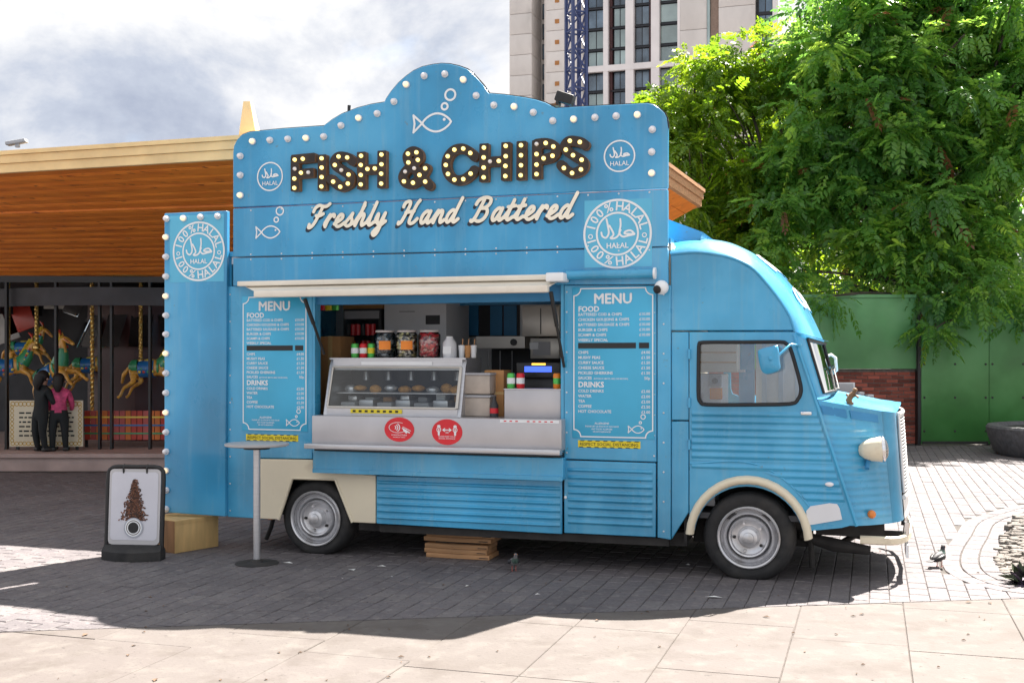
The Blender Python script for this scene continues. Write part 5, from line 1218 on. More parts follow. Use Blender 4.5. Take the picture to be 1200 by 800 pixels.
C2, C3 = Vector((2.59, 15.55, 0)), Vector((1.6, 19.6, 0))
ZT, ZBt = 3.865, 3.63
def fascia(a, b, name='fascia_board'):
    d = (b - a).normalized(); n = Vector((d.y, -d.x, 0))     # outward
    mb = MB()
    for z0, z1, o in ((ZT - .045, ZT, .05), (ZT - .135, ZT - .048, .025), (ZBt, ZT - .138, 0.0)):
        q = [a + n * o, b + n * o, b - n * .06, a - n * .06]
        mb = MB(); mb.add([(p.x, p.y, z0) for p in q] + [(p.x, p.y, z1) for p in q], [(3, 2, 1, 0), (4, 5, 6, 7), (0, 1, 5, 4), (1, 2, 6, 5), (2, 3, 7, 6), (3, 0, 4, 7)])
        pp_(name, mb, M['fascia'])
fascia(P0, C1); M['fascia_keep'] = M['fascia']; M['fascia'] = M['ply']; fascia(C1, C2); fascia(C2, C3); M['fascia'] = M['fascia_keep']
B0, B1 = Vector((-11, 16.7, 0)), Vector((.9, 16.3, 0)); ZI = 2.74
mb = MB(); pl = [P0, C1, C2, C3, Vector((-11, 24, 0))]; mb.add([(p.x, p.y, ZT - .03) for p in pl] + [(p.x, p.y, ZT - .005) for p in pl], [(4, 3, 2, 1, 0), (5, 6, 7, 8, 9)] + [(i, (i + 1) % 5, 5 + (i + 1) % 5, 5 + i) for i in range(5)]); pp_('roof_deck', mb, M['roofing'])
NP = 19
for k in range(NP):
    t0, t1 = k / NP + .0012, (k + 1) / NP - .0012
    e = lambda t, L, Rr: L.lerp(Rr, t)
    z = lambda t: ZBt + .03 + (ZI - ZBt - .03) * t
    a, b, c, d = e(t0, P0, B0), e(t0, C1, B1), e(t1, C1, B1), e(t1, P0, B0); dz = .002 if k % 2 else 0
    if k == 6: dz = .02
    mb = MB(); mb.add([(p.x, p.y, z(t) - dz) for p, t in ((a, t0), (b, t0), (c, t1), (d, t1))] + [(p.x, p.y, z(t) + .02) for p, t in ((a, t0), (b, t0), (c, t1), (d, t1))], [(3, 2, 1, 0), (4, 5, 6, 7), (0, 1, 5, 4), (1, 2, 6, 5), (2, 3, 7, 6), (3, 0, 4, 7)]); pp_('soffit_plank', mb, M['soffit'], False)
for (q0, q1) in ((C1, C2), (C2, C3)):
    for k in range(8):
        t0, t1 = k / 8 + .003, (k + 1) / 8 - .003; z = lambda t: ZBt + .03 + (ZI - ZBt - .03) * t
        q = [(q0.lerp(B1, t0), t0), (q1.lerp(B1, t0), t0), (q1.lerp(B1, t1), t1), (q0.lerp(B1, t1), t1)]
        mb = MB(); mb.add([(p.x, p.y, z(t)) for p, t in q] + [(p.x, p.y, z(t) + .02) for p, t in q], [(3, 2, 1, 0), (4, 5, 6, 7), (0, 1, 5, 4), (1, 2, 6, 5), (2, 3, 7, 6), (3, 0, 4, 7)]); pp_('soffit_plank', mb, M['soffit'], False)
mb = MB(); f0 = W(285.5, 155, 10.6); 
mb.add([(-2.86, 11.9, ZT), (-2.67, 11.9, ZT), (-2.67, 12.2, ZT), (-2.86, 12.2, ZT), (-2.82, 11.95, 4.26), (-2.75, 11.95, 4.26), (-2.75, 12.1, 4.26), (-2.82, 12.1, 4.26)], [(0, 1, 5, 4), (1, 2, 6, 5), (2, 3, 7, 6), (3, 0, 4, 7), (4, 5, 6, 7), (3, 2, 1, 0)]); pp_('roof_finial', mb, M['fascia'])
mb = MB(); mb.box(-11, 1.0, 15.75, 24, .0, .24); mb.box(-11, 1.05, 15.70, 15.78, .19, .245); pp_('plinth', mb, M['plinth'])
GZ = 16.55
wl = MB(); wl.box(-11, .95, GZ - .06, GZ + .06, ZI - .08, ZI + .05); pp_('head_beam', wl, M['mullion'])
for px in (-40, 8, 66, 117, 131, 176, 230):
    x = (px - CX) / F * GZ; pp_('mullion', MB().box(x - .016, x + .016, GZ - .04, GZ + .04, .24, ZI - .08), M['mullion'])
xs = [(px - CX) / F * GZ for px in (-140, -40, 8, 66, 117, 131, 176, 230)]
bw = MB(); bw.box(-11, .9, 20.5, 20.6, .24, ZI + .6); pp_('back_wall', bw, M['dark'])
pp_('inner_ceiling', MB().box(-11, .9, GZ + .07, 20.6, ZI + .06, ZI + .1), M['dark'])
pp_('end_wall', MB().box(.86, .95, 15.9, 20.6, .24, ZI), M['dark'])
# round drum of the carousel at the back with mirrors
M['mirror'] = mat('mirror', (.8, .82, .84), .05, metal=1.0, var=.01)
M['maroon'] = mat('maroon_paint', (.05, .010, .010), .45)
drum = thing('carousel_drum', 'maroon carousel drum with tilted mirrors behind the painted horses', 'carousel', (-6.0, 19.2, .24))
MB().lathe([(1.1, 0), (1.1, 2.3), (0, 2.3)], 12).build('drum', M['maroon'], drum, 30)
for k in range(7):
    a = R(-150 + k * 22); o = MB().box(-.17, .17, -.015, 0, -.28, .28).build('mirror_panel', M['mirror'], drum, False); o.location = (1.17 * math.cos(a), 1.17 * math.sin(a), 1.75); o.rotation_euler = (R(-24), 0, a + R(90))
ceil_p = MB(); ceil_p.lathe([(2.9, 2.08), (2.9, 2.34), (2.8, 2.34), (2.8, 2.08)], 28).build('rounding_board', M['dark'], drum, 30)
# rope along the head of the glazing
rp_ = [W(96 + (205 - 96) * k / 24, 319.5 + 2.2 * math.sin(math.pi * k / 24), GZ - .12) for k in range(25)]
rope = MB(); rope.tube(rp_, .018, 6)
for k in range(48):
    t = k / 47 * 24; i = min(23, int(t)); p = rp_[i].lerp(rp_[i + 1], t - i); rope.ball(p, .026, 6, 4)
tag(rope.build('rope_garland', M['brass'], None, 60), 'tan rope garland along the top of the dark glazing', 'rope')
# twisted brass poles
def pole(px, Z, y0, y1, label):
    a, b = W(px, y0, Z), W(px, y1, Z); t = thing('twisted_pole', label, 'pole', (a.x, Z, b.z), 0, 'brass carousel poles'); h = a.z - b.z; mb = MB()
    for s_ in (0, math.pi):
        mb.tube([(.016 * math.cos(s_ + k * .9), .016 * math.sin(s_ + k * .9), h * k / 120) for k in range(121)], .017, 5)
    mb.build('pole_twist', M['brass'], t, 60); MB().lathe([(.05, 0), (.05, .03), (.03, .06), (0, .06)], 12).build('pole_foot', M['brass'], t, 50); return t
pole(43, 17.3, 322, 408, 'twisted brass pole above the middle painted horse'); pole(108, 17.0, 322, 512, 'long twisted brass pole right of the middle horse'); pole(165, 17.4, 322, 424, 'twisted brass pole above the right hand horse'); pole(10, 17.5, 322, 412, 'twisted brass pole at the left edge of the photo')
# skinned figures
def skin(name, verts, edges, radii, mats, classify, parent, root=0, sub=2):
    me = bpy.data.meshes.new(name); me.from_pydata(verts, edges, []); o = bpy.data.objects.new(name, me); COL.objects.link(o)
    s_ = o.modifiers.new('skin', 'SKIN'); s_.use_smooth_shade = True; o.modifiers.new('sub', 'SUBSURF').levels = sub
    for i, r_ in enumerate(radii):
        sv = me.skin_vertices[0].data[i]; sv.radius = r_ if isinstance(r_, tuple) else (r_, r_); sv.use_root = (i == root)
    bpy.context.view_layer.update()
    m2 = bpy.data.meshes.new_from_object(o.evaluated_get(bpy.context.evaluated_depsgraph_get())); bpy.data.objects.remove(o)
    m2.materials.clear()
    for m_ in mats: m2.materials.append(m_)
    for p in m2.polygons: p.material_index = classify(p.center); p.use_smooth = True
    return link(name, m2, parent)
def chain(spec):
    v, e, r = [], [], []; idx = {}
    for name, co, rad, par in spec:
        idx[name] = len(v); v.append(co); r.append(rad)
        if par: e.append((idx[par], idx[name]))
    return v, e, r
M['horse'] = mat('gilded_horse', (.72, .33, .05), .3, var=.35, vscale=6, coat=.4, dirt=(.70, .46, .18), dscale=5)
M['h_blue'] = mat('horse_blue', (.02, .16, .42), .3, coat=.4); M['h_green'] = mat('horse_green', (.05, .32, .14), .3, coat=.4); M['h_yel'] = mat('horse_yellow', (.80, .60, .06), .3, coat=.4); M['h_red'] = mat('horse_red', (.55, .05, .03), .3, coat=.4)
def horse(loc, rz, sc, label, rear=0.0):
    t = thing('carousel_horse', label, 'carousel horse', loc, rz, 'painted carousel horses'); t.scale = (sc, sc, sc)
    ca, sa = math.cos(rear), math.sin(rear); rot = lambda x, y, z: (x * ca - z * sa, y, x * sa + z * ca)
    sp = [('pelvis', rot(-.36, 0, .02), (.17, .19), None), ('mid', rot(-.05, 0, -.02), (.17, .2), 'pelvis'), ('chest', rot(.28, 0, .03), (.17, .20), 'mid'), ('neck1', rot(.46, 0, .25), (.10, .14), 'chest'), ('neck2', rot(.55, 0, .48), (.075, .10), 'neck1'), ('poll', rot(.62, 0, .60), (.07, .085), 'neck2'), ('cheek', rot(.72, 0, .52), (.06, .075), 'poll'), ('nose', rot(.86, 0, .36), (.04, .045), 'cheek'), ('muzzle', rot(.90, 0, .31), (.042, .04), 'nose'),
          ('tail1', rot(-.55, 0, .06), .05, 'pelvis'), ('tail2', rot(-.72, 0, -.12), .06, 'tail1'), ('tail3', rot(-.78, 0, -.36), .03, 'tail2')]
    for s_ in (-1, 1):
        n = 'l' if s_ > 0 else 'r'; d = .06 * s_
        sp += [('fs' + n, rot(.30, .10 * s_, -.10), .09, 'chest'), ('fk' + n, rot(.55 + d, .12 * s_, -.22), .055, 'fs' + n), ('ff' + n, rot(.66 + d * 2, .12 * s_, -.46), .036, 'fk' + n), ('fh' + n, rot(.74 + d * 2, .12 * s_, -.56), .045, 'ff' + n),
               ('hs' + n, rot(-.42, .11 * s_, -.12), .11, 'pelvis'), ('hk' + n, rot(-.36 + d, .12 * s_, -.32), .07, 'hs' + n), ('hh' + n, rot(-.62 + d, .12 * s_, -.46), .042, 'hk' + n), ('hf' + n, rot(-.72 + d, .12 * s_, -.66), .034, 'hh' + n), ('ht' + n, rot(-.80 + d, .12 * s_, -.72), .042, 'hf' + n)]
    v, e, r = chain(sp); skin('horse_body', v, e, r, [M['horse']], lambda c: 0, t)
    mm_ = Matrix.Rotation(-rear, 4, 'Y')
    def tr(mb): mb.v = [tuple(mm_ @ Vector(p)) for p in mb.v]; return mb
    sad = MB(); sad.lathe([(.195, -.26), (.225, -.24), (.232, .0), (.228, .14), (.20, .16)], 20, 'x', (-.03, 0, .005)); tr(sad).build('saddle_cloth', M['h_blue'], t, 50)
    MB_ = MB(); MB_.ball((-.03, 0, .20), .13, 12, 8, (1.3, .9, .45)); tr(MB_).build('saddle', M['h_yel'], t, 60)
    b_ = MB(); b_.lathe([(.20, -.03), (.218, -.025), (.218, .025), (.20, .03)], 18, 'x', (.24, 0, .03)); tr(b_).build('breast_strap', M['h_green'], t, 50)
    nd = MB(); nd.tube([(.30, 0, .10), (.44, 0, .26), (.50, 0, .40)], [.20, .155, .118], 12, False); tr(nd).build('neck_drape', M['h_green'], t, 60)
    hp = MB(); hp.tube([(-.30, 0, .06), (-.44, 0, .05), (-.54, 0, .02)], [.20, .20, .12], 12, False); tr(hp).build('rump_drape', M['h_green'], t, 60)
    pl_ = MB(); pl_.tube([(.60, 0, .68), (.58, 0, .80), (.50, 0, .86)], [.02, .045, .01], 6); tr(pl_).build('plume', M['h_red'], t, 60)
    for k in range(9):
        for s_ in (-1, 1):
            o_ = MB(); q_ = Vector((.30 + .03 * k, .17 * s_ * (1 - .03 * k), .02 + .05 * k)); o_.ball(q_, .034, 8, 5, (1, .5, 1)); tr(o_).build('rosette', M[('h_yel', 'h_blue', 'h_red')[k % 3]], t, 60)
    for k in range(7):
        for s_ in (-1, 1):
            o_ = MB(); o_.ball((-.22 + .055 * k, .215 * s_, -.07 + .075 * (k % 2)), .04, 8, 5, (1, .4, 1)); tr(o_).build('rosette', M[('h_yel', 'h_green', 'h_red')[k % 3]], t, 60)
    mn = MB()
    for k in range(9):
        f = k / 8; p = Vector((.36 + .24 * f, 0, .28 + .36 * f)); mn.tube([p, p + Vector((-.09, .03 * (-1) ** k, .03)), p + Vector((-.15, .05 * (-1) ** k, -.06))], [.04, .035, .008], 6)
    tr(mn).build('mane', M['h_yel'], t, 60)
    ea = MB()
    for s_ in (-1, 1): ea.tube([(.60, .04 * s_, .66), (.60, .05 * s_, .76)], [.028, .004], 6)
    tr(ea).build('ears', M['horse'], t, 60, kind='stuff')
    br = MB(); br.tube([(.66, .0, .63), (.73, .07, .52), (.84, .05, .38)], .012, 5).tube([(.66, 0, .63), (.73, -.07, .52), (.84, -.05, .38)], .012, 5); tr(br).build('bridle', M['h_red'], t, 60); return t
p = W(62, 437, 17.25); horse(p, R(-28), .66, 'golden carousel horse rearing with blue saddle cloth behind the two children', R(24))
p = W(12, 430, 17.6); horse(p, R(8), .60, 'golden carousel horse cut by the left edge of the photo', R(4))
p = W(177, 432, 17.4); horse(p, R(-4), .60, 'golden carousel horse leaping half hidden behind the blue wing board', R(2))
for (px, py, Z, sc_h, lab) in ((108, 428, 18.4, .55, 'small carousel horse in the back row behind the long twisted pole'), (146, 446, 18.9, .5, 'lowest small carousel horse in the back row'), (30, 408, 18.7, .5, 'highest small carousel horse in the back row, left of the rearing one')):
    p = W(px, py, Z); horse(p, R(3), sc_h, lab, R(3))
# painted panels and lamps of the ride behind the horses
for k_, (px, py, w_, h_, m_) in enumerate(((22, 372, .5, .5, 'h_red'), (66, 352, .42, .3, 'ivory2'), (88, 356, .3, .42, 'mirror'), (3, 385, .5, .5, 'ivory2'), (150, 372, .5, .5, 'maroon'), (185, 372, .45, .6, 'h_red'), (128, 384, .3, .4, 'h_blue'), (160, 412, .5, .18, 'h_yel'), (25, 412, .4, .2, 'h_red'), (120, 440, .4, .2, 'maroon'))):
    if m_ == 'ivory2' and 'ivory2' not in M: M['ivory2'] = mat('pale_panel', (.5, .48, .45), .4)
    p = W(px, py, 19.9); o_ = MB().bbox(-w_ / 2, w_ / 2, -.02, .02, -h_ / 2, h_ / 2, .01).build('painted_panel', M[m_], drum); o_.location = (p.x + 6.0, p.y - 19.2, p.z - .24); o_.rotation_euler = (R(-8 * (k_ % 3)), R(20 * ((k_ * 7) % 3 - 1)), 0)
# two children in front of the sign
M['skin'] = mat('skin', (.45, .26, .18), .55); M['navy'] = mat('dark_clothes', (.010, .014, .016), .8); M['pink'] = mat('pink_top', (.50, .06, .16), .75, var=.4, vscale=14); M['hair'] = mat('dark_hair', (.012, .009, .008), .6)
def child(px, Z, h, rz, label, top, lean=0.0, arm=0.0):
    t = thing('person', label, 'person', (W(px, 500, Z).x, Z, .245), rz); k = h / 1.15; s = lambda x, y, z: (x * k, y * k + lean * max(0, z - .5) * k, z * k)
    sp = [('hip', s(0, 0, .56), (.115 * k, .085 * k), None), ('waist', s(0, 0, .68), (.10 * k, .078 * k), 'hip'), ('chest', s(0, 0, .82), (.125 * k, .085 * k), 'waist'), ('neck', s(0, 0, .92), .042 * k, 'chest'), ('head', s(0, .01, 1.0), .070 * k, 'neck'), ('crown', s(0, .0, 1.07), .062 * k, 'head')]
    for d in (-1, 1):
        n = 'l' if d > 0 else 'r'
        sp += [('th' + n, s(.075 * d, 0, .48), .078 * k, 'hip'), ('kn' + n, s(.085 * d, -.02, .28), .055 * k, 'th' + n), ('an' + n, s(.09 * d, .02, .05), .042 * k, 'kn' + n), ('to' + n, s(.095 * d, .11, .03), .036 * k, 'an' + n),
               ('sh' + n, s(.13 * d, 0, .85), .055 * k, 'chest'), ('el' + n, s(.175 * d, .05 + arm * .05, .68), .042 * k, 'sh' + n), ('wr' + n, s(.15 * d, .16, .60 + arm * .12), .030 * k, 'el' + n), ('ha' + n, s(.13 * d, .21, .60 + arm * .14), .030 * k, 'wr' + n)]
    v, e, r = chain(sp)
    def cls(c):
        z = c.z / k
        if z > .93: return 0
        if c.y / k > .185 and z < .75: return 0
        return 1 if z > .58 else 2
    skin('body', v, e, r, [M['skin'], M[top], M['navy']], cls, t)
    hr = MB(); hr.ball(s(0, -.012, 1.05), .086 * k, 12, 8, (1, 1.02, 1.05)); hr.tube([s(0, -.05, 1.05), s(0, -.085, .95), s(0, -.085, .86)], [.08 * k, .07 * k, .03 * k], 8); hr.build('hair', M['hair'], t, 60)
    fc = MB(); fc.ball(s(0, .105, 1.01), .016 * k, 6, 4)
    for d in (-1, 1): fc.ball(s(.085 * d, .01, 1.01), .018 * k, 6, 4)
    fc.build('nose_and_ears', M['skin'], t, 60, kind='stuff')
    for d in (-1, 1): MB().bbox(-.04 * k, .04 * k, -.06 * k, .13 * k, .0, .05 * k, .012).build('shoe', M['black'], t).location = s(.092 * d, .04, 0)
    return t
child(47, 16.12, 1.16, R(-35), 'child in dark hooded clothes with back to camera before the carousel', 'navy', .10, .5)
child(69, 16.16, 1.12, R(12), 'child in a bright pink top and dark trousers before the carousel', 'pink')
# painted notice board
a, b = W(11.5, 523, 16.36), W(97.5, 469, 16.36); t = thing('notice_board', 'cream notice board with gold scroll border standing behind the children', 'notice board', ((a.x + b.x) / 2, 16.36, .245)); hw, z0, z1 = (b.x - a.x) / 2, a.z - .245, b.z - .245
M['ivory'] = mat('ivory_board', (.70, .64, .48), .5, var=.06); M['gold'] = mat('gold_scroll', (.48, .30, .06), .4, metal=.3, var=.2, vscale=20)
MB().bbox(-hw, hw, -.015, .015, z0, z1, .005).build('board', M['ivory'], t)
fr = []
for k in range(18): x = -hw + .05 + (2 * hw - .1) * k / 17; fr += [(circle(x, z0 + .045, .026, n=10), .010, 0), (circle(x, z1 - .05, .03, n=10), .012, 0)]
for k in range(9): z = z0 + .09 + (z1 - z0 - .18) * k / 8; fr += [(circle(-hw + .04, z, .024, n=10), .010, 0), (circle(hw - .04, z, .024, n=10), .010, 0)]
stroke_mesh(fr, .005, -.0165).build('scroll_border', [M['gold']], t, False)
for x in (-hw + .1, hw - .1): MB().box(x - .02, x + .02, .016, .05, .001, z1 * .8).build('leg', M['mullion'], t)
tl = MB(); lr2 = random.Random(2)
for k in range(6):
    z = z1 - .19 - k * .065; x = -hw + .14
    while x < hw - .16:
        w_ = lr2.uniform(.03, .08); tl.box(x, x + w_, -.0165, -.015, z, z + .022); x += w_ + .018
tl.build('board_lines', M['navy'], t, False, kind='stuff')
# striped bench front
a, b = W(99, 515, 16.8), W(236, 481, 16.8); t = thing('striped_barrier', 'low barrier of red and orange striped slats inside the carousel', 'barrier', (a.x, 16.8, .245)); Lb = b.x - a.x; z0, z1 = a.z - .245, b.z - .245
cols = [mat('slat_red', (.48, .05, .03), .5), mat('slat_orange', (.62, .16, .03), .5), mat('slat_rose', (.50, .10, .09), .5)]
for k in range(20):
    x = Lb * (k + .5) / 20; MB().box(x - Lb / 46, x + Lb / 46, -.01, .01, z0, z1).build('slat', cols[(k * 2 + k // 3) % 3], t)
for zf in (.22, .5, .78): MB().box(0, Lb, -.02, -.0105, z0 + (z1 - z0) * zf - .012, z0 + (z1 - z0) * zf + .012).build('rail', M[('h_green', 'h_blue', 'h_yel')[int(zf * 3)]], t)
for x in (.02, Lb - .02): MB().box(x - .02, x + .02, .012, .04, .001, z1).build('leg', M['mullion'], t)
# ================================================================== HOARDING, BRICK WALL, PLANTER
WZ = 20.5
gx = lambda px, Z=WZ: (px - CX) / F * Z
gz = lambda py, Z=WZ: H + (HY - py) / F * Z
M['hoard'] = mat('green_hoarding_paint', (.044, .185, .038), .45, var=.28, vscale=.9, dirt=(.09, .26, .09), dscale=.9, dthr=(.45, .8), coat=.15, bump=.06, bscale=2)
M['hoard_pale'] = mat('pale_green_hoarding_paint', (.085, .255, .090), .5, var=.25, vscale=.9, dirt=(.16, .33, .17), dscale=.8, dthr=(.45, .8), bump=.06, bscale=2)
M['brick'] = mat('red_brick', (.25, .062, .04), .85, var=.3, vscale=9, bump=.4, bscale=50, hsv_rand=.55, dirt=(.07, .03, .022), dscale=6, dthr=(.5, .75))
M['mortar'] = mat('grey_mortar', (.14, .125, .11), .9, var=.2, vscale=12)
hd = thing('site_hoarding', 'tall dark green painted hoarding closing the right side of the square', 'hoarding', (gx(1200), WZ, 0))
ox = gx(1200)
xs = [gx(1077), gx(1077) + 1.22, gx(1077) + 2.44, gx(1077) + 3.66, gx(1077) + 4.88, gx(1077) + 6.1]
for k, (a, b) in enumerate(zip(xs, xs[1:])):
    MB().bbox(a - ox + .004, b - ox - .004, -.10, -.07, .02, 2.62, .004).build('board', M['hoard'], hd)
    MB().box(b - ox - .03, b - ox + .03, -.067, .02, 0, 2.5).build('post', M['mullion'], hd)
bolts = MB()
for a in xs[:-1]:
    for dx in (.06, .61, 1.16):
        for z in (.25, .85, 1.45, 2.05, 2.5): bolts.lathe([(.022, 0), (.018, -.008), (0, -.010)], 8, 'y', (a - ox + dx, -.10, z))
bolts.build('coach_bolts', M['chassis'], hd, 40, kind='stuff')
for a in xs[:-1]: MB().box(a - ox + .02, a - ox + 1.20, -.115, -.1005, .02, .07).build('kick_board', M['chassis'], hd)
MB().box(xs[0] - ox - .012, xs[-1] - ox, -.12, -.05, 2.622, 2.68).build('top_rail', M['hoard'], hd)
MB().box(xs[0] - ox - .06, xs[0] - ox - .006, -.11, .06, 0, 2.66).build('corner_post', M['black'], hd)
h2 = thing('site_hoarding', 'lighter green hoarding boards standing above the low brick wall', 'hoarding', (gx(1000), WZ, 0)); ox2 = gx(1000)
zb0 = gz(432)
xl2 = [gx(700) , gx(780), gx(870), gx(960), gx(1073)]
for a, b in zip(xl2, xl2[1:]): MB().bbox(a - ox2 + .003, b - ox2 - .003, -.04, -.01, zb0, gz(349), .004).build('board', M['hoard_pale'], h2)
MB().box(xl2[0] - ox2, xl2[-1] - ox2, -.06, .03, gz(349) + .002, gz(349) + .06).build('top_rail', M['hoard_pale'], h2)
bw_ = thing('brick_wall', 'low old red brick wall below the lighter green hoarding', 'wall', (gx(1000), WZ + .03, 0))
x0, x1 = gx(700) - ox2, gx(1074) - ox2
MB().box(x0, x1, .012, .2, 0, zb0 - .004).build('mortar_core', M['mortar'], bw_)
bx_ = MB().bbox(-.1035, .1035, -.0, .05, -.0285, .0285, .004).mesh('brick', M['brick'])
hb = MB().bbox(-.049, .049, -.0, .05, -.0285, .0285, .004).mesh('brick', M['brick'])
br_ = random.Random(9); row = 0; z = .045; nb = 0
while z < zb0 - .03:
    x = x1 - (.11 if row % 2 else .055)
    if row % 2 == 0: link('brick', hb, bw_, (x1 - .05, br_.uniform(-.004, .006), z)); x = x1 - .05 - .049 - .01 - .1035
    while x > gx(955) - ox2 and nb < 300:
        link('brick', bx_, bw_, (x, br_.uniform(-.006, .008), z)); x -= .2165; nb += 1
    z += .0685; row += 1
rest = MB(); z = .045; row = 0
while z < zb0 - .03:
    x = gx(955) - ox2 - .1
    while x > x0 + .1: rest.box(x - .1, x + .1, -.002, .05, z - .0285, z + .0285); x -= .2165
    z += .0685; row += 1
rest.build('brick_field', M['brick'], bw_, kind='stuff')
for (px0, px1, py0, py1, lab) in ((974, 1001, 462, 448, 'pale grey meter box fixed to the brick wall behind the hood'), (1006, 1012, 474, 459, 'small grey switch box on the brick wall, left of two'), (1016, 1023, 475, 462, 'small grey switch box on the brick wall, right of two')):
    a, b = gx(px0, 20.4), gx(px1, 20.4); t = thing('meter_box', lab, 'box', ((a + b) / 2, 20.4, gz(py0, 20.4)), 0, 'boxes on the brick wall'); hw = (b - a) / 2; hh = gz(py1, 20.4) - gz(py0, 20.4)
    MB().bbox(-hw, hw, -.05, .125, 0, hh, .006).build('case', M['fridge'], t); MB().bbox(-hw * .85, hw * .85, -.056, -.05, .02, hh - .02, .002).build('cover', M['grey'], t); MB().cyl((0, .05, -.12), (0, .05, 0), .012).build('conduit', M['grey'], t)
M['stone'] = mat('grey_granite', (.095, .095, .10), .75, var=.25, vscale=14, bump=.25, bscale=40)
pz = Gd(1200, 537); t = thing('stone_planter', 'round grey stone planter cut by the right edge of the photo', 'planter', ((1298 - CX) / F * pz.y, pz.y + .5, 0)); r_ = (1298 - 1180) / F * pz.y
MB().lathe([(r_ * .88, 0), (r_ * .92, .04), (r_ * .98, .30), (r_ * 1.0, .44), (r_ * .985, .475), (r_ * .9, .48), (r_ * .88, .42), (0, .41)], 36).build('bowl', M['stone'], t, 40)
MB().lathe([(r_ * .87, .422), (r_ * .5, .44), (0, .45)], 20).build('soil', M['chassis'], t, 60)
# ================================================================== TOWER BLOCK AND CRANE
TZ, TX0 = 165.0, (597 - CX) / F * 165.0
def TV(px, py, yo=0.0):
    u = (px - CX) / F; t = (u * (TZ + yo * CC) - TX0 - yo * SS) / (CC + u * SS); Y = TZ - t * SS + yo * CC
    return Vector((t, yo, H + (HY - py) / F * Y))
M['concrete'] = mat('pale_concrete_panels', (.66, .61, .575), .8, var=.10, vscale=.25, dirt=(.52, .48, .45), dscale=.5, dthr=(.5, .8), stretch=(1, 1, .5))
M['pier'] = mat('white_piers', (.76, .71, .70), .75, var=.06, vscale=.3)
M['win_frame'] = mat('dark_window_frame', (.010, .010, .014), .4)
M['pane'] = mat('tower_glass', (.07, .10, .13), .06, var=.6, vscale=.35, spec=1.0, hsv_rand=.6)
M['pane_pale'] = mat('tower_glass_pale', (.30, .38, .37), .10, var=.25, vscale=.2, spec=.9, hsv_rand=.3)
M['orange_pad'] = mat('orange_fixing_panel', (.40, .17, .05), .7)
tw = thing('tower_block', 'tall pale concrete tower block with columns of dark windows rising behind the truck', 'tower block', (TX0, TZ, 0), -YAW)
zTop = TV(700, -110).z
zband = TV(690, 81.5).z; pitch = (TV(690, 57).z - TV(690, 81.5).z)
def seg(name, pa, pb, y0, y1, m, z0=0.0, z1=None, yref=0.0):
    a, b = TV(pa, 60, yref).x, TV(pb, 60, yref).x; return MB().box(a, b, y0, y1, z0, zTop if z1 is None else z1).build(name, M[m], tw)
# stair core in stacked panels
def stacked(name, pa, pb, y0, y1, m, ph=1.0):
    a, b = TV(pa, 60).x, TV(pb, 60).x; k = -3; 
    while True:
        z0 = zband + (k - .02) * pitch * ph; z1 = z0 + pitch * ph - .06; k += 1
        if z0 > zTop: break
        MB().bbox(a, b, y0, y1, z0, z1, .04).build(name, M[m], tw)
    MB().box(a, b, y0 + .02, y1, 0, zband - 3.1 * pitch).build(name, M[m], tw)
stacked('concrete_panel', 597, 623, .0, 12, 'concrete')
stacked('concrete_panel', 640.5, 683, -.3, 12, 'concrete')
seg('recess_wall', 623.2, 640.3, 5, 12, 'concrete')
seg('return_wall', 637.5, 640.3, .2, 5, 'concrete')
def window(pa, pb, z0, z1, y, pane='pane', bars=1, par=None):
    a, b = TV(pa, 60).x, TV(pb, 60).x
    f = MB().box(a, b, y, y + .12, z0, z1).build('window', M['win_frame'], tw, False)
    n = bars + 1; w = (b - a) / n
    for k in range(n): MB().box(a + k * w + .07, a + (k + 1) * w - .07, y - .03, y + .0, z0 + .08, z1 - .08).build('pane', M[pane], f, False)
for k in range(-2, 6):
    z0 = zband + k * pitch
    for pa, pb in ((624.8, 629.8), (632, 637)): window(pa, pb, z0 + .25, z0 + pitch * .85, 4.8, 'pane', 0)
for k in range(-2, 6):
    z0 = zband + k * pitch; a, b = TV(651, 60).x, TV(656, 60).x; MB().box(a, b, -.36, -.305, z0 + .9, z0 + 1.5).build('fixing_panel', M['orange_pad'], tw)
# glazed bays
wr_ = random.Random(4)
bays = [(683.5, 706.5), (712.5, 732.5), (742.5, 762.5), (772.5, 793.5)]
seg('backing_wall', 683.2, 797, 1.6, 12, 'win_frame')
for i, (pa, pb) in enumerate(bays):
    for k in range(-3, 6):
        z0 = zband + k * pitch + (.42 if k == 0 else .1); z1 = zband + (k + 1) * pitch - (.42 if k == -1 else .28)
        window(pa + (4 if i in (0,) else 5 if i == 1 else 0), pb - (3 if i == 2 else 0) - .5, z0, z1, 1.2, 'pane_pale' if (i == 3 and k >= 0) or wr_.random() < .22 else 'pane', 1 if i < 3 else 0)
        MB().box(TV(pa, 60).x, TV(pb, 60).x, .9, 1.55, z1 + .02, z1 + .26).build('spandrel', M['win_frame'], tw, False)
    if i in (0, 1): seg('louvre_strip', pa, pa + 3.5, .9, 1.5, 'maroon')
    if i in (2,): seg('louvre_strip', pb - 3, pb, .9, 1.5, 'maroon')
for pa, pb in ((706.8, 712.2), (732.8, 742.2), (762.8, 772.2), (793.8, 797)): seg('pier', pa, pb, 0, 1.59, 'pier')
a, b = TV(683.2, 60).x, TV(797, 60).x; MB().box(a, b, -.05, .6, zband - .45, zband + .38).build('floor_band', M['pier'], tw)
stacked('concrete_panel', 797.2, 828.5, -.1, 12, 'concrete', 1.5)
seg('teal_strip', 829, 832, -.2, 1, 'h_teal' if 'h_teal' in M else 'pane_pale')
M['render_brown'] = mat('brown_render', (.30, .21, .165), .8)
seg('brown_bay', 832.3, 842, .4, 3, 'render_brown'); stacked('concrete_panel', 842.4, 885, -.2, 12, 'concrete', 1.2)
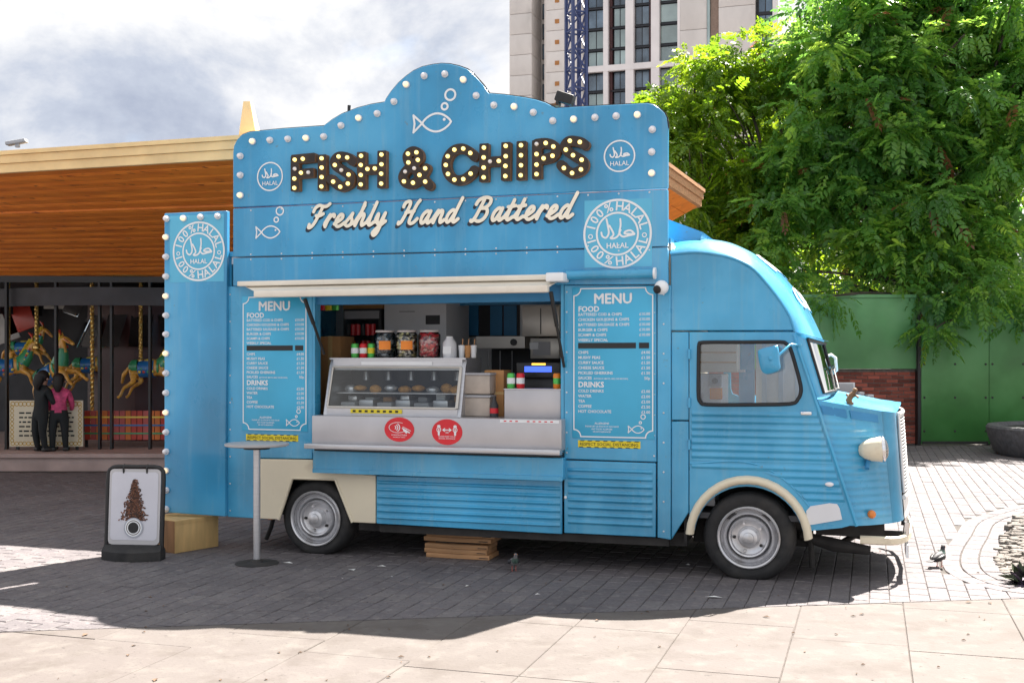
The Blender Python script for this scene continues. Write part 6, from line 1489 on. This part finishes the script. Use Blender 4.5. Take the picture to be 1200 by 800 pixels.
for k in range(-3, 6):
    window(888.5, 905, zband + k * pitch + .1, zband + (k + 1) * pitch - .28, .5, 'pane', 1)
    MB().box(TV(888.5, 60).x, TV(905, 60).x, .4, .9, zband + (k + 1) * pitch - .26, zband + (k + 1) * pitch + .07).build('spandrel', M['win_frame'], tw, False)
seg('pier', 905.3, 912, 0, 3, 'pier'); seg('backing_wall', 885.3, 905.2, .95, 3, 'win_frame')
M['crane'] = mat('blue_black_crane_steel', (.03, .048, .14), .5)
CZ = 105.0; c0 = (663.5 - CX) / F * CZ; c1 = (687 - CX) / F * CZ; cw = (c1 - c0) / 2
cr = thing('tower_crane', 'dark blue lattice crane mast in front of the concrete tower', 'crane', ((c0 + c1) / 2, CZ, 0), R(24))
sq = [(-cw * .74, -cw * .74), (cw * .74, -cw * .74), (cw * .74, cw * .74), (-cw * .74, cw * .74)]
for x, y in sq: MB().box(x - .13, x + .13, y - .13, y + .13, 0, 46).build('mast_leg', M['crane'], cr)
step = 1.75; low = MB()
hzb = MB().box(-cw * .72, cw * .72, -.07, .07, -.07, .07).mesh('mast_rail', M['crane'])
L_ = math.hypot(cw * 1.44, step); dgb = MB().box(-L_ / 2, L_ / 2, -.065, .065, -.065, .065).mesh('mast_brace', M['crane'])
k = 0
while k * step < 45:
    z = k * step
    for s in range(4):
        a = R(90 * s); mx_ = Matrix.Rotation(a, 4, 'Z') @ Matrix.Translation((0, -cw * .74, z)); ang = math.atan2(step, cw * 1.44) * (1 if k % 2 else -1)
        m2 = mx_ @ Matrix.Translation((0, 0, step / 2)) @ Matrix.Rotation(-ang, 4, 'Y')
        if z > 22:
            o = link('mast_rail', hzb, cr); o.matrix_local = mx_; o = link('mast_brace', dgb, cr); o.matrix_local = m2
        else:
            low.box(-cw * .72, cw * .72, -.045, .045, -.045, .045, mx_).box(-L_ / 2, L_ / 2, -.04, .04, -.04, .04, m2)
    k += 1
low.build('lower_bracing', M['crane'], cr, kind='stuff')
MB().box(cw * .1, cw * .34, -.05, .05, 0, 46).build('ladder', M['crane'], cr)
# ================================================================== TREES
def leaf_mat(name, cols, trans):
    m = bpy.data.materials.new(name); m.use_nodes = True; t = m.node_tree; t.nodes.clear()
    o = t.nodes.new('ShaderNodeOutputMaterial'); df = t.nodes.new('ShaderNodeBsdfPrincipled'); df.inputs['Roughness'].default_value = .34; df.inputs['Specular IOR Level'].default_value = .5
    tl = t.nodes.new('ShaderNodeBsdfTranslucent'); at_ = t.nodes.new('ShaderNodeAttribute'); at_.attribute_name = 'tint'
    rp = t.nodes.new('ShaderNodeValToRGB'); e = rp.color_ramp.elements
    while len(e) < len(cols): e.new(.5)
    for el, (p, c) in zip(e, cols): el.position = p; el.color = (*c, 1)
    t.links.new(at_.outputs['Fac'], rp.inputs['Fac']); t.links.new(rp.outputs['Color'], df.inputs['Base Color'])
    hs = t.nodes.new('ShaderNodeHueSaturation'); hs.inputs['Hue'].default_value = .475; hs.inputs['Value'].default_value = 2.2; hs.inputs['Saturation'].default_value = 1.05
    t.links.new(rp.outputs['Color'], hs.inputs['Color']); t.links.new(hs.outputs['Color'], tl.inputs['Color'])
    mx = t.nodes.new('ShaderNodeMixShader'); mx.inputs['Fac'].default_value = trans
    t.links.new(df.outputs[0], mx.inputs[1]); t.links.new(tl.outputs[0], mx.inputs[2]); t.links.new(mx.outputs[0], o.inputs['Surface']); return m
M['leaf_deep'] = leaf_mat('deep_green_leaves', [(0, (.040, .125, .034)), (.45, (.088, .230, .044)), (.8, (.185, .345, .055)), (.955, (.24, .38, .06)), (.97, (.17, .085, .04)), (1, (.2, .10, .045))], .5)
M['leaf_gold'] = leaf_mat('yellow_green_leaves', [(0, (.065, .150, .016)), (.5, (.11, .215, .018)), (.93, (.19, .28, .024)), (.95, (.22, .10, .04)), (1, (.22, .09, .04))], .55)
M['bark'] = mat('grey_brown_bark', (.060, .048, .038), .9, var=.3, vscale=6, stretch=(1, 1, .3), bump=.6, bscale=12)
def foliage(blobs, sprigs_per_m3, L, npair, seed, lw=.035, droop=.6, clump=.42, maxs=30000):
    rg = np.random.default_rng(seed); cs = []; cr_ = []; tn = []
    for (px, py, Z, rx, rz_, ry) in blobs:
        c = W(px, py, Z); ax, az = rx / F * Z, rz_ / F * Z; ay = ry
        n = max(3, int(ax * az * ay * 4.19 / (clump ** 3 * 4.19) * .62))
        d = rg.normal(size=(n, 3)); d /= np.linalg.norm(d, axis=1)[:, None]; d *= (rg.random(n) ** .38)[:, None]
        cs.append(np.array([c.x, c.y, c.z]) + d * np.array([ax, ay, az])); cr_.append(clump * rg.uniform(.65, 1.25, n)); tn.append(rg.uniform(0, 1, n))
    C_ = np.concatenate(cs); Rr = np.concatenate(cr_); T_ = np.concatenate(tn)
    per = np.maximum(6, (Rr ** 2 * sprigs_per_m3).astype(int)); own = np.repeat(np.arange(len(C_)), per)
    if len(own) > maxs: own = rg.choice(own, maxs, replace=False)
    n = len(own); d = rg.normal(size=(n, 3)); d[:, 2] = d[:, 2] * .8 + .12; d /= np.linalg.norm(d, axis=1)[:, None]
    P = C_[own] + d * (Rr[own] * rg.random(n) ** .33)[:, None] * np.array([1, 1, .75])
    dirs = d + rg.normal(size=(n, 3)) * .45; dirs[:, 2] -= droop * rg.uniform(.2, 1.0, n); dirs /= np.linalg.norm(dirs, axis=1)[:, None]
    up = np.array([0, 0, 1.0]) + rg.normal(size=(n, 3)) * .35 + d * .5
    side = np.cross(dirs, up); side /= np.linalg.norm(side, axis=1)[:, None] + 1e-9; nrm = np.cross(side, dirs)
    Ls = L * rg.uniform(.45, 1.25, n)
    vs, tint = [], []
    base_t = np.clip(T_[own] * .45 + rg.uniform(0, .5, n), 0, .94); base_t = np.where(rg.random(n) < .010, .985, base_t)
    for k in range(2 * npair + 1):
        j = k // 2; s = (1 if k % 2 else -1) if k < 2 * npair else 0; f = (j + .8) / (npair + .3) if s else 1.0
        root = P + dirs * (Ls * f)[:, None] + np.array([0, 0, -1]) * (Ls * .35 * f ** 2)[:, None]
        ll = Ls * .36 * (1 - .35 * abs(f - .5)); a = side * s * .85 + dirs * (.5 if s else 1.0) + np.array([0, 0, -.25]) + rg.normal(size=(n, 3)) * .12; a /= np.linalg.norm(a, axis=1)[:, None]
        w_ = np.cross(a, nrm + rg.normal(size=(n, 3)) * .3); w_ /= np.linalg.norm(w_, axis=1)[:, None] + 1e-9; w_ *= (ll * .26)[:, None]
        mid = root + a * (ll * .45)[:, None]; tip = root + a * ll[:, None] + np.array([0, 0, -.12]) * ll[:, None]
        vs.append(np.stack([root, mid - w_, tip, mid + w_], 1)); tint.append(np.repeat(np.clip(base_t + np.where(base_t < .95, rg.uniform(-.06, .06, n), 0), 0, 1)[:, None], 4, 1))
    Vv = np.concatenate(vs).reshape(-1, 3); Tt = np.concatenate(tint).reshape(-1)
    return Vv.astype(np.float32), Tt.astype(np.float32), C_, Rr
def quads_mesh(name, Vv, Tt, m, origin):
    me = bpy.data.meshes.new(name); nv = len(Vv); nf = nv // 4; Vv = Vv - np.array(origin, dtype=np.float32)
    me.vertices.add(nv); me.vertices.foreach_set('co', Vv.reshape(-1)); me.loops.add(nv); me.loops.foreach_set('vertex_index', np.arange(nv, dtype=np.int32))
    me.polygons.add(nf); me.polygons.foreach_set('loop_start', np.arange(0, nv, 4, dtype=np.int32)); me.polygons.foreach_set('loop_total', np.full(nf, 4, dtype=np.int32))
    a = me.attributes.new('tint', 'FLOAT', 'POINT'); a.data.foreach_set('value', Tt); me.materials.append(m); me.update(calc_edges=True); return me
def tree(label, base, blobs, m, seed, trunk_r, dens, L, npair, n_limb=26, clump=.42, maxs=30000, fork=.35, name='broadleaf_tree', group=None):
    t = thing(name, label, 'tree', base, 0, group)
    Vv, Tt, C_, Rr = foliage(blobs, dens, L, npair, seed, clump=clump, maxs=maxs)
    link('crown', quads_mesh('crown', Vv, Tt, M[m], base), t)
    rg = random.Random(seed); cen = C_.mean(0); top = C_[:, 2].max()
    zf = base[2] + (max(cen[2], base[2] + 1.5) - base[2]) * fork; f = Vector((base[0] + (cen[0] - base[0]) * .25, base[1] + (cen[1] - base[1]) * .25, zf)) - Vector(base)
    mb = MB(); mb.tube([(0, 0, -.1), (f.x * .15 + .04, f.y * .15, f.z * .35), (f.x * .55 - .03, f.y * .55, f.z * .7), tuple(f)], [trunk_r * 1.35, trunk_r, trunk_r * .9, trunk_r * .8], 12); mb.build('trunk', M['bark'], t, 60)
    idx = rg.sample(range(len(C_)), min(n_limb, len(C_)))
    for i in idx:
        e = Vector(C_[i]) - Vector(base); l = (e - f).length; m1 = f.lerp(e, .35) + Vector((rg.uniform(-.15, .15), rg.uniform(-.15, .15), .10)) * l; m2 = f.lerp(e, .7) + Vector((rg.uniform(-.1, .1), rg.uniform(-.1, .1), .08)) * l
        pts = spline([(f.x, f.y), (m1.x, m1.y), (m2.x, m2.y), (e.x, e.y)], 4); zs = [p[1] for p in spline([(0, f.z), (1, m1.z), (2, m2.z), (3, e.z)], 4)]
        pts3 = [(p[0], p[1], z) for p, z in zip(pts, zs)]; k = len(pts3); r0 = trunk_r * rg.uniform(.28, .5)
        MB().tube(pts3, [r0 * (1 - .85 * i_ / (k - 1)) for i_ in range(k)], 7).build('limb', M['bark'], t, 60)
    return t
B1_ = [(862, 88, 24, 62, 40, 1.3), (905, 70, 24.3, 40, 32, 1.0), (822, 118, 23.6, 50, 45, 1.2), (790, 128, 23.4, 30, 28, .8), (895, 130, 24, 60, 55, 1.3), (835, 180, 23.2, 60, 50, 1.3), (795, 200, 23.2, 38, 45, 1.0), (880, 215, 23.4, 60, 55, 1.2), (820, 255, 23, 60, 40, 1.1), (870, 285, 22.8, 60, 38, 1.0), (915, 255, 23, 40, 50, 1.0), (800, 240, 22.8, 36, 36, .9), (850, 315, 22.6, 70, 34, .9), (770, 160, 23.6, 24, 40, .8), (840, 75, 24, 40, 25, .9)]
tree('bright yellow green tree catching the sun right of the sign', (5.1, 24.2, 0), B1_, 'leaf_gold', 21, .16, 300, .36, 6, 30, .38, 26000)
B2_ = [(985, 25, 23, 70, 50, 1.6), (1060, 5, 23.4, 80, 60, 1.8), (1140, 20, 23.2, 80, 70, 1.8), (1205, 60, 23, 60, 80, 1.6), (960, 75, 22.6, 45, 40, 1.1), (1010, 100, 22.4, 70, 55, 1.5), (1085, 95, 22.4, 80, 60, 1.5), (1160, 125, 22.4, 70, 60, 1.5), (965, 145, 22.2, 55, 45, 1.2), (1025, 175, 22, 70, 50, 1.3), (1105, 180, 22, 75, 55, 1.3), (1185, 215, 22, 55, 60, 1.2),
       (1060, 245, 21.3, 55, 40, .8), (1120, 235, 21.2, 50, 40, .8), (1050, 295, 21.0, 50, 35, .7), (930, 195, 22.4, 45, 45, 1.0), (975, 225, 21.8, 60, 45, 1.1), (930, 270, 21.6, 50, 40, 1.0), (985, 285, 21.5, 45, 35, .9), (1150, 275, 21.6, 60, 40, 1.0), (1090, 300, 21.4, 50, 35, .9), (900, 300, 21.8, 35, 30, .8), (1195, 310, 21.4, 40, 40, .9)]
tree('big dark green spreading tree overhanging the green hoarding', (8.1, 23.4, 0), B2_, 'leaf_deep', 33, .26, 280, .42, 6, 60, .36, 38000, .5)
B3_ = [(955, 330, 21.2, 40, 28, .6), (1000, 325, 21, 45, 24, .6), (1085, 340, 20.4, 34, 36, .5), (1120, 350, 20.3, 40, 28, .5), (1165, 345, 20.3, 40, 38, .5), (1195, 350, 20.3, 26, 40, .5), (1088, 385, 20.1, 14, 14, .25), (1140, 330, 20.6, 60, 26, .6), (1050, 330, 21, 40, 20, .5), (975, 352, 20.2, 26, 10, .25), (925, 335, 21.0, 30, 34, .5)]
tree('low green tree whose drooping leaves hang over the hoarding top', (9.0, 21.6, 0), B3_, 'leaf_deep', 47, .10, 260, .34, 6, 26, .30, 9000, .75)
B4_ = [(930, 120, 31, 90, 90, 2.2), (1010, 180, 32, 110, 120, 2.4), (1110, 150, 32, 110, 130, 2.4), (1200, 130, 31, 100, 120, 2.2), (1050, 300, 29, 120, 60, 1.8), (1180, 300, 29, 90, 70, 1.8), (920, 270, 30, 70, 80, 1.8), (960, 345, 27, 60, 30, 1.0), (1040, 345, 27, 60, 30, 1.0), (1120, 345, 27, 60, 30, 1.0), (1200, 345, 27, 60, 34, 1.0), (880, 330, 27, 50, 40, 1.0), (965, 325, 25, 60, 26, .9), (1020, 330, 25, 60, 26, .9), (920, 315, 25, 50, 30, .9)]
tree('sunlit loose tree far behind the hoarding glimpsed through gaps', (11.0, 32.5, 0), B4_, 'leaf_gold', 59, .22, 60, .50, 5, 30, .50, 26000)
# ================================================================== SMALL THINGS ROUND THE TRUCK
# high round table
c = Gd(301, 660); t = thing('bistro_table', 'tall round bistro table with steel post standing before the left menu', 'table', (c.x, c.y, 0))
zt_ = H + (HY - 519) / F * c.y; rt = 37 / F * c.y
MB().lathe([(0, zt_ - .022), (rt - .01, zt_ - .022), (rt, zt_ - .016), (rt, zt_ - .004), (rt - .006, zt_), (0, zt_)], 48).build('table_top', mat('grey_table_top', (.44, .42, .42), .35, var=.05), t, 40)
MB().cyl((0, 0, .03), (0, 0, zt_ - .022), .027, n=18).build('post', M['steel'], t, 40)
MB().lathe([(.165, .002), (.165, .007), (.155, .010), (.05, .014), (.04, .03), (.028, .036)], 36).build('base', M['chassis'], t, 40)
MB().lathe([(.10, zt_ - .045), (.10, zt_ - .0225), (.0331, zt_ - .045)], 20).build('mounting_plate', M['black'], t, 40)
# pavement sign
c = Gd(156.5, 655); t = thing('pavement_sign', 'black framed pavement sign with a poster of coffee beans and a cup', 'pavement sign', (c.x, c.y, 0), R(-6))
k = c.y / F; hw = 34 * k; zt_ = 108 * k; lean = Matrix.Rotation(R(-4), 4, 'X')
fr = spline([(-hw, .08), (-hw, zt_ * .5), (-hw, zt_ - .08), (-hw + .02, zt_ - .02), (-hw + .08, zt_), (0, zt_), (hw - .08, zt_), (hw - .02, zt_ - .02), (hw, zt_ - .08), (hw, zt_ * .5), (hw, .08)], 5)
MB().tube([lean @ Vector((x, 0, z)) for x, z in fr], .017, 8).build('frame', M['black'], t, 60)
def rrect(x0, x1, z0, z1, r):
    o = []
    for cx_, cz_, a in ((x1 - r, z1 - r, 0), (x0 + r, z1 - r, 90), (x0 + r, z0 + r, 180), (x1 - r, z0 + r, 270)): o += [(cx_ + r * math.cos(R(a + 90 * q / 5)), cz_ + r * math.sin(R(a + 90 * q / 5))) for q in range(6)]
    return o
pn = MB(); pn.prism(rrect(-hw + .018, hw - .018, .115, zt_ - .018, .035), -.012, .012); pn.v = [tuple(lean @ Vector(p)) for p in pn.v]; po = pn.build('panel', mat('silver_panel', (.50, .49, .50), .35, var=.04), t)
pn = MB(); pn.prism(rrect(-hw + .036, hw - .038, .15, zt_ - .042, .03), -.0145, -.0125); pn.v = [tuple(lean @ Vector(p)) for p in pn.v]; pst = pn.build('poster', mat('poster_paper', (.62, .62, .68), .5, var=.04), po)
be = [MB(), MB(), MB()]; rb = random.Random(8); ch = zt_ - .15; zc = .15 + ch * .19
for i in range(1100):
    f = rb.random() ** .75; z = zc + .045 + (zt_ - .10 - zc - .045) * (1 - f); wd = .014 + .080 * f
    x = rb.gauss(0, .55) * wd; 
    if abs(x) > wd * 1.35: continue
    a = rb.random() * 3.14; q = [lean @ Vector((x + .0085 * math.cos(u) * math.cos(a) - .0055 * math.sin(u) * math.sin(a), -.0165 - .0006 * (i % 5), z + .0085 * math.cos(u) * math.sin(a) + .0055 * math.sin(u) * math.cos(a))) for u in [6.283 * w / 7 for w in range(7)]]
    be[i % 3].add(q, [tuple(range(6, -1, -1))])
for b_, c_ in zip(be, ((.10, .035, .018), (.20, .075, .035), (.04, .016, .010))): b_.build('coffee_bean_print', mat('bean_print', c_, .5), pst, False, kind='stuff')
def disc(r, y, m, n=28, cx_=0.0):
    mb = MB(); mb.add([lean @ Vector((cx_ + r * math.cos(6.283 * i / n), y, zc - .012 + r * math.sin(6.283 * i / n))) for i in range(n)], [tuple(range(n - 1, -1, -1))]); return mb.build('cup_print', m, pst, False)
disc(.078, -.0205, mat('saucer_shade_print', (.38, .40, .46), .5)); disc(.068, -.0212, M['white']); disc(.058, -.0219, mat('cup_rim_print', (.08, .06, .05), .5)); disc(.052, -.0226, M['white']); disc(.043, -.0233, M['black'])
for x in (-hw * .42, hw * .42): MB().tube([lean @ Vector((x, -.014, zt_ - .05)), lean @ Vector((x, -.02, zt_ - .012)), lean @ Vector((x, .0, zt_ + .018))], .007, 6).build('hook', M['black'], t)
bs = MB(); n = 12; out = [( -hw - .012 + (2 * hw + .024) * i / n, -.05 - .085 * math.sin(math.pi * i / n)) for i in range(n + 1)] + [(hw + .012 - (2 * hw + .024) * i / n, .05 + .085 * math.sin(math.pi * i / n)) for i in range(n + 1)]
m_ = len(out); bs.add([(x, y, .001) for x, y in out] + [(x, y, .07) for x, y in out] + [(x * .97, y * .35, .115) for x, y in out], [tuple(range(2 * m_, 3 * m_))] + [(a + i, a + (i + 1) % m_, a + m_ + (i + 1) % m_, a + m_ + i) for a in (0, m_) for i in range(m_)]); bs.build('base', M['rubber'], t, 40)
# wooden box under the wing board
c = Gd(205, 648.5); bw2 = .44; a = R(54)
t = thing('wooden_box', 'pale wooden box standing under the blue wing board behind the pavement sign', 'box', (c.x, c.y, 0), a)
MB().bbox(0, bw2, 0, .40, .001, .262, .004).build('box_body', M['box_wood'], t)
MB().box(-.003, 0.0, .004, .396, .004, .258).build('end_panel', M['box_wood_dark'], t)
MB().box(.003, bw2 - .003, -.003, -.0005, .23, .258).build('lid_strip', M['box_wood'], t)
# planks stacked under the sill
names = ('topmost plank of the stack under the truck', 'second plank from the top of the stack under the truck', 'middle plank of the stack under the truck', 'second plank from the ground in the stack under the truck', 'bottom plank of the stack under the truck, on the ground')
a_, b_ = V(497, 640, .18), V(576, 640, .18); ph = .0355
for i in range(5):
    z = .002 + i * .0375 + (.016 if i >= 3 else 0); dx = (.012, -.006, .0, .010, .035)[i]; wd = (b_.x - a_.x)
    t = thing('plank', 'rough brown ' + names[4 - i], 'plank', vw((a_.x + b_.x) / 2 + dx - .01, .18, z), -YAW + R((.5, -.8, .3, -.4, 1.0)[i]), 'planks stacked under the truck')
    MB().bbox(-wd / 2 * (.93 if i < 3 else 1.0), wd / 2 * (.93 if i < 3 else 1.0), -.01, .24, 0, ph, .004).build('board', M['ply'], t)
    MB().box(wd * .32, wd * .45, -.0125, -.0105, .010, .016).build('split', M['chassis'], t)
MB_gap = None
sp = thing('timber_block', 'short timber spacer between the upper and lower planks under the truck', 'timber block', vw((a_.x + b_.x) / 2, .20, .002 + 3 * .0375 - .002 ), -YAW); MB().box(-.20, .17, .02, .2, .0005, .0165).build('block', M['chassis'], sp)
# pigeons
M['pg_body'] = mat('pigeon_grey', (.16, .15, .155), .7, var=.35, vscale=60); M['pg_dark'] = mat('pigeon_dark', (.030, .030, .036), .6, var=.3); M['pg_neck'] = mat('pigeon_neck', (.05, .085, .07), .35, var=.4, vscale=40); M['pg_leg'] = mat('pigeon_leg', (.40, .12, .09), .6)
def pigeon(loc, rz, label, dark=False, up=1.0, sc=1.0):
    t = thing('pigeon', label, 'pigeon', loc, rz, 'pigeons on the paving'); t.scale = (sc, sc, sc); B = M['pg_dark'] if dark else M['pg_body']
    pts = [(-.135, 0, .085), (-.09, 0, .092), (-.045, 0, .10), (0, 0, .108), (.04, 0, .118), (.068, 0, .140), (.078, 0, .168 * up + .0), (.084, 0, .190 * up), (.092, 0, .208 * up), (.106, 0, .210 * up)]
    MB().tube(pts, [.008, .030, .046, .052, .047, .033, .024, .022, .023, .012], 12).build('body', B, t, 80)
    for s in (-1, 1):
        w = MB(); w.tube([(.045, .043 * s, .125), (0, .052 * s, .112), (-.06, .042 * s, .098), (-.13, .018 * s, .084)], [.012, .028, .024, .005], 8); w.build('wing', M['pg_dark'] if not dark else M['black'], t, 80)
        MB().tube([(.01, .022 * s, .07), (.012, .024 * s, .004)], .005, 6).tube([(.036, .024 * s, .004), (-.004, .024 * s, .005)], .004, 5).build('leg', M['pg_leg'], t, 60)
        MB().ball((.098, .018 * s, .213 * up), .0045, 6, 4).build('eye', M['amber'], t, 60)
    tl = MB(); tl.add([(-.10, -.022, .088), (-.10, .022, .088), (-.195, .034, .072), (-.195, -.034, .072), (-.10, -.022, .096), (-.10, .022, .096), (-.195, .034, .077), (-.195, -.034, .077)], [(0, 1, 2, 3), (7, 6, 5, 4), (0, 4, 5, 1), (1, 5, 6, 2), (2, 6, 7, 3), (3, 7, 4, 0)]); tl.build('tail', M['pg_dark'], t)
    MB().tube([(.106, 0, .209 * up), (.128, 0, .202 * up)], [.006, .0015], 6).build('beak', M['black'], t, 60)
    MB().tube([(.052, 0, .128), (.072, 0, .150), (.079, 0, .170 * up)], [.044, .0345, .0255], 12, False).build('neck_band', M['pg_neck'], t, 80)
c = Gd(602, 668.5); pigeon(c, R(-75), 'grey pigeon facing the camera in the shade before the planks', sc=.62)
c = Gd(1100, 664); pigeon(c, R(40), 'dark pigeon on the sunlit paving right of the bumper', True, sc=.72)
# plant tuft at the right edge
c = Gd(1202, 684); t = thing('dark_plant', 'small dark purple and green plant at the right edge of the stony bed', 'plant', c)
rp2 = random.Random(12); lf = [MB(), MB(), MB()]
for i in range(150):
    a = rp2.random() * 6.283; el = rp2.uniform(.1, 1.3); L = rp2.uniform(.08, .20); d = Vector((math.cos(a) * math.cos(el), math.sin(a) * math.cos(el), math.sin(el))); s_ = d.cross(Vector((0, 0, 1))).normalized() * .024
    b0_ = Vector((rp2.uniform(-.05, .09), rp2.uniform(-.08, .08), .0)); m_ = b0_ + d * L * .6; e_ = b0_ + d * L + Vector((0, 0, -.05 * math.cos(el)))
    lf[i % 3].add([b0_, m_ - s_, e_, m_ + s_], [(0, 1, 2, 3)])
for l_, c_ in zip(lf, ((.045, .030, .055), (.035, .05, .018), (.015, .013, .016))): l_.build('leaves', mat('plant_leaf', c_, .6, var=.3), t, False, kind='stuff')
MB().cyl((0, 0, -.01), (.01, 0, .08), .018, .012, n=8).build('stem', M['bark'], t)
# dome camera and floodlight on the truck
q = V(776, 337, -.06); t = thing('security_camera', 'white ball security camera on the blue post right of the menu', 'security camera', vw(q.x, -.022, q.z), -YAW)
MB().lathe([(.04, 0), (.04, -.018), (.02, -.022), (.02, -.03)], 18, 'y').build('mount', M['white'], t, 40)
MB().ball((0, -.065, 0), .052, 20, 14).build('ball_housing', M['white'], t, 60)
le = MB(); le.lathe([(.030, .0), (.029, -.012), (.014, -.016), (0, -.016)], 18, 'y'); lo = le.build('lens', M['black'], t, 50); lo.location = (-.022, -.107, -.016); lo.rotation_euler = (R(14), 0, R(-26))
q = V(658, 122, 0.0); t = thing('floodlight', 'black floodlight lying tilted on the top edge of the sign', 'floodlight', vw(q.x, 0.03, q.z - .01), -YAW); t.scale = (.7, .7, .7)
hd_ = MB(); hd_.bbox(-.10, .10, -.06, .06, .03, .14, .015, Matrix.Rotation(R(20), 4, 'Y')); hd_.build('lamp_head', M['black'], t)
MB().box(-.19, -.04, -.05, .05, .0, .025).build('lamp_base', M['rust'], t); MB().box(-.06, -.03, -.055, .055, .01, .09).build('bracket', M['black'], t)
q = V(410, 128.5, 0); MB().cyl((q.x, -.02, q.z - .03), (q.x + .004, -.02, q.z + .028), .012, .014, n=8).build('sign_hook', M['black'], van)
q = W(11, 173, 12.2); t = thing('roof_lamp', 'small grey lamp on the pavilion roof edge at the left of the photo', 'lamp', (q.x, 12.4, ZT))
MB().bbox(-.11, .11, -.05, .05, .03, .07, .01, Matrix.Rotation(R(-10), 4, 'Y')).build('lamp_head', M['grey'], t); MB().box(-.02, .02, -.02, .02, -.006, .04).build('foot', M['grey'], t)
